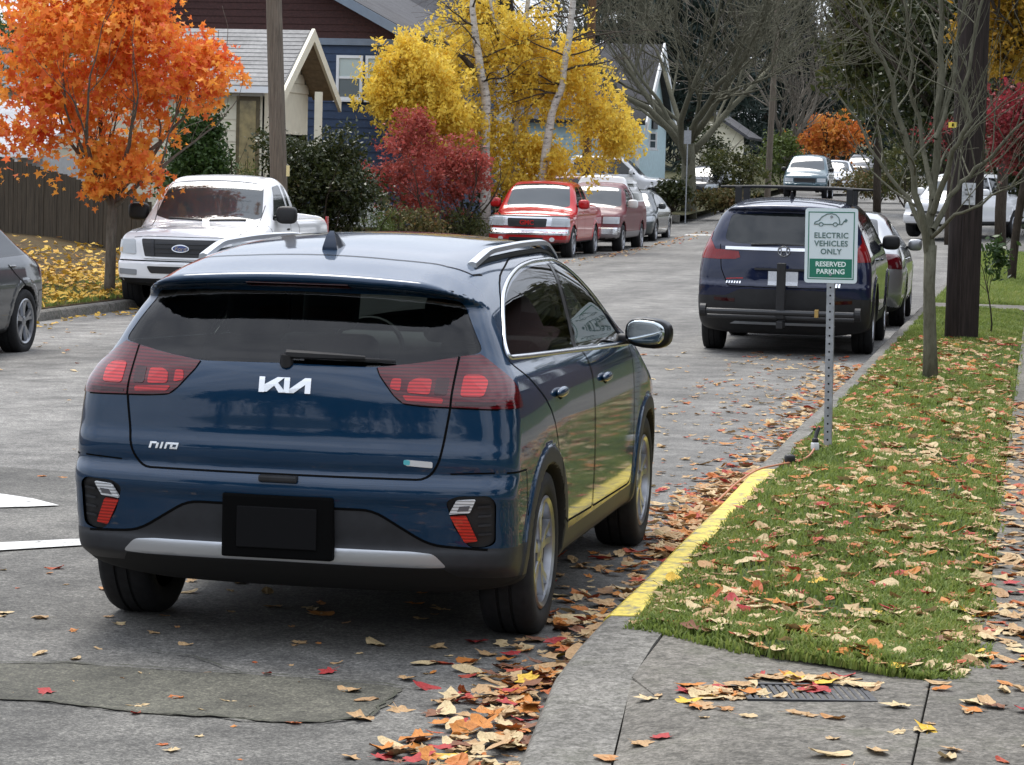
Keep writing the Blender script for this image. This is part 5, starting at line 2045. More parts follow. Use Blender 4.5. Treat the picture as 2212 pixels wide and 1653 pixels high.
def build_fence():
    A, B_ = at(-70, 520, 37.), at(318, 540, 33.2)
    tA, tB = at(-70, 318, 37.)[2], at(318, 432, 33.2)[2]
    root = empty('board_fence', (A[0], A[1], 0), 0, 'weathered dark brown vertical board fence behind the orange maple', 'fence')
    L_ = math.hypot(B_[0]-A[0], B_[1]-A[1])
    n = int(L_/.15)
    ang = math.atan2(B_[1]-A[1], B_[0]-A[0])
    root.rotation_euler = (0, 0, ang)
    for i in range(n):
        t = i/n
        x = t*L_
        base = float(zleft(A[0]+(B_[0]-A[0])*t, 35))-.1
        top = tA+(tB-tA)*t+random.uniform(-.02, .02)
        w_ = .142+random.uniform(-.004, .004)
        mb = MB()
        th = random.uniform(0, .012)
        mb.box((x, -.012-th, base), (x+w_, .012-th, top))
        mb.build('board', FENCEM, root)
    for t in (.02, .33, .66, .98):
        mb = MB()
        mb.box((t*L_-.05, .025, -.1), (t*L_+.05, .125, tA+(tB-tA)*t-.05))
        mb.build('post', FENCEM, root)
    for dz in (.35, -.3):
        mb = MB()
        zA = (tA+.45)/2+dz
        zB = (tB+.45)/2+dz*.6
        mb.add([(0, .012, zA), (L_, .012, zB), (L_, .05, zB), (0, .05, zA), (0, .012, zA+.09), (L_, .012, zB+.09), (L_, .05, zB+.09), (0, .05, zA+.09)],
               [(0, 3, 2, 1), (4, 5, 6, 7), (0, 1, 5, 4), (1, 2, 6, 5), (2, 3, 7, 6), (3, 0, 4, 7)])
        mb.build('rail', FENCEM, root)


build_fence()


def shingle_mat(name, a, b_, sx=3., sy=7.):
    m, n, o = newmat(name)
    b = pbsdf(n, a, .9, 0, 0, .2)
    f = noise(n, 12, 6, .7)
    f2 = noise(n, 1.2, 5, .6)
    k = mixc(n, ramp(n, f, [(.3, b_), (.7, a)]), ramp(n, f2, [(.3, (.8, .8, .8)), (.7, (1.2, 1.2, 1.2))]), 1., 'MULTIPLY')
    n.links.new(k, b.inputs['Base Color'])
    bump(n, f, b, .5, .02)
    n.links.new(b.outputs['BSDF'], o.inputs['Surface'])
    return m


ROOFG = shingle_mat('roof_grey_shingle', (.30, .295, .285), (.19, .185, .18))
ROOFD = shingle_mat('roof_dark_shingle', (.09, .09, .095), (.05, .05, .055))
CREAM = simple('cream_paint', (.66, .62, .48), .6, var=.06, scale=6)
BLUEW = simple('blue_siding', (.022, .045, .095), .7, var=.15, scale=9)
BROWNS = simple('brown_shingle', (.045, .017, .015), .85, var=.35, scale=18)
TRIMB = simple('blue_grey_trim', (.16, .20, .25), .6, var=.08, scale=6)
WHITET = simple('white_trim', (.72, .74, .75), .5)
TEALW = simple('teal_siding', (.42, .56, .60), .65, var=.12, scale=7)
GREYW = simple('grey_siding', (.40, .41, .41), .7, var=.1, scale=6)
BLIND = simple('window_blind', (.42, .50, .48), .4, 0, .6)
PANE = simple('window_pane', (.10, .13, .14), .06, 0, 0, .8)
SOFFIT = simple('soffit_board', (.22, .17, .11), .8, var=.2, scale=10)


def wallx(root, name, x0, x1, y, z0, z1, mat, th=.15, board=0., top=None, course='siding_board'):
    """wall facing -Y; board>0 lays lap siding courses on it; top(x)->max z for gables"""
    mb = MB()
    if top is None:
        mb.box((x0, y, z0), (x1, y+th, z1))
    else:
        xs = np.linspace(x0, x1, 17)
        poly = [(x0, z0), (x1, z0)]+[(float(x), float(top(x))) for x in xs[::-1]]
        n = len(poly)
        mb.add([(p[0], y, p[1]) for p in poly]+[(p[0], y+th, p[1]) for p in poly], [tuple(range(n))]+[tuple(range(2*n-1, n-1, -1))]+[(i, n+i, n+(i+1) % n, (i+1) % n) for i in range(n)])
    wl = mb.build(name, mat, root)
    if board:
        z = z0
        while z < z1-.02:
            zt = min(z+board, z1)
            a, b = x0, x1
            if top is not None:
                xs = np.linspace(x0, x1, 120)
                ok = xs[top(xs) > zt]
                if not len(ok):
                    break
                a, b = float(ok[0]), float(ok[-1])
            if b-a > .1:
                mb = MB()
                mb.add([(a, y-.022, z), (b, y-.022, z), (b, y-.004, zt), (a, y-.004, zt), (a, y+.002, z), (b, y+.002, z)], [(0, 1, 2, 3), (0, 4, 5, 1), (0, 3, 4), (1, 5, 2)])
                mb.build(course, mat, wl)
            z += board
    return wl


def window(root, x0, x1, y, z0, z1, frame, fw=.07, pane=None, blind=True, rail=True):
    mb = MB()
    for lo, hi in (((x0, z0), (x1, z0+fw)), ((x0, z1-fw), (x1, z1)), ((x0, z0+fw), (x0+fw, z1-fw)), ((x1-fw, z0+fw), (x1, z1-fw))):
        mb.box((lo[0], y-.05, lo[1]), (hi[0], y+.02, hi[1]))
    f = mb.build('window', frame, root)
    zm = (z0+z1)/2
    if rail:
        mb = MB()
        mb.box((x0+fw, y-.035, zm-fw*.4), (x1-fw, y+.01, zm+fw*.4))
        mb.build('meeting_rail', frame, f)
    for a, b, bl in ((z0+fw, zm, False), (zm, z1-fw, blind)):
        mb = MB()
        mb.box((x0+fw, y-.012, a), (x1-fw, y-.006, b))
        mb.build('pane', BLIND if bl else (pane or PANE), f)
    mb = MB()
    mb.box((x0-.06, y-.09, z0-.05), (x1+.06, y+.0, z0-.002))
    mb.build('sill', frame, f)
    return f


def roof_slab(root, name, pts, th, mat):
    """pts: 4 top corners counter-clockwise seen from outside"""
    P = [np.array(p, float) for p in pts]
    n = np.cross(P[1]-P[0], P[3]-P[0])
    n = n/np.linalg.norm(n)
    V = P+[p-n*th for p in P]
    mb = MB()
    mb.add(V, [(0, 1, 2, 3), (7, 6, 5, 4)]+[(i, 4+i, 4+(i+1) % 4, (i+1) % 4) for i in range(4)])
    return mb.build(name, mat, root)


def roof_courses(root, roof, e0, e1, r0, r1, n, mat, lift=.008):
    """shingle courses as thin overlapping strips from eave e0-e1 to ridge r0-r1"""
    e0, e1, r0, r1 = (np.array(q, float) for q in (e0, e1, r0, r1))
    nn = np.cross(e1-e0, r0-e0)
    nn = nn/np.linalg.norm(nn)
    for i in range(n):
        a, b = i/n, (i+1)/n+.002
        A, B_, C, D = e0+(r0-e0)*a, e1+(r1-e1)*a, e1+(r1-e1)*b, e0+(r0-e0)*b
        mb = MB()
        mb.add([A+nn*lift*2, B_+nn*lift*2, C+nn*lift*.4, D+nn*lift*.4, A, B_], [(0, 1, 2, 3), (0, 4, 5, 1)])
        mb.build('shingle_course', mat, roof)


# ---- cream house with a steep porch gable
def cream_house():
    Yr, Y0, Y1 = 48.1, 45.9, 50.3
    pk = at(672, 66, Yr)
    zr = pk[2]
    ze = at(600, 186, Y0)[2]
    xg = pk[0]
    root = empty('cream_house', (0, 0, 0), 0, 'cream house with grey shingle roof and steep porch gable', 'house')
    xl = -24.
    rf = roof_slab(root, 'roof', [(xl, Y0, ze), (xg, Y0, ze), (xg, Yr, zr), (xl, Yr, zr)], .12, ROOFG)
    roof_courses(root, rf, (xl, Y0, ze), (xg-.02, Y0, ze), (xl, Yr, zr), (xg-.02, Yr, zr), 14, ROOFG)
    roof_slab(root, 'roof', [(xg, Y1, ze), (xl, Y1, ze), (xl, Yr+.001, zr), (xg, Yr+.001, zr)], .12, ROOFG)
    # gutter and rake boards
    mb = MB().box((xl, Y0-.1, ze-.16), (xg-.15, Y0-.01, ze-.02))
    mb.build('gutter', WHITET, root)
    sl = (zr-ze)/(Yr-Y0)
    for y0, y1, s_ in ((Y0-.35, Yr, 1), (Y1+.25, Yr+.0, -1)):
        za = zr-sl*abs(y0-Yr)
        mb = MB()
        mb.add([(xg+.02, y0, za-.02), (xg+.02, y1, zr+.04), (xg+.02, y1, zr-.24), (xg+.02, y0, za-.28), (xg+.09, y0, za-.02), (xg+.09, y1, zr+.04), (xg+.09, y1, zr-.24), (xg+.09, y0, za-.28)],
               [(0, 1, 2, 3), (7, 6, 5, 4), (0, 4, 5, 1), (1, 5, 6, 2), (2, 6, 7, 3), (3, 7, 4, 0)])
        mb.build('rake_board', CREAM, root)
    # gable wall set back under the rake, lap siding
    xw = xg-.55
    z0 = float(zleft(-14, 48))
    zs = np.arange(z0, zr-.1, .22)
    gw = MB()
    gw.add([(xw, Y0+.35, z0), (xw, Y1-.35, z0), (xw, Y1-.35, ze-.1), (xw, Yr, zr-.15), (xw, Y0+.35, ze-.1)], [(0, 1, 2, 3, 4)])
    gwo = gw.build('gable_wall', CREAM, root)
    for z in zs:
        if z < ze-.15:
            continue
        hw_ = max(.05, (zr-.1-z-.2)/sl)
        mb = MB()
        mb.add([(xw+.03, Yr-hw_, z), (xw+.03, Yr+hw_, z), (xw+.008, Yr+hw_, z+.215), (xw+.008, Yr-hw_, z+.215), (xw, Yr-hw_, z), (xw, Yr+hw_, z)], [(0, 1, 2, 3), (0, 4, 5, 1)])
        mb.build('siding_board', CREAM, gwo)
    # soffit boards under the far slope
    for k in range(6):
        t0, t1 = k/6, (k+1)/6-.01
        mb = MB()
        y0, y1 = Yr+(Y1-Yr)*t0, Yr+(Y1-Yr)*t1
        za, zb = zr-sl*(y0-Yr)-.17, zr-sl*(y1-Yr)-.17
        mb.add([(xw+.03, y0, za), (xg, y0, za), (xg, y1, zb), (xw+.03, y1, zb), (xw+.03, y0, za-.02), (xg, y0, za-.02), (xg, y1, zb-.02), (xw+.03, y1, zb-.02)], [(0, 1, 2, 3), (7, 6, 5, 4), (0, 4, 5, 1), (2, 6, 7, 3)])
        mb.build('soffit_board', SOFFIT, root)
    yw = Y0+.35
    wallx(root, 'wall', xl, xw, yw, z0, ze-.12, CREAM, .15, .24)
    dx0, dx1 = at(512, 240, yw)[0], at(562, 240, yw)[0]
    dz1 = at(530, 208, yw)[2]
    mb = MB().box((dx0, yw-.05, z0), (dx1, yw-.0, dz1))
    dr = mb.build('door', simple('door_brown', (.10, .075, .03), .5, var=.3, scale=8), root)
    mb = MB().box((dx0+.08, yw-.06, z0+1.0), (dx1-.08, yw-.052, dz1-.1))
    mb.build('pane', simple('door_pane', (.24, .19, .08), .15, var=.4, scale=5), dr)
    mb = MB().box((dx0-.1, yw-.07, dz1+.002), (dx1+.1, yw-.024, dz1+.14))
    mb.build('door_lintel', WHITET, dr)
    # porch post and downpipe
    mb = MB().box((at(690, 200, yw)[0]-.07, yw-.12, z0), (at(690, 200, yw)[0]+.07, yw+.02, ze-.1))
    mb.build('porch_post', CREAM, root)
    xd = at(617, 190, Y0)[0]-.25
    mb = MB().box((xd, Y0-.1, z0), (xd+.09, Y0-.01, ze-.17))
    mb.build('downpipe', WHITET, root)
    mb = MB().box((xw-.05, yw+1.2, z0), (xw+.0, Y1-.4, ze-1.0))
    mb.build('porch_rail', BLUEW, root)


cream_house()


def blue_house():
    Y = 54.
    root = empty('blue_house', (0, 0, 0), 0, 'dark blue house with brown shingled gable and white sash windows', 'house')
    xr = at(905, 75, Y)[0]
    zR = at(905, 76, Y)[2]
    A = at(770, 0, Y)
    m_ = (A[2]-zR)/(A[0]-xr)
    xp = xr-5.0
    zp = zR+m_*(xp-xr)
    z0 = float(zleft(-14, Y))
    zb = at(760, 98, Y)[2]
    top = lambda x: np.where(x > xp, zR+m_*(x-xr), zp-abs(m_)*(xp-x))-.1
    xl = xp-5.
    wallx(root, 'wall', xl+.3, xr-.35, Y, z0, zb, BLUEW, .2, .20)
    wallx(root, 'gable', xl+.3, xr-.35, Y-.03, zb+.16, zp, BROWNS, .2, .17, top, 'shingle_course')
    mb = MB().box((xl+.3, Y-.09, zb), (xr-.35, Y+.0, zb+.16))
    mb.build('band_board', TRIMB, root)
    for a, b, px0, px1 in ((at(731, 0, Y)[0], at(788, 0, Y)[0], 0, 0), (at(794, 0, Y)[0], at(852, 0, Y)[0], 0, 0)):
        window(root, a, b, Y-.03, at(760, 216, Y)[2], at(760, 120, Y)[2], WHITET, .07)
    for sgn in (1, -1):
        xe, ze = (xr, zR) if sgn > 0 else (xl, zp-abs(m_)*(xp-xl))
        pts = [(xe, Y-.5, ze), (xe, Y+12, ze), (xp, Y+12, zp), (xp, Y-.5, zp)]
        if sgn < 0:
            pts = pts[::-1]
        roof_slab(root, 'roof', pts, .1, ROOFD)
        mb = MB()
        mb.add([(xe, Y-.55, ze-.02), (xp, Y-.55, zp-.02), (xp, Y-.55, zp-.26), (xe, Y-.55, ze-.26), (xe, Y-.505, ze-.02), (xp, Y-.505, zp-.02), (xp, Y-.505, zp-.26), (xe, Y-.505, ze-.26)],
               [(0, 1, 2, 3), (7, 6, 5, 4), (0, 4, 5, 1), (2, 6, 7, 3), (0, 3, 7, 4), (1, 5, 6, 2)])
        mb.build('rake_board', TRIMB, root)
    mb = MB().box((xr-.55, Y+.25, z0), (xr-.35, Y+11.5, zR-.2))
    mb.build('side_wall', BLUEW, root)
    mb = MB().box((xr-1.5, Y-2.2, z0), (xr-.1, Y-2.0, z0+.55))
    mb.build('porch_base', WHITET, root)


blue_house()


def back_house():
    root = empty('dark_roofed_house', (0, 0, 0), 0, 'house with dark grey roof seen behind the birch', 'house')
    Y = 72.
    xr = at(1010, 100, Y)[0]
    z0 = .5
    wallx(root, 'wall', xr-10, xr-.5, Y, z0, 4.6, GREYW, .2, .25)
    roof_slab(root, 'roof', [(xr-10.5, Y-.6, 4.5), (xr, Y-.6, 4.5), (xr, Y+5, 9.6), (xr-10.5, Y+5, 9.6)], .15, ROOFD)
    roof_slab(root, 'roof', [(xr, Y+10.6, 4.5), (xr-10.5, Y+10.6, 4.5), (xr-10.5, Y+5.001, 9.6), (xr, Y+5.001, 9.6)], .15, ROOFD)
    mb = MB().add([(xr-.5, Y, z0), (xr-.5, Y+10, z0), (xr-.5, Y+10, 4.6), (xr-.5, Y+5, 9.3), (xr-.5, Y, 4.6)], [(0, 1, 2, 3, 4)])
    mb.build('gable_wall', GREYW, root)


back_house()


def teal_house():
    Yr = 91.
    pk = at(1433, 96, Yr)
    root = empty('teal_house', (0, 0, 0), 0, 'pale teal house with steep dark roof beyond the birch', 'house')
    xg, zr = pk[0], pk[2]
    ze = at(1405, 262, 87.)[2]
    Y0, Y1 = 87., 95.
    xl = xg-9
    z0 = float(rise(88))+.1
    rf = roof_slab(root, 'roof', [(xl, Y0, ze), (xg, Y0, ze), (xg, Yr, zr), (xl, Yr, zr)], .18, ROOFD)
    roof_slab(root, 'roof', [(xg, Y1, ze), (xl, Y1, ze), (xl, Yr+.001, zr), (xg, Yr+.001, zr)], .18, ROOFD)
    for y0 in (Y0-.2, Y1+.2):
        mb = MB()
        mb.add([(xg+.01, y0, ze-.05), (xg+.01, Yr, zr+.05), (xg+.01, Yr, zr-.4), (xg+.01, y0, ze-.5), (xg+.08, y0, ze-.05), (xg+.08, Yr, zr+.05), (xg+.08, Yr, zr-.4), (xg+.08, y0, ze-.5)],
               [(0, 1, 2, 3), (7, 6, 5, 4), (0, 4, 5, 1), (2, 6, 7, 3), (0, 3, 7, 4), (1, 5, 6, 2)])
        mb.build('rake_board', WHITET, root)
    wallx(root, 'wall', xl, xg-.3, Y0+.5, z0, ze-.05, TEALW, .2, .28)
    mb = MB().add([(xg-.28, Y0+.5, z0), (xg-.28, Y1-.5, z0), (xg-.28, Y1-.5, ze), (xg-.28, Yr, zr-.3), (xg-.28, Y0+.5, ze)], [(0, 1, 2, 3, 4)])
    mb.build('gable_wall', TEALW, root)
    mb = MB().box((xg-.42, Y0+.38, z0), (xg-.26, Y0+.46, ze-.1))
    mb.build('corner_board', WHITET, root)
    mb = MB().box((xg-.29, 90.4, zr-3.2), (xg-.2, 91.6, zr-2.0))
    mb.build('window', DARK, root)
    a, b = at(1402, 300, Y0+.5)[0], at(1420, 300, Y0+.5)[0]
    window(root, a, b, Y0+.47, at(1400, 322, Y0)[2], at(1400, 285, Y0)[2], WHITET, .06, None, False)


teal_house()


def grey_garage():
    root = empty('grey_garage', (0, 0, 0), 0, 'pale grey outbuilding with gutter showing above the board fence', 'garage')
    Y = 41.
    xr = at(96, 330, Y)[0]
    zg = at(40, 325, Y)[2]
    wallx(root, 'wall', xr-6, xr-.25, Y, .4, zg-.15, GREYW, .2, .2)
    roof_slab(root, 'roof', [(xr-6.3, Y-.4, zg), (xr, Y-.4, zg), (xr, Y+3, zg+1.1), (xr-6.3, Y+3, zg+1.1)], .1, shingle_mat('pale_roof', (.42, .43, .44), (.3, .31, .32)))
    mb = MB().box((xr-6.3, Y-.52, zg-.14), (xr+.05, Y-.405, zg-.0))
    mb.build('gutter', WHITET, root)
    mb = MB().box((xr-.5, Y-.45, zg-.5), (xr-.4, Y-.3, zg-.145))
    mb.build('downpipe', WHITET, root)
    mb = MB().box((xr-.25, Y+.05, .4), (xr-.05, Y+3, zg-.1))
    mb.build('side_wall', GREYW, root)


grey_garage()
# low cream cottage glimpsed through the bare tree
root = empty('cream_cottage', (0, 0, 0), 0, 'cream cottage gable glimpsed through the bare tree', 'house')
q = at(1540, 290, 112)
wallx(root, 'wall', q[0]-1.2, q[0]+1.4, 112, float(rise(112)), q[2]+.9, CREAM, .2, .3, lambda x: q[2]+.9-.7*np.abs(x-q[0]))
roof_slab(root, 'roof', [(q[0]-1.5, 111.6, q[2]-.1), (q[0]-1.5, 118, q[2]-.1), (q[0], 118, q[2]+1.0), (q[0], 111.6, q[2]+1.0)][::-1], .12, ROOFD)
roof_slab(root, 'roof', [(q[0]+1.7, 111.6, q[2]-.1), (q[0]+1.7, 118, q[2]-.1), (q[0], 118, q[2]+1.001), (q[0], 111.6, q[2]+1.001)], .12, ROOFD)


# ------------------------------------------------------------------ trees and shrubs
def leaf_mat(name, stops, trans=.35, scale=.9, rough=.6, amount=.5):
    """colour differs leaf by leaf (per island) and clump by clump (noise)"""
    if name in MATS:
        return MATS[name]
    m, n, o = newmat(name)
    g = n.nodes.new('ShaderNodeNewGeometry')
    f = noise(n, scale, 3, .6)
    mx_ = n.nodes.new('ShaderNodeMath')
    mx_.operation = 'MULTIPLY_ADD'
    mx_.inputs[1].default_value = amount
    n.links.new(g.outputs['Random Per Island'], mx_.inputs[0])
    m2 = n.nodes.new('ShaderNodeMath')
    m2.operation = 'MULTIPLY_ADD'
    m2.inputs[1].default_value = 1.7*(1-amount)
    m2.inputs[2].default_value = -.35*(1-amount)
    n.links.new(f, m2.inputs[0])
    n.links.new(m2.outputs[0], mx_.inputs[2])
    k = ramp(n, mx_.outputs[0], stops)
    d = n.nodes.new('ShaderNodeBsdfPrincipled')
    d.inputs['Roughness'].default_value = rough
    d.inputs['Specular IOR Level'].default_value = .3
    t = n.nodes.new('ShaderNodeBsdfTranslucent')
    x = n.nodes.new('ShaderNodeMixShader')
    x.inputs['Fac'].default_value = trans
    n.links.new(k, d.inputs['Base Color'])
    n.links.new(k, t.inputs['Color'])
    n.links.new(d.outputs['BSDF'], x.inputs[1])
    n.links.new(t.outputs['BSDF'], x.inputs[2])
    n.links.new(x.outputs['Shader'], o.inputs['Surface'])
    return m


def maple_outline():
    pts = []
    for a, r_ in [(-90, .12), (-62, .42), (-35, .62), (-22, .40), (0, .40), (22, .88), (38, .55), (58, .50), (90, 1.05), (122, .50), (142, .55), (158, .88), (180, .40), (202, .40), (215, .62), (242, .42)]:
        pts.append((r_*math.cos(R(a)), r_*math.sin(R(a))))
    return np.array(pts)


LEAFT = {}
_o = maple_outline()
LEAFT['maple'] = (np.c_[_o*.55, .16*np.abs(_o[:, 0])-.05*_o[:, 1]**2], [list(range(len(_o)))])
_q = np.array([(0, -.5), (.2, -.15), (.22, .1), (0, .5), (-.22, .1), (-.2, -.15)])
LEAFT['oval'] = (np.c_[_q, .25*np.abs(_q[:, 0])], [[0, 1, 2, 3, 4, 5]])
LEAFT['rhomb'] = (np.array([(0, -.5, 0), (.26, 0, .06), (0, .5, 0), (-.26, 0, .06)]), [[0, 1, 2, 3]])
LEAFT['star'] = (np.array([(0, -.35, 0), (.16, -.12, .03), (.48, .06, .0), (.17, .16, .05), (0, .6, -.04), (-.17, .16, .05), (-.48, .06, 0), (-.16, -.12, .03)]), [list(range(8))])
LEAFT['needle'] = (np.array([(-.05, -.5, 0), (.05, -.5, 0), (.09, .1, .03), (0, .5, 0), (-.09, .1, .03)]), [[0, 1, 2, 3, 4]])


def rand_rot(n, rg, flat=0., down=0.):
    """random frames; flat>0 biases the leaf normal upward"""
    nrm = rg.normal(size=(n, 3))
    nrm = unit(nrm)
    nrm = unit(nrm+np.array([0, 0, flat]))
    a = rg.normal(size=(n, 3))
    a = a+np.array([0, 0, -down])
    a = unit(a-nrm*(a*nrm).sum(1, keepdims=True))
    b = np.cross(nrm, a)
    return np.stack([b, a, nrm], 2)          # columns = x,y,z axes


def leaves_mesh(name, P, size, kind, mat, parent=None, rg=RNG, flat=.4, down=0., M=None):
    T, F_ = LEAFT[kind]
    n, k = len(P), len(T)
    Rm = M if M is not None else rand_rot(n, rg, flat, down)
    s_ = np.asarray(size)
    if s_.ndim == 0:
        s_ = size*rg.uniform(.45, 1.4, n)
    V = np.einsum('nij,kj->nki', Rm, T)*s_[:, None, None]+P[:, None, :]
    idx = np.arange(n)[:, None]*k+np.array(F_[0])[None]
    return from_np(name, V.reshape(-1, 3), idx, mat, parent)


def clumps(center, rad, nclump, per, spread, rg, shell=.55, squash=1., zmin=None, dens=None):
    """leaf positions: clumps scattered through an ellipsoid, denser to the outside"""
    d = unit(rg.normal(size=(nclump*3, 3)))
    r_ = (shell+(1-shell)*rg.random(nclump*3))**.6*rg.uniform(.55, 1.0, nclump*3)
    C = d*r_[:, None]
    # lumpy outline
    lump = .80+.24*np.sin(d[:, 0]*4.1+center[0])*np.sin(d[:, 1]*3.7+1.3+center[1])+.18*np.sin(d[:, 2]*5.3+d[:, 0]*3.)
    C = C*lump[:, None]*np.array(rad)+np.array(center)
    if zmin is not None:
        C = C[C[:, 2] > zmin]
    if dens is not None:
        C = C[rg.random(len(C)) < dens(C)]
    C = C[:nclump]
    sp = rg.uniform(.5, 1.3, len(C))*spread
    P = (C[:, None, :]+rg.normal(size=(len(C), per, 3))*sp[:, None, None]*np.array([1, 1, .75])).reshape(-1, 3)
    return P


def branch_segs(base, direc, length, r0, depth, rg, spread=.6, up=.15, nchild=(2, 4), shrink=.68, wob=.12, seg=4, taper=.55, minr=.004):
    """recursive limbs -> list of polylines with radii, and the tips"""
    out, tips = [], []

    def go(p, d, L_, r_, lev):
        pts, rad = [p], [r_]
        q = p
        dd = d
        for i in range(seg):
            dd = unit(dd+rg.normal(size=3)*wob+np.array([0, 0, up*(.4 if lev else .1)]))
            q = q+dd*L_/seg
            pts.append(q)
            rad.append(max(minr, r_*(1-(1-taper)*(i+1)/seg)))
        out.append((pts, rad, lev))
        if lev >= depth:
            tips.append(q)
            return
        nc = rg.integers(nchild[0], nchild[1]+1)
        for j in range(nc):
            t = 1.0 if j == 0 else rg.uniform(.35, .98)
            k = min(int(t*seg), seg)
            pp = pts[k]
            a = unit(rg.normal(size=3))
            nd = unit(dd*(1.0 if j else 1.6)+a*spread*(1.0 if j else .4)+np.array([0, 0, up]))
            go(pp, nd, L_*shrink*rg.uniform(.75, 1.15), max(minr, rad[k]*(.62 if j else .85)), lev+1)
    go(np.array(base, float), unit(np.array(direc, float)), length, r0, 0)
    return out, tips


def limbs_mesh(name, segs, mat, parent, nmax=10):
    V, F_ = [], []
    for pts, rad, lev in segs:
        n = max(3, nmax-2*lev)
        m_ = MB()
        m_.tube(pts, rad, n, lev == 0)
        b = len(V)
        V += m_.v
        F_ += [[i+b for i in f] for f in m_.f]
    return from_np(name, V, F_, mat, parent, True)


BARKG = wood_mat('bark_grey', (.17, .15, .125), (.075, .065, .05), (10, 10, 2))
BARKD = wood_mat('bark_dark', (.07, .055, .042), (.025, .02, .015), (10, 10, 2))
BARKO = wood_mat('bark_olive', (.15, .145, .105), (.07, .068, .045), (10, 10, 3))


def birch_bark():
    m, n, o = newmat('birch_bark')
    b = pbsdf(n, (.6, .58, .52), .7, 0, 0, .2)
    f = noise(n, 2.2, 6, .75, mapscale=(2, 2, 7))
    k = ramp(n, f, [(.36, (.03, .027, .024)), (.44, (.42, .39, .35)), (.7, (.66, .63, .57))])
    n.links.new(k, b.inputs['Base Color'])
    n.links.new(b.outputs['BSDF'], o.inputs['Surface'])
    return m


BIRCH = birch_bark()
M_OR = leaf_mat('leaves_orange', [(.0, (.85, .52, .10)), (.30, (.85, .38, .06)), (.58, (.82, .26, .05)), (.78, (.78, .16, .065)), (1., (.70, .09, .08))], .45, .75)
M_JR = leaf_mat('leaves_crimson', [(.0, (.15, .055, .035)), (.4, (.31, .07, .05)), (.75, (.43, .08, .065)), (1., (.38, .18, .08))], .35, 1.1)
M_YE = leaf_mat('leaves_birch_yellow', [(.0, (.52, .40, .09)), (.35, (.74, .55, .09)), (.7, (.85, .64, .09)), (1., (.80, .48, .07))], .45, .5)
M_GR = leaf_mat('leaves_green', [(.0, (.02, .045, .012)), (.5, (.045, .085, .02)), (1., (.085, .13, .035))], .25, 1.5, .4)
M_DG = leaf_mat('leaves_dark_green', [(.0, (.014, .022, .008)), (.5, (.032, .042, .012)), (.8, (.06, .062, .02)), (1., (.14, .085, .035))], .2, 1.2, .35)
M_CO = leaf_mat('needles_conifer', [(.0, (.010, .018, .015)), (.5, (.018, .031, .025)), (1., (.034, .05, .04))], .15, .4)
M_OL = leaf_mat('leaves_olive', [(.0, (.03, .04, .012)), (.5, (.06, .07, .02)), (.8, (.11, .10, .025)), (1., (.25, .16, .03))], .3, .5)
M_SH = leaf_mat('leaves_shrub', [(.0, (.04, .05, .015)), (.4, (.09, .09, .03)), (.7, (.16, .11, .04)), (1., (.22, .06, .03))], .3, 1.4)
M_CD = leaf_mat('leaves_cedar', [(.0, (.03, .05, .008)), (.5, (.07, .10, .015)), (1., (.11, .13, .03))], .25, 1.5)
M_FO = leaf_mat('leaves_far_orange', [(.0, (.45, .26, .05)), (.4, (.52, .19, .03)), (.8, (.46, .11, .03)), (1., (.40, .06, .04))], .4, .4)
M_RR = leaf_mat('leaves_red', [(.0, (.08, .025, .015)), (.4, (.20, .028, .03)), (.8, (.32, .035, .05)), (1., (.16, .09, .025))], .35, .6)
M_AM = leaf_mat('leaves_amber', [(.0, (.12, .10, .02)), (.4, (.30, .19, .02)), (.8, (.42, .22, .02)), (1., (.20, .06, .02))], .35, .6)


def orange_maple():
    rg = np.random.default_rng(3)
    b = np.array([-9.98, 25.4, 0.0])
    b[2] = float(zleft(b[0], b[1]))
    root = empty('orange_maple', tuple(b), 0, 'orange and red maple with slim grey trunk on the leafy verge', 'tree')
    segs, tips = branch_segs((0, 0, -.15), (.02, 0, 1), 1.55, .082, 0, rg, wob=.01, taper=.8, seg=5)
    top = segs[0][0][-1]
    for k in range(9):
        a = 2*math.pi*k/9+.3
        s2, t2 = branch_segs(top+np.array([0, 0, -.12*(k % 3)]), (math.cos(a)*.8, math.sin(a)*.8, 1.05), 1.25, .04, 3, rg, spread=.55, up=.1, nchild=(2, 3), shrink=.7, wob=.12)
        segs += [(p, r_, l_+1) for p, r_, l_ in s2]
        tips += t2
    limbs_mesh('trunk', segs, BARKG, root, 12)
    c0 = at(205, 120, 25.4)-b
    P = clumps((c0[0]+.08, 0, c0[2]+.25), (2.35, 2.0, 2.5), 820, 15, .125, rg, .3)
    low = clumps((c0[0]+.35, -.2, 1.75), (.95, .9, .55), 60, 14, .10, rg, .3)
    # hanging sprays below the crown
    P = np.concatenate([P, low, clumps((.55, -.5, 1.72), (.35, .3, .25), 10, 14, .09, rg), clumps((.05, -.4, 1.42), (.36, .3, .14), 12, 14, .08, rg), clumps((-1.2, -.2, 2.1), (.6, .6, .3), 22, 14, .1, rg), clumps((1.45, -.3, 3.1), (.7, .7, .8), 70, 14, .1, rg)])
    leaves_mesh('crown', P, .135, 'maple', M_OR, root, rg, .25, .5)
    # trunk protectors / low boards beside the trunk


orange_maple()


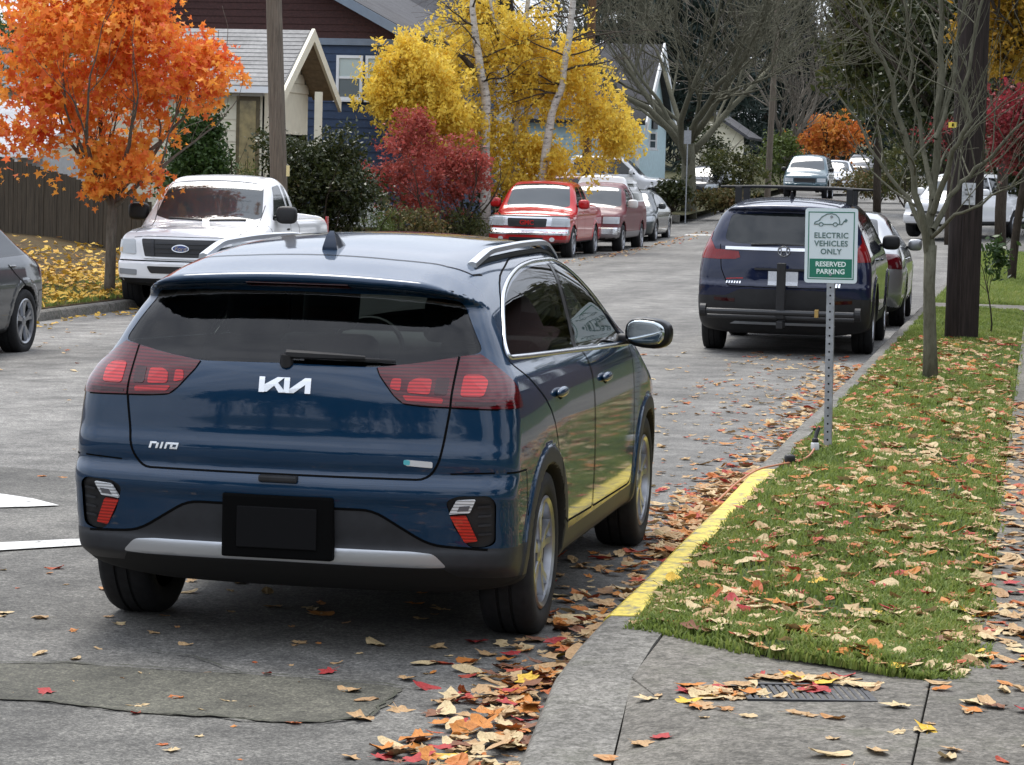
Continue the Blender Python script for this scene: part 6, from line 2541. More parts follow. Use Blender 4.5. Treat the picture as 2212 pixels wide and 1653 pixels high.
def bush(name, label, c, rad, n, per, spread, size, kind, mat, seed, cat='shrub', group=None, zmin=None, stem=True, shell=.6, bark=None, flat=.3):
    rg = np.random.default_rng(seed)
    base = np.array([c[0], c[1], c[2]-rad[2]])
    root = empty(name, tuple(base), 0, label, cat, group)
    if stem:
        segs = []
        for k in range(4):
            a = 1.57*k+.4
            s2, _ = branch_segs((.05*math.cos(a), .05*math.sin(a), -.1), (math.cos(a)*.5, math.sin(a)*.5, 1), rad[2]*.9, .035, 2, rg, .6, .1, (2, 3))
            segs += s2
        limbs_mesh('stem', segs, bark or BARKD, root, 7)
    P = clumps((0, 0, rad[2]), rad, n, per, spread, rg, shell, zmin=.02 if zmin is None else zmin)
    leaves_mesh('foliage', P, size, kind, mat, root, rg, flat)
    return root


q = at(432, 300, 40)
bush('laurel_hedge', 'tall clipped green laurel beside the cream house', (q[0], 40, 1.75), (.9, .85, 1.9), 950, 16, .1, .10, 'oval', M_GR, 21)
q = at(535, 350, 41)
bush('cedar_shrub', 'small yellow-green cedar in front of the brown door', (q[0], 41, 1.2), (.5, .5, 1.25), 160, 14, .08, .08, 'needle', M_CD, 22)
q = at(690, 350, 39)
bush('dark_holly', 'large rounded dark green holly bush behind the pole', (q[0]-.1, 39.5, 1.5), (1.75, 1.4, 1.6), 1500, 16, .10, .09, 'oval', M_DG, 23)
q = at(800, 440, 41)
bush('garden_shrub', 'low yellow-green shrub beside the crimson maple', (q[0]-.1, 42, .75), (.7, .7, .6), 110, 14, .09, .09, 'needle', M_CD, 24, group=None)
q = at(880, 470, 44)
bush('garden_shrub', 'brownish low shrub under the crimson maple', (q[0], 44.5, .7), (1.0, .8, .65), 150, 14, .1, .09, 'oval', M_SH, 25)
q = at(1010, 470, 45)
bush('garden_shrub', 'olive low shrub between the crimson maple and the red pickup', (q[0]-.3, 46, .7), (.8, .7, .6), 130, 14, .1, .08, 'oval', M_OL, 26)
q = at(1180, 400, 60)
bush('garden_shrub', 'dark evergreen shrub under the birch', (q[0]-.8, 60, 1.0), (1.8, 1.2, 1.0), 170, 14, .15, .13, 'oval', M_DG, 27)


def jmaple():
    rg = np.random.default_rng(5)
    Y = 46.3
    q = at(985, 470, Y)
    b = np.array([q[0], Y, float(zleft(q[0], Y))])
    root = empty('crimson_maple', tuple(b), 0, 'low domed crimson maple in front of the birch', 'tree')
    segs = []
    for k in range(6):
        a = 1.05*k
        s2, t2 = branch_segs((0, 0, -.1), (math.cos(a)*.75-.15, math.sin(a)*.5, 1), 1.25, .05, 3, rg, .6, .05, (2, 3), .66)
        segs += s2
    limbs_mesh('trunk', segs, BARKD, root, 8)
    cx = at(925, 300, Y)[0]-b[0]
    P = np.concatenate([clumps((cx, 0, 1.75), (1.75, 1.4, 1.4), 480, 16, .1, rg, .5, zmin=.6), clumps((cx-.25, -.2, 2.75), (.7, .7, .75), 110, 15, .09, rg, .4), clumps((cx+1.0, 0, 2.0), (.75, .8, .75), 100, 15, .09, rg, .4), clumps((cx-1.1, -.2, 1.6), (.65, .6, .6), 70, 15, .09, rg, .4)])
    leaves_mesh('crown', P, .085, 'star', M_JR, root, rg, .35, .3)


jmaple()


def birches():
    rg = np.random.default_rng(8)
    Y = 55.6
    q = at(1100, 420, Y)
    zb = float(zleft(q[0], Y))
    root = empty('yellow_birch', (q[0], Y, zb), 0, 'multi-stemmed white-barked birch with golden yellow leaves', 'tree')
    # stems traced by eye: base, bend, top
    stems = [[(1055, 420), (1047, 210), (1040, 165), (1025, 60), (1018, -60)], [(1110, 420), (1118, 225), (1095, 130), (1062, 20), (1050, -60)],
             [(1120, 420), (1140, 200), (1118, 180), (1135, 60), (1148, -60)], [(1150, 420), (1190, 245), (1215, 185), (1228, 90), (1242, -60)]]
    rs = [(.14, .12, .11, .08, .06), (.11, .06, .05, .04, .03), (.08, .06, .065, .065, .05), (.12, .10, .085, .08, .07)]
    segs = []
    for k, (st, r_) in enumerate(zip(stems, rs)):
        pts = [at(p[0], p[1], Y+(-.9, .2, .6, -.4)[k])-np.array([q[0], Y, zb]) for p in st]
        pts[0][2] = -.15
        pp = []
        rr = []
        for i in range(len(pts)-1):
            for t in (0, .34, .67):
                pp.append(pts[i]*(1-t)+pts[i+1]*t+rg.normal(size=3)*.02)
                rr.append(r_[i]*(1-t)+r_[i+1]*t)
        pp.append(pts[-1])
        rr.append(r_[-1])
        segs.append((pp, rr, 0))
    limbs_mesh('trunk', segs, BIRCH, root, 10)
    br = []
    for (pp, rr, _) in segs:
        for k in range(5, len(pp), 1):
            for _2 in range(2):
                a = rg.uniform(0, 6.28)
                s2, t2 = branch_segs(pp[k], (math.cos(a), math.sin(a)*.7, .25), 1.2, .025, 2, rg, .6, -.08, (2, 3), .7, .15)
                br += s2
    pk = at(960, 90, Y-.9)-np.array([q[0], Y, zb])
    p0 = at(1040, 168, Y-.9)-np.array([q[0], Y, zb])
    br.append(([p0, (p0+pk)/2+np.array([0, 0, .05]), pk], [.09, .07, .03], 0))
    limbs_mesh('branch', br, BARKD, root, 5)
    # weeping curtains of small leaves
    C = []
    for cx, cz, rx, rz, n in ((930, 170, 1.7, 1.6, 150), (1010, 60, 2.0, 2.6, 210), (1130, 110, 2.0, 2.6, 230), (1230, 150, 1.8, 2.2, 190), (1300, 250, 1.25, 1.6, 130), (1080, 290, 1.8, 1.3, 120), (1180, 330, 1.6, 1.0, 120), (1330, 270, .8, .6, 50), (860, 190, 1.0, 1.1, 130), (900, 120, 1.2, 1.2, 130), (960, 230, 1.4, 1.1, 140), (985, 150, 1.2, 1.5, 130), (1010, 260, 1.2, 1.0, 110), (1120, 380, 1.0, .5, 50)):
        w0 = at(cx, cz, Y)-np.array([q[0], Y, zb])
        C.append(clumps((w0[0]+(.45 if cx < 980 else 0), rg.uniform(-.2, .7)-(2.9 if cx < 980 else 1.9 if cx < 1011 and cz > 140 else 0), w0[2]), (rx, 1.4, rz), n, 1, .01, rg, .2))
    C = np.concatenate(C)
    k = 26
    drop = rg.uniform(0, 1, (len(C), k))
    P = C[:, None, :]+np.stack([rg.normal(0, .07, (len(C), k))+drop*rg.normal(0, .12, (len(C), 1)), rg.normal(0, .07, (len(C), k)), -drop*rg.uniform(.3, .75, (len(C), 1))], -1)
    leaves_mesh('crown', P.reshape(-1, 3), .12, 'rhomb', M_YE, root, rg, .1, 1.2)


birches()


def bare_tree(name, label, base, height, r0, depth, seed, mat, spread=.5, nchild=(2, 4), first=.35, lean=(0, 0), group=None, wob=.1, up=.12, shrink=.7, minr=.004, limbs=6):
    rg = np.random.default_rng(seed)
    root = empty(name, tuple(base), 0, label, 'tree', group)
    trunk, _ = branch_segs((0, 0, -.2), (lean[0], lean[1], 1), height*first, r0, 0, rg, wob=.02, taper=.75, seg=6)
    limbs_mesh('trunk', trunk, mat, root, 12)
    top = trunk[0][0]
    segs = []
    for k in range(limbs):
        a = 2*math.pi*k/limbs+rg.uniform(-.3, .3)
        j = -1-(k % 3)
        out = rg.uniform(.35, .8)*spread*2
        s2, _ = branch_segs(top[j], (math.cos(a)*out+lean[0], math.sin(a)*out+lean[1], 1), height*(1-first)*.42, r0*.45, depth, rg, spread, up, nchild, shrink, wob, minr=minr)
        segs += s2
    limbs_mesh('crown', segs, mat, root, 8)
    return root


# slim bare street tree on the verge
def street_tree():
    rg = np.random.default_rng(14)
    Y = 13.1
    b = at(2012, 828, Y)
    root = empty('bare_street_tree', (b[0], Y, .12), 0, 'slim bare street tree on the grass between sign and pole', 'tree')
    o = np.array([b[0], Y, .12])
    pt = lambda x, y, dy=0.: at(x, y, Y+dy)-o
    segs = [([pt(2010, 850), pt(2009, 740), pt(2007, 620), pt(2010, 530)], [.075, .058, .05, .055], 0)]
    limbs_mesh('trunk', segs, BARKO, root, 14)
    main = [([pt(2010, 540), pt(2018, 400, .1), pt(2030, 250, .15), pt(2035, 100, .2), pt(2030, -60, .2)], [.045, .035, .03, .025, .02]),
            ([pt(2010, 545), pt(1985, 450, -.1), pt(1968, 350, -.15), pt(1925, 180, -.2), pt(1870, 40, -.3), pt(1840, -60, -.3)], [.04, .03, .026, .02, .015, .01]),
            ([pt(2012, 500), pt(2055, 420, .2), pt(2090, 380, .3), pt(2140, 340, .3), pt(2230, 250, .3)], [.03, .022, .02, .016, .01]),
            ([pt(2014, 460), pt(2060, 330, -.2), pt(2095, 260, -.3), pt(2080, 200, -.3), pt(2110, 60, -.3), pt(2135, -60, -.3)], [.03, .022, .02, .018, .015, .01]),
            ([pt(2016, 430), pt(1990, 300, .3), pt(1970, 180, .3), pt(1960, 60, .3), pt(1950, -60, .3)], [.026, .02, .016, .012, .01]),
            ([pt(2010, 520), pt(1960, 430, .2), pt(1900, 350, .3), pt(1850, 260, .35), pt(1800, 190, .4)], [.026, .018, .014, .01, .007]),
            ([pt(2025, 300), pt(2060, 180, .2), pt(2070, 60, .3), pt(2090, -50, .3)], [.022, .018, .014, .01]),
            ([pt(2010, 510), pt(2060, 470, -.3), pt(2120, 440, -.4), pt(2180, 400, -.4), pt(2240, 330, -.4)], [.02, .014, .011, .009, .006])]
    segs = []
    for pts, rad in main:
        pp, rr = [], []
        for i in range(len(pts)-1):
            for t in (0, .33, .66):
                pp.append(pts[i]*(1-t)+pts[i+1]*t+rg.normal(size=3)*.012)
                rr.append(rad[i]*(1-t)+rad[i+1]*t)
        pp.append(pts[-1])
        rr.append(rad[-1])
        segs.append((pp, rr, 1))
        for k in range(3, len(pp)):
            for _ in range(1):
                d0 = unit(pp[k]-pp[k-1])
                s2, _t = branch_segs(pp[k], d0*.6+unit(rg.normal(size=3))*.8+np.array([0, 0, .35]), .55, rr[k]*.42, 2, rg, .55, .12, (1, 3), .7, .1, minr=.0026)
                segs += [(a, b_, c_+2) for a, b_, c_ in s2]
    limbs_mesh('crown', segs, BARKO, root, 10)


street_tree()
q = at(1490, 400, 84)
bare_tree('bare_oak', 'big bare grey tree with fine twigs behind the side street sign', (q[0], 84, float(rise(84))), 13.5, .30, 5, 31, BARKO, .62, (3, 4), .2, (-.02, 0), None, .13, .10, .72, .012, 7)
q = at(1700, 380, 118)
bare_tree('bare_tree', 'bare grey tree in front of the dark conifers', (q[0], 118, float(rise(118))), 12, .2, 4, 33, BARKG, .6, (3, 4), .2, (0, 0), None, .13, .1, .72, .014, 6)


def conifer(x, y, h, r_, seed, label, zoff=0.):
    rg = np.random.default_rng(seed)
    z0 = float(rise(y))+zoff
    root = empty('conifer', (x, y, z0), 0, label, 'tree', 'dark conifers beyond the crossing')
    MB().tube([(0, 0, -.2), (0, 0, h*.5), (0, 0, h*.97)], [r_*.09, r_*.06, .03], 8).build('trunk', BARKD, root)
    n = int(h*120)
    t = rg.random(n)**.75
    a = rg.uniform(0, 6.283, n)
    tier = np.round(t*14)/14+rg.normal(0, .012, n)
    rad = r_*(1-tier)*rg.uniform(.25, 1.05, n)+.1
    C = np.stack([rad*np.cos(a), rad*np.sin(a), .06*h+tier*h*.95-rad*.22], 1)
    P = (C[:, None]+rg.normal(size=(n, 9, 3))*np.array([.28, .28, .12])*max(.6, r_/3)).reshape(-1, 3)
    leaves_mesh('crown', P, .42*max(.7, r_/3), 'needle', M_CO, root, rg, .2, .8)


CL = ['tall dark conifer rising behind the bare grey tree', 'broad dark conifer behind the teal house roof', 'tall dark conifer beside the slim far pole', 'short pointed conifer under the patch of sky', 'dark conifer showing over the yellow birch', 'dark conifer behind the olive trees', 'small far conifer under the patch of sky', 'dark conifer over the far road', 'dark conifer filling the gap right of the far road']
for i, (px, Y, h, r_) in enumerate([(1575, 165, 26, 5.0), (1480, 150, 27, 5.5), (1655, 175, 27, 4.6), (1722, 190, 12.5, 3.4), (1380, 140, 26, 5.5), (1900, 180, 26, 5.0), (1775, 260, 11.0, 4.5), (1830, 200, 24, 3.2), (2010, 170, 26, 5.5)]):
    q = at(px, 300, Y)
    conifer(q[0], Y, h, r_, 40+i, CL[i])


def broad(name, label, px, Y, zc, rad, n, per, spread, size, kind, mat, seed, group=None, bark=BARKD, sh=.35, trunk=.16, zx=None):
    rg = np.random.default_rng(seed)
    x = at(px, 300, Y)[0] if zx is None else zx
    z0 = float(rise(Y))
    root = empty(name, (x, Y, z0), 0, label, 'tree', group)
    segs, _ = branch_segs((0, 0, -.2), (0, 0, 1), zc-z0-rad[2]*.45, trunk, 0, rg, wob=.03, taper=.8)
    top = segs[0][0][-1]
    for k in range(6):
        a = 1.047*k+rg.uniform(-.3, .3)
        s2, _ = branch_segs(top, (math.cos(a), math.sin(a), 1.1), rad[2]*.75, trunk*.5, 2, rg, .6, .1, (2, 3))
        segs += [(p, r_, l_+1) for p, r_, l_ in s2]
    limbs_mesh('trunk', segs, bark, root, 9)
    P = clumps((0, 0, zc-z0), rad, n, per, spread, rg, sh)
    leaves_mesh('crown', P, size, kind, mat, root, rg, .3, .3)
    return root


broad('far_orange_tree', 'round orange tree beyond the parked van', 1800, 128, 4.3, (2.6, 2.0, 1.6), 300, 14, .2, .2, 'star', M_FO, 51)
broad('olive_tree', 'tall olive green tree turning yellow behind the street tree', 1900, 92, 7.5, (3.0, 3.0, 4.6), 760, 14, .3, .26, 'oval', M_OL, 52)
broad('olive_tree', 'dark olive tree filling the gap behind the utility pole', 2040, 80, 6.0, (2.9, 2.6, 5.2), 820, 14, .28, .24, 'oval', M_DG, 53)
broad('olive_tree', 'olive tree with amber leaves high beside the utility pole', 2170, 62, 6.5, (1.7, 2.0, 2.8), 520, 14, .2, .18, 'oval', M_AM, 54)
broad('red_maple', 'deep red maple with slim brown trunk on the far grass', 2196, 39, 3.0, (1.1, 1.2, 1.25), 300, 14, .13, .10, 'maple', M_RR, 55, trunk=.085)
broad('red_maple', 'small red maple half hidden behind the utility pole', 2060, 66, 3.3, (1.2, 1.2, .8), 55, 12, .14, .11, 'maple', M_RR, 56)
broad('olive_tree', 'tall dark tree filling the background beyond the far grass', 2230, 74, 4.5, (2.6, 2.5, 5.5), 760, 14, .28, .24, 'oval', M_DG, 57)
broad('green_tree', 'dark green tree behind the board fence and orange maple', 60, 47, 3.8, (3.2, 2.2, 2.6), 420, 14, .2, .16, 'oval', M_GR, 58)
for i, (px, py, Y, rad, m_, lab) in enumerate([(1455, 415, 79.7, (.75, .7, .55), M_DG, 'low dark green bush on the corner bed by the side street'), (1590, 370, 96, (2.0, 1.4, 1.3), M_OL, 'wide olive hedge across the side street'), (1690, 330, 106, (1.3, 1.2, 1.6), M_CD, 'yellow-green bush beside the slim far pole'),
                                              (1960, 360, 96, (2.2, 1.6, 1.5), M_OL, 'olive hedge behind the street tree'), (2090, 340, 86, (1.8, 1.4, 1.5), M_DG, 'dark hedge behind the utility pole'), (1560, 430, 82.5, (1.3, .9, .35), M_SH, 'reddish ground shrub on the corner bed'), (1900, 395, 104, (2.5, 1.4, .8), M_SH, 'brown low hedge along the far road'), (1530, 330, 100, (1.6, 1.4, 2.0), M_DG, 'dark evergreen bush behind the bare tree')]):
    q = at(px, py, Y)
    bush('hedge_shrub', lab, (q[0], Y, max(q[2], float(rise(Y))+rad[2]*.8)), rad, int(90+60*rad[0]), 14, .16, .15, 'oval', m_, 70+i)
# ivy creeping at the foot of the utility pole
rg = np.random.default_rng(77)
q = at(2140, 600, 21)
iv = empty('ivy_shrub', (q[0]+.02, 21.0, .12), 0, 'spindly green ivy growing behind the utility pole', 'plant')
segs, _ = branch_segs((0, 0, -.05), (.05, 0, 1), .7, .012, 2, rg, .5, .2, (2, 3))
limbs_mesh('stem', segs, BARKD, iv, 5)
P = clumps((.05, 0, .9), (.2, .2, .4), 36, 10, .06, rg, .3)
leaves_mesh('foliage', P, .07, 'oval', M_GR, iv, rg, .3)
# unseen trees and a house behind and beside the camera, added to darken reflections
for i, (x, y, zc, rad, m_, lab) in enumerate([(-9., -30, 4.2, (4.5, 4, 4.2), M_OL, 'unseen olive reflection tree back down the road on the far side'), (3., -42, 4.8, (5., 4, 5.0), M_DG, 'unseen dark reflection tree back down the road'), (9., -26, 4.2, (4., 4, 4.2), M_OL, 'unseen olive reflection tree back along the pavement'), (-3, -46, 4.8, (5, 4, 5.2), M_DG, 'unseen dark reflection tree far behind the camera'), (-15, -34, 5.0, (4.5, 4, 5.0), M_DG, 'unseen dark reflection tree behind on the garden side'),
                                              (-5.5, -38, 3.6, (4., 3, 3.8), M_DG, 'unseen dark bushy reflection tree over the road behind'), (9.0, 3, 3.0, (2.6, 3.4, 3.0), M_OL, 'unseen olive reflection tree on the pavement side'), (9.2, 11, 3.2, (2.6, 3.8, 3.3), M_DG, 'unseen dark reflection tree on the pavement side'), (11, -6, 3.6, (3., 3.6, 3.4), M_SH, 'unseen russet reflection tree on the pavement side'), (8.2, 40, 4.6, (3., 3.8, 4.6), M_OL, 'unseen olive reflection tree further along the pavement'), (8.0, 50, 4.6, (3., 3.8, 4.8), M_DG, 'unseen dark reflection tree near the side street')]):
    broad('reflection_tree', lab, 0, y, zc, rad, 300, 12, .42, .55, 'oval', m_, 90+i, zx=x, trunk=.2)
hs = empty('reflection_house', (0, 0, 0), 0, 'unseen tall brown house added beside the pavement for reflections', 'house')  # out of view, put in to darken the crossover's side reflections
for nm, lo, hi in (('wall', (6.6, 18, .1), (14, 34, 6.4)),):
    MB().box(lo, hi).build(nm, BROWNS, hs)
roof_slab(hs, 'roof', [(6.0, 17.5, 6.2), (6.0, 34.5, 6.2), (10.3, 34.5, 10.2), (10.3, 17.5, 10.2)][::-1], .15, ROOFD)
roof_slab(hs, 'roof', [(14.6, 17.5, 6.2), (14.6, 34.5, 6.2), (10.301, 34.5, 10.2), (10.301, 17.5, 10.2)], .15, ROOFD)
for k in range(3):
    MB().box((6.52, 20+4.5*k, 2.2), (6.62, 21.4+4.5*k, 4.0)).build('window', WHITET, hs)


# ------------------------------------------------------------------ grass blades and fallen leaves
def grass_field(name, label, n, sampler, zf, hgt, mat, rg):
    P = sampler(n, rg)
    n = len(P)
    z = zf(P[:, 0], P[:, 1])
    a = rg.uniform(0, 6.283, n)
    lean = rg.uniform(.2, .9, n)
    h = hgt*rg.uniform(.5, 1.25, n)
    w_ = rg.uniform(.0035, .006, n)
    dx, dy = np.cos(a), np.sin(a)
    b0 = np.c_[P[:, 0]-dy*w_, P[:, 1]+dx*w_, z-.005]
    b1 = np.c_[P[:, 0]+dy*w_, P[:, 1]-dx*w_, z-.005]
    m0 = np.c_[P[:, 0]+dx*lean*h*.35-dy*w_*.8, P[:, 1]+dy*lean*h*.35+dx*w_*.8, z+h*.6]
    m1 = np.c_[P[:, 0]+dx*lean*h*.35+dy*w_*.8, P[:, 1]+dy*lean*h*.35-dx*w_*.8, z+h*.6]
    t = np.c_[P[:, 0]+dx*lean*h, P[:, 1]+dy*lean*h, z+h*(1-.25*lean)]
    V = np.stack([b0, b1, m1, m0, t], 1).reshape(-1, 3)
    i = np.arange(n)*5
    tri = np.concatenate([np.stack([i, i+1, i+2], 1), np.stack([i, i+2, i+3], 1), np.stack([i+3, i+2, i+4], 1)])
    o = from_np(name, V, tri, mat)
    tag(o, label, 'grass', None, 'stuff')
    return o


M_GRASS = leaf_mat('grass_blades', [(.0, (.16, .14, .05)), (.14, (.09, .12, .028)), (.35, (.15, .21, .045)), (.62, (.21, .27, .06)), (.82, (.31, .31, .10)), (1., (.44, .36, .16))], .4, 1.3, .6, .42)
rg = np.random.default_rng(123)


BARE = [(np.random.default_rng(9).uniform(1.4, 2.6), 0, 0)]+[(a, b, c) for a, b, c in zip(np.random.default_rng(5).uniform(1.35, 2.6, 70), -1+20*np.random.default_rng(6).random(70), np.random.default_rng(7).uniform(.08, .27, 70))]
BARE[0] = (2.3, 2.5, .25)


def verge_sampler(n, rg):
    y = -1.2+(rg.random(n)**1.9)*36
    x = 1.285+rg.random(n)*1.365
    k = in_verge(np.clip(x, 1.301, 2.61), y+.035) & ~((y > 27.15) & (y < 28.65))
    tuft = .5+.5*np.sin(x*11+np.sin(y*5)*2)*np.sin(y*7+x*3)
    bare = sum(np.exp(-((x-bx)**2+((y-by)*.8)**2)/br**2) for bx, by, br in BARE)
    ylow = np.interp(x, [1.30, 1.45, 1.75, 2.25, 2.46, 2.56, 2.612], [-.46, -.53, -.83, -1.09, -1.15, -1.13, -.9])
    edge = np.clip((y-ylow)/.10, .75, 1)*np.clip((2.64-x)/.1, .5, 1)
    k &= rg.random(n) < (.25+.75*tuft)*(1-.85*np.minimum(bare, 1))*edge
    return np.c_[x, y][k]


grass_field('verge_grass', 'short green grass growing on the verge behind the yellow kerb', 300000, verge_sampler, verge_z, .040, M_GRASS, rg)
grass_field('verge_grass', 'green grass on the far part of the verge past the path', 40000, lambda n, rg: np.c_[1.3+rg.random(n)*1.32, 28.7+rg.random(n)*29], verge_z, .08, M_GRASS, rg)
grass_field('garden_grass', 'patch of grass on the left verge under the maple leaves', 16000, lambda n, rg: np.c_[-9.5-rg.random(n)**1.6*1.4, 15+rg.random(n)*30], zleft, .07, M_GRASS, rg)

LCOL = {'tan': (.40, .25, .12), 'pale': (.52, .40, .22), 'yellow': (.60, .38, .04), 'orange': (.46, .17, .03), 'red': (.33, .03, .03), 'brown': (.17, .07, .035)}
LMAT = {}
for k, c in LCOL.items():
    m, n, o = newmat('fallen_leaf_'+k)
    b = pbsdf(n, c, .65, 0, 0, .25)
    f = noise(n, 18, 5, .65)
    col = ramp(n, f, [(.3, tuple(q*.6 for q in c)), (.55, c), (.8, tuple(min(1, q*1.3) for q in c))])
    n.links.new(col, b.inputs['Base Color'])
    n.links.new(b.outputs['BSDF'], o.inputs['Surface'])
    LMAT[k] = m


def leaf_template(seed):
    """a curled, dished maple leaf with stalk"""
    rg = np.random.default_rng(seed)
    o = maple_outline()*.5
    if seed % 3 == 2:                        # plain oval leaf of another tree
        a_ = np.linspace(-math.pi/2, 1.5*math.pi, 16, endpoint=False)
        o = np.stack([.27*np.cos(a_)*(1-.25*np.sin(a_)), .5*np.sin(a_)], 1)
    else:                                    # blunter lobes, torn edges
        rr_ = np.linalg.norm(o, axis=1, keepdims=True)
        o = o/rr_*(rr_*.72+.11)*(1+rg.normal(0, .10, (16, 1)))
        if seed % 3 == 1:
            o[:5] *= rg.uniform(.5, .9)
    o[:, 0] *= rg.uniform(.7, 1.05)
    c = np.array([[0., 0.05]])
    mid = o*.5
    A = np.concatenate([c, mid, o])
    curl = rg.uniform(.08, .55)
    ang = rg.uniform(0, 3.14)
    s_ = A[:, 0]*math.cos(ang)+A[:, 1]*math.sin(ang)
    z = curl*s_**2+rg.normal(0, .022, len(A))+.12*np.abs(A[:, 0])*rg.uniform(0, 1)
    z -= z.min()
    V = np.c_[A, z]
    F_ = []
    for i in range(16):
        j = (i+1) % 16
        F_.append([0, 1+i, 1+j])
        F_.append([1+i, 17+i, 17+j, 1+j])
    k = len(V)
    V = np.concatenate([V, [[-.012, -.03, V[1, 2]], [.012, -.03, V[1, 2]], [.03, -.5, .02+V[1, 2]*.3], [.015, -.5, .02+V[1, 2]*.3]]])
    F_.append([k, k+1, k+2, k+3])
    return V, F_


TEMPL = [leaf_template(s_) for s_ in range(9)]
LMESH = {}
for ti, (V, F_) in enumerate(TEMPL):
    for k in LCOL:
        me = bpy.data.meshes.new('fallen_leaf')
        me.from_pydata([tuple(v) for v in V], [], F_)
        me.update()
        for p in me.polygons:
            p.use_smooth = True
        me.materials.append(LMAT[k])
        LMESH[(ti, k)] = me

SURF = {'road': (lambda x, y: float(zroad(x, y))+.004, 'lying on the asphalt'), 'gutter': (lambda x, y: float(zroad(x, y))+.006, 'in the gutter by the kerb'), 'grass': (lambda x, y: float(verge_z(x, y))+.017, 'resting on the grass'), 'pavement': (lambda x, y: .133, 'on the concrete pavement')}


def surface_of(x, y):
    if x < 1.13:
        return 'gutter' if x > .55 else 'road'
    if in_verge(x, y):
        return 'grass'
    return 'pavement'


def visible(x, y, z=0.):
    d = np.array([x, y, z])-CAMP
    t = d@_fw
    if t < 1:
        return None
    u_, v_ = IMW/2+FPX*(d@_r2)/t, IMH/2-FPX*(d@_u2)/t
    return (u_, v_) if -20 < u_ < IMW+20 and -20 < v_ < IMH+20 else None


def pick(rg, w_):
    ks = list(w_)
    p = np.array([w_[k] for k in ks], float)
    return ks[rg.choice(len(ks), p=p/p.sum())]


MIX = {'road': dict(pale=4, tan=3, red=2.2, yellow=1, orange=1), 'gutter': dict(brown=3, tan=3.0, orange=2, red=1.6, pale=1.6, yellow=.6), 'grass': dict(pale=6, tan=4, orange=1.2, yellow=1.8, brown=.8, red=.6), 'pavement': dict(tan=3, pale=3, red=2, orange=1.4, yellow=.8, brown=1)}
rg = np.random.default_rng(2024)
cand = []                                   # (x, y, surface)


def scatter(n, fx, fy, surf=None):
    for _ in range(n):
        y = fy()
        x = fx(y)
        s_ = surf or surface_of(x, y)
        if s_ == 'pavement' and x < 1.5:
            zz = .11
        cand.append((x, y, s_))


U = rg.uniform
# gutter drift along the kerb
scatter(760, lambda y: 1.13-abs(rg.normal(0, .20))-.01, lambda: -2.6+19*rg.random()**1.25, 'gutter')
scatter(330, lambda y: 1.12-abs(rg.normal(0, .14)), lambda: U(2.2, 6.0), 'gutter')
scatter(130, lambda y: 1.16-.12*min(0, y+.4)*0-abs(rg.normal(0, .16)), lambda: U(-2.6, .3), 'gutter')
scatter(420, lambda y: U(-.2, .9), lambda: U(2.5, 18), 'road')
scatter(170, lambda y: U(-2.6, 1.0), lambda: U(-2.9, 1.0), 'road')
scatter(260, lambda y: U(-3.5, .6), lambda: U(4, 18), 'road')
scatter(160, lambda y: U(-8.5, -3), lambda: U(8, 22), 'road')
# verge
scatter(2300, lambda y: U(1.31, 2.6), lambda: -1.1+21*rg.random()**1.35, 'grass')
# pavement on the right and on the corner slab
scatter(680, lambda y: U(2.56, 3.0), lambda: -.9+12*rg.random()**1.2, 'pavement')
scatter(60, lambda y: U(1.5, 2.9), lambda: U(-2.9, -1.2), 'pavement')
scatter(46, lambda y: rg.normal(1.78, .07), lambda: rg.normal(-1.62, .06), 'pavement')
scatter(30, lambda y: U(1.85, 2.25), lambda: rg.normal(-1.28, .05), 'pavement')
bpy.context.view_layer.update()
_dg = bpy.context.evaluated_depsgraph_get()


def pave_z(x, y):
    hit, p, *_ = S.ray_cast(_dg, (x, y, .5), (0, 0, -1))
    return p[2]+.001 if hit and p[2] < .2 else .13



items = []
for (x, y, s_) in cand:
    if s_ == 'grass' and not bool(in_verge(x, y)):
        continue
    if s_ == 'gutter' and y < -.3:
        x = x+.0
    if s_ in ('road', 'gutter'):
        lim_ = 1.13 if y > -.3 else 1.13-.0
        if y < -1.3:
            lim_ = 1.13+(-1.3-y)*.09
            x = x+(lim_-1.13)
        if any(math.hypot(x-wx, (y-wy)*.7) < .15 for wx in (-.8, .8) for wy in (0, 2.7)):
            continue
    size = .045+.10*rg.random()**.75*(.8 if s_ == 'road' else 1.)
    if s_ == 'road' and rg.random() < .55:
        size *= .55
    v = visible(x, y)
    k = pick(rg, MIX[s_])
    if s_ == 'gutter' and rg.random() < .2 and y > 1.5:
        k = 'brown'
    z = SURF[s_][0](x, y) if s_ != 'pavement' else pave_z(x, y)
    if s_ == 'gutter':
        z += rg.random()*.035*math.exp(-((1.1-x)/.2)**2)
    tilt = rg.normal(0, .17 if s_ in ('grass', 'gutter') else .09, 2)
    items.append((x, y, z, size, k, tilt, rg.uniform(0, 6.283), v, s_))
dist = lambda it: (it[1]-CAMP[1])
vis = [it for it in items if it[7] is not None]
vis.sort(key=lambda it: -it[3]/dist(it))
single = vis[:290]
sid = {id(it) for it in single}
CN = {'tan': 'tan brown', 'pale': 'pale cream', 'yellow': 'yellow', 'orange': 'orange', 'red': 'red', 'brown': 'dark brown'}
for it in single:
    x, y, z, size, k, tilt, a, v, s_ = it
    o = bpy.data.objects.new('fallen_leaf', LMESH[(int(rg.integers(9)), k)])
    COL.objects.link(o)
    o.location = (x, y, z)
    o.scale = (size, size, size)
    o.rotation_euler = (tilt[0], tilt[1], a)
    tag(o, '%s fallen maple leaf %s' % (CN[k], SURF[s_][1]), 'leaf', '%s leaves %s' % (CN[k], SURF[s_][1]))
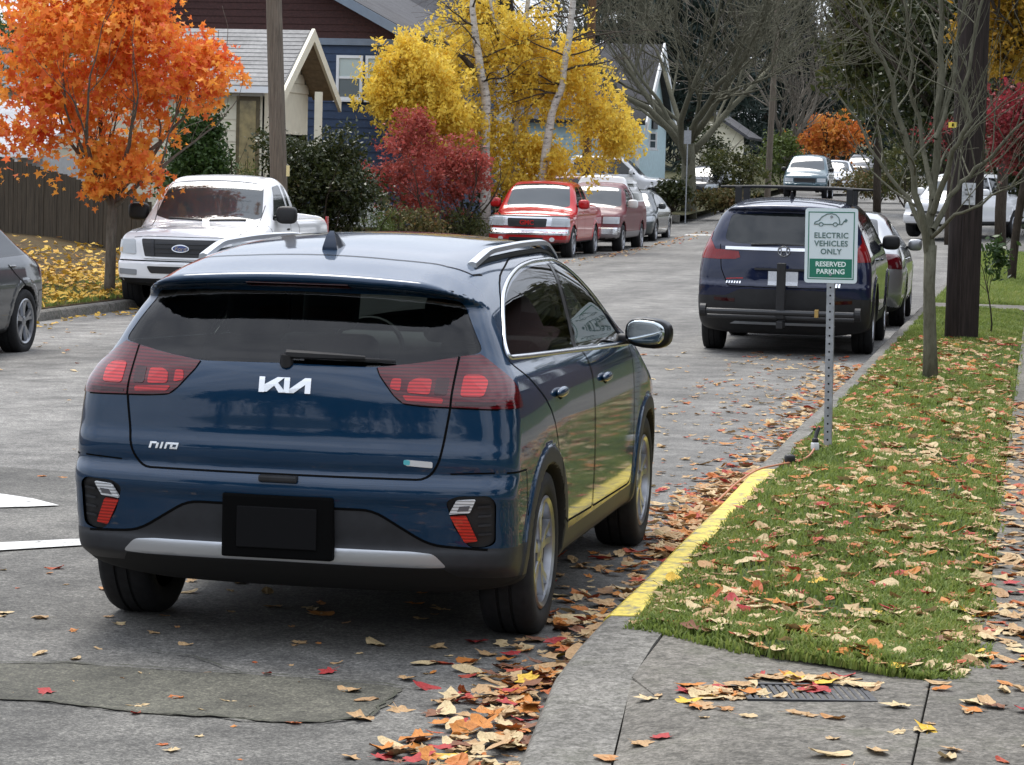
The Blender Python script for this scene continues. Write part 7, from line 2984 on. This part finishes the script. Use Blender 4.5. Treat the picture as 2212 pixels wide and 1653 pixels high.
rest = [it for it in items if id(it) not in sid]
M_LIT = leaf_mat('fallen_leaves_mixed', [(.0, LCOL['brown']), (.18, LCOL['tan']), (.4, LCOL['pale']), (.58, LCOL['tan']), (.72, LCOL['orange']), (.86, LCOL['red']), (1., LCOL['yellow'])], .1, 3., .65, .8)
M_LITY = leaf_mat('fallen_leaves_yellow', [(.0, (.30, .17, .04)), (.3, (.55, .34, .05)), (.75, (.68, .46, .08)), (1., (.5, .15, .04))], .1, 2., .65, .8)


def litter(name, label, its, mat):
    V, F_ = [], []
    for (x, y, z, size, k, tilt, a, v, s_) in its:
        T, ff = TEMPL[int(rg.integers(9))]
        M = Matrix.Rotation(a, 3, 'Z') @ Matrix.Rotation(tilt[0], 3, 'X') @ Matrix.Rotation(tilt[1], 3, 'Y')
        b = len(V)
        V += list((T*size) @ np.array(M).T+np.array([x, y, z]))
        F_ += [[i+b for i in f] for f in ff]
    o = from_np(name, np.array(V), F_, mat)
    return tag(o, label, 'leaves', None, 'stuff')


litter('fallen_leaves', 'scattered mixed autumn leaves strewn over road, gutter and grass', rest, M_LIT)
left = []
for _ in range(4200):
    y = U(13, 35)
    x = -9.5-abs(rg.normal(0, 2.0))
    left.append((x, y, float(zleft(x, y))+.02+.04*rg.random(), rg.uniform(.09, .16), 0, rg.normal(0, .35, 2), U(0, 6.28), None, 'grass'))
for _ in range(260):
    y = U(12, 34)
    x = -9.28+abs(rg.normal(0, .3))
    left.append((x, y, float(zroad(x, y))+.01, rg.uniform(.07, .13), 0, rg.normal(0, .2, 2), U(0, 6.28), None, 'grass'))
litter('fallen_leaves', 'carpet of yellow leaves under the orange maple', left, M_LITY)
more = []
for _ in range(200):
    y = U(44, 72)
    x = -7.3+abs(rg.normal(0, .3))-.2
    more.append((x, y, float(zroad(x, y))+.01, rg.uniform(.08, .15), 0, rg.normal(0, .2, 2), U(0, 6.28), None, 'road'))
litter('fallen_leaves', 'rusty leaves along the row of red pickups', more, M_LIT)
# a few leaves on the white pickup's bonnet and windscreen base
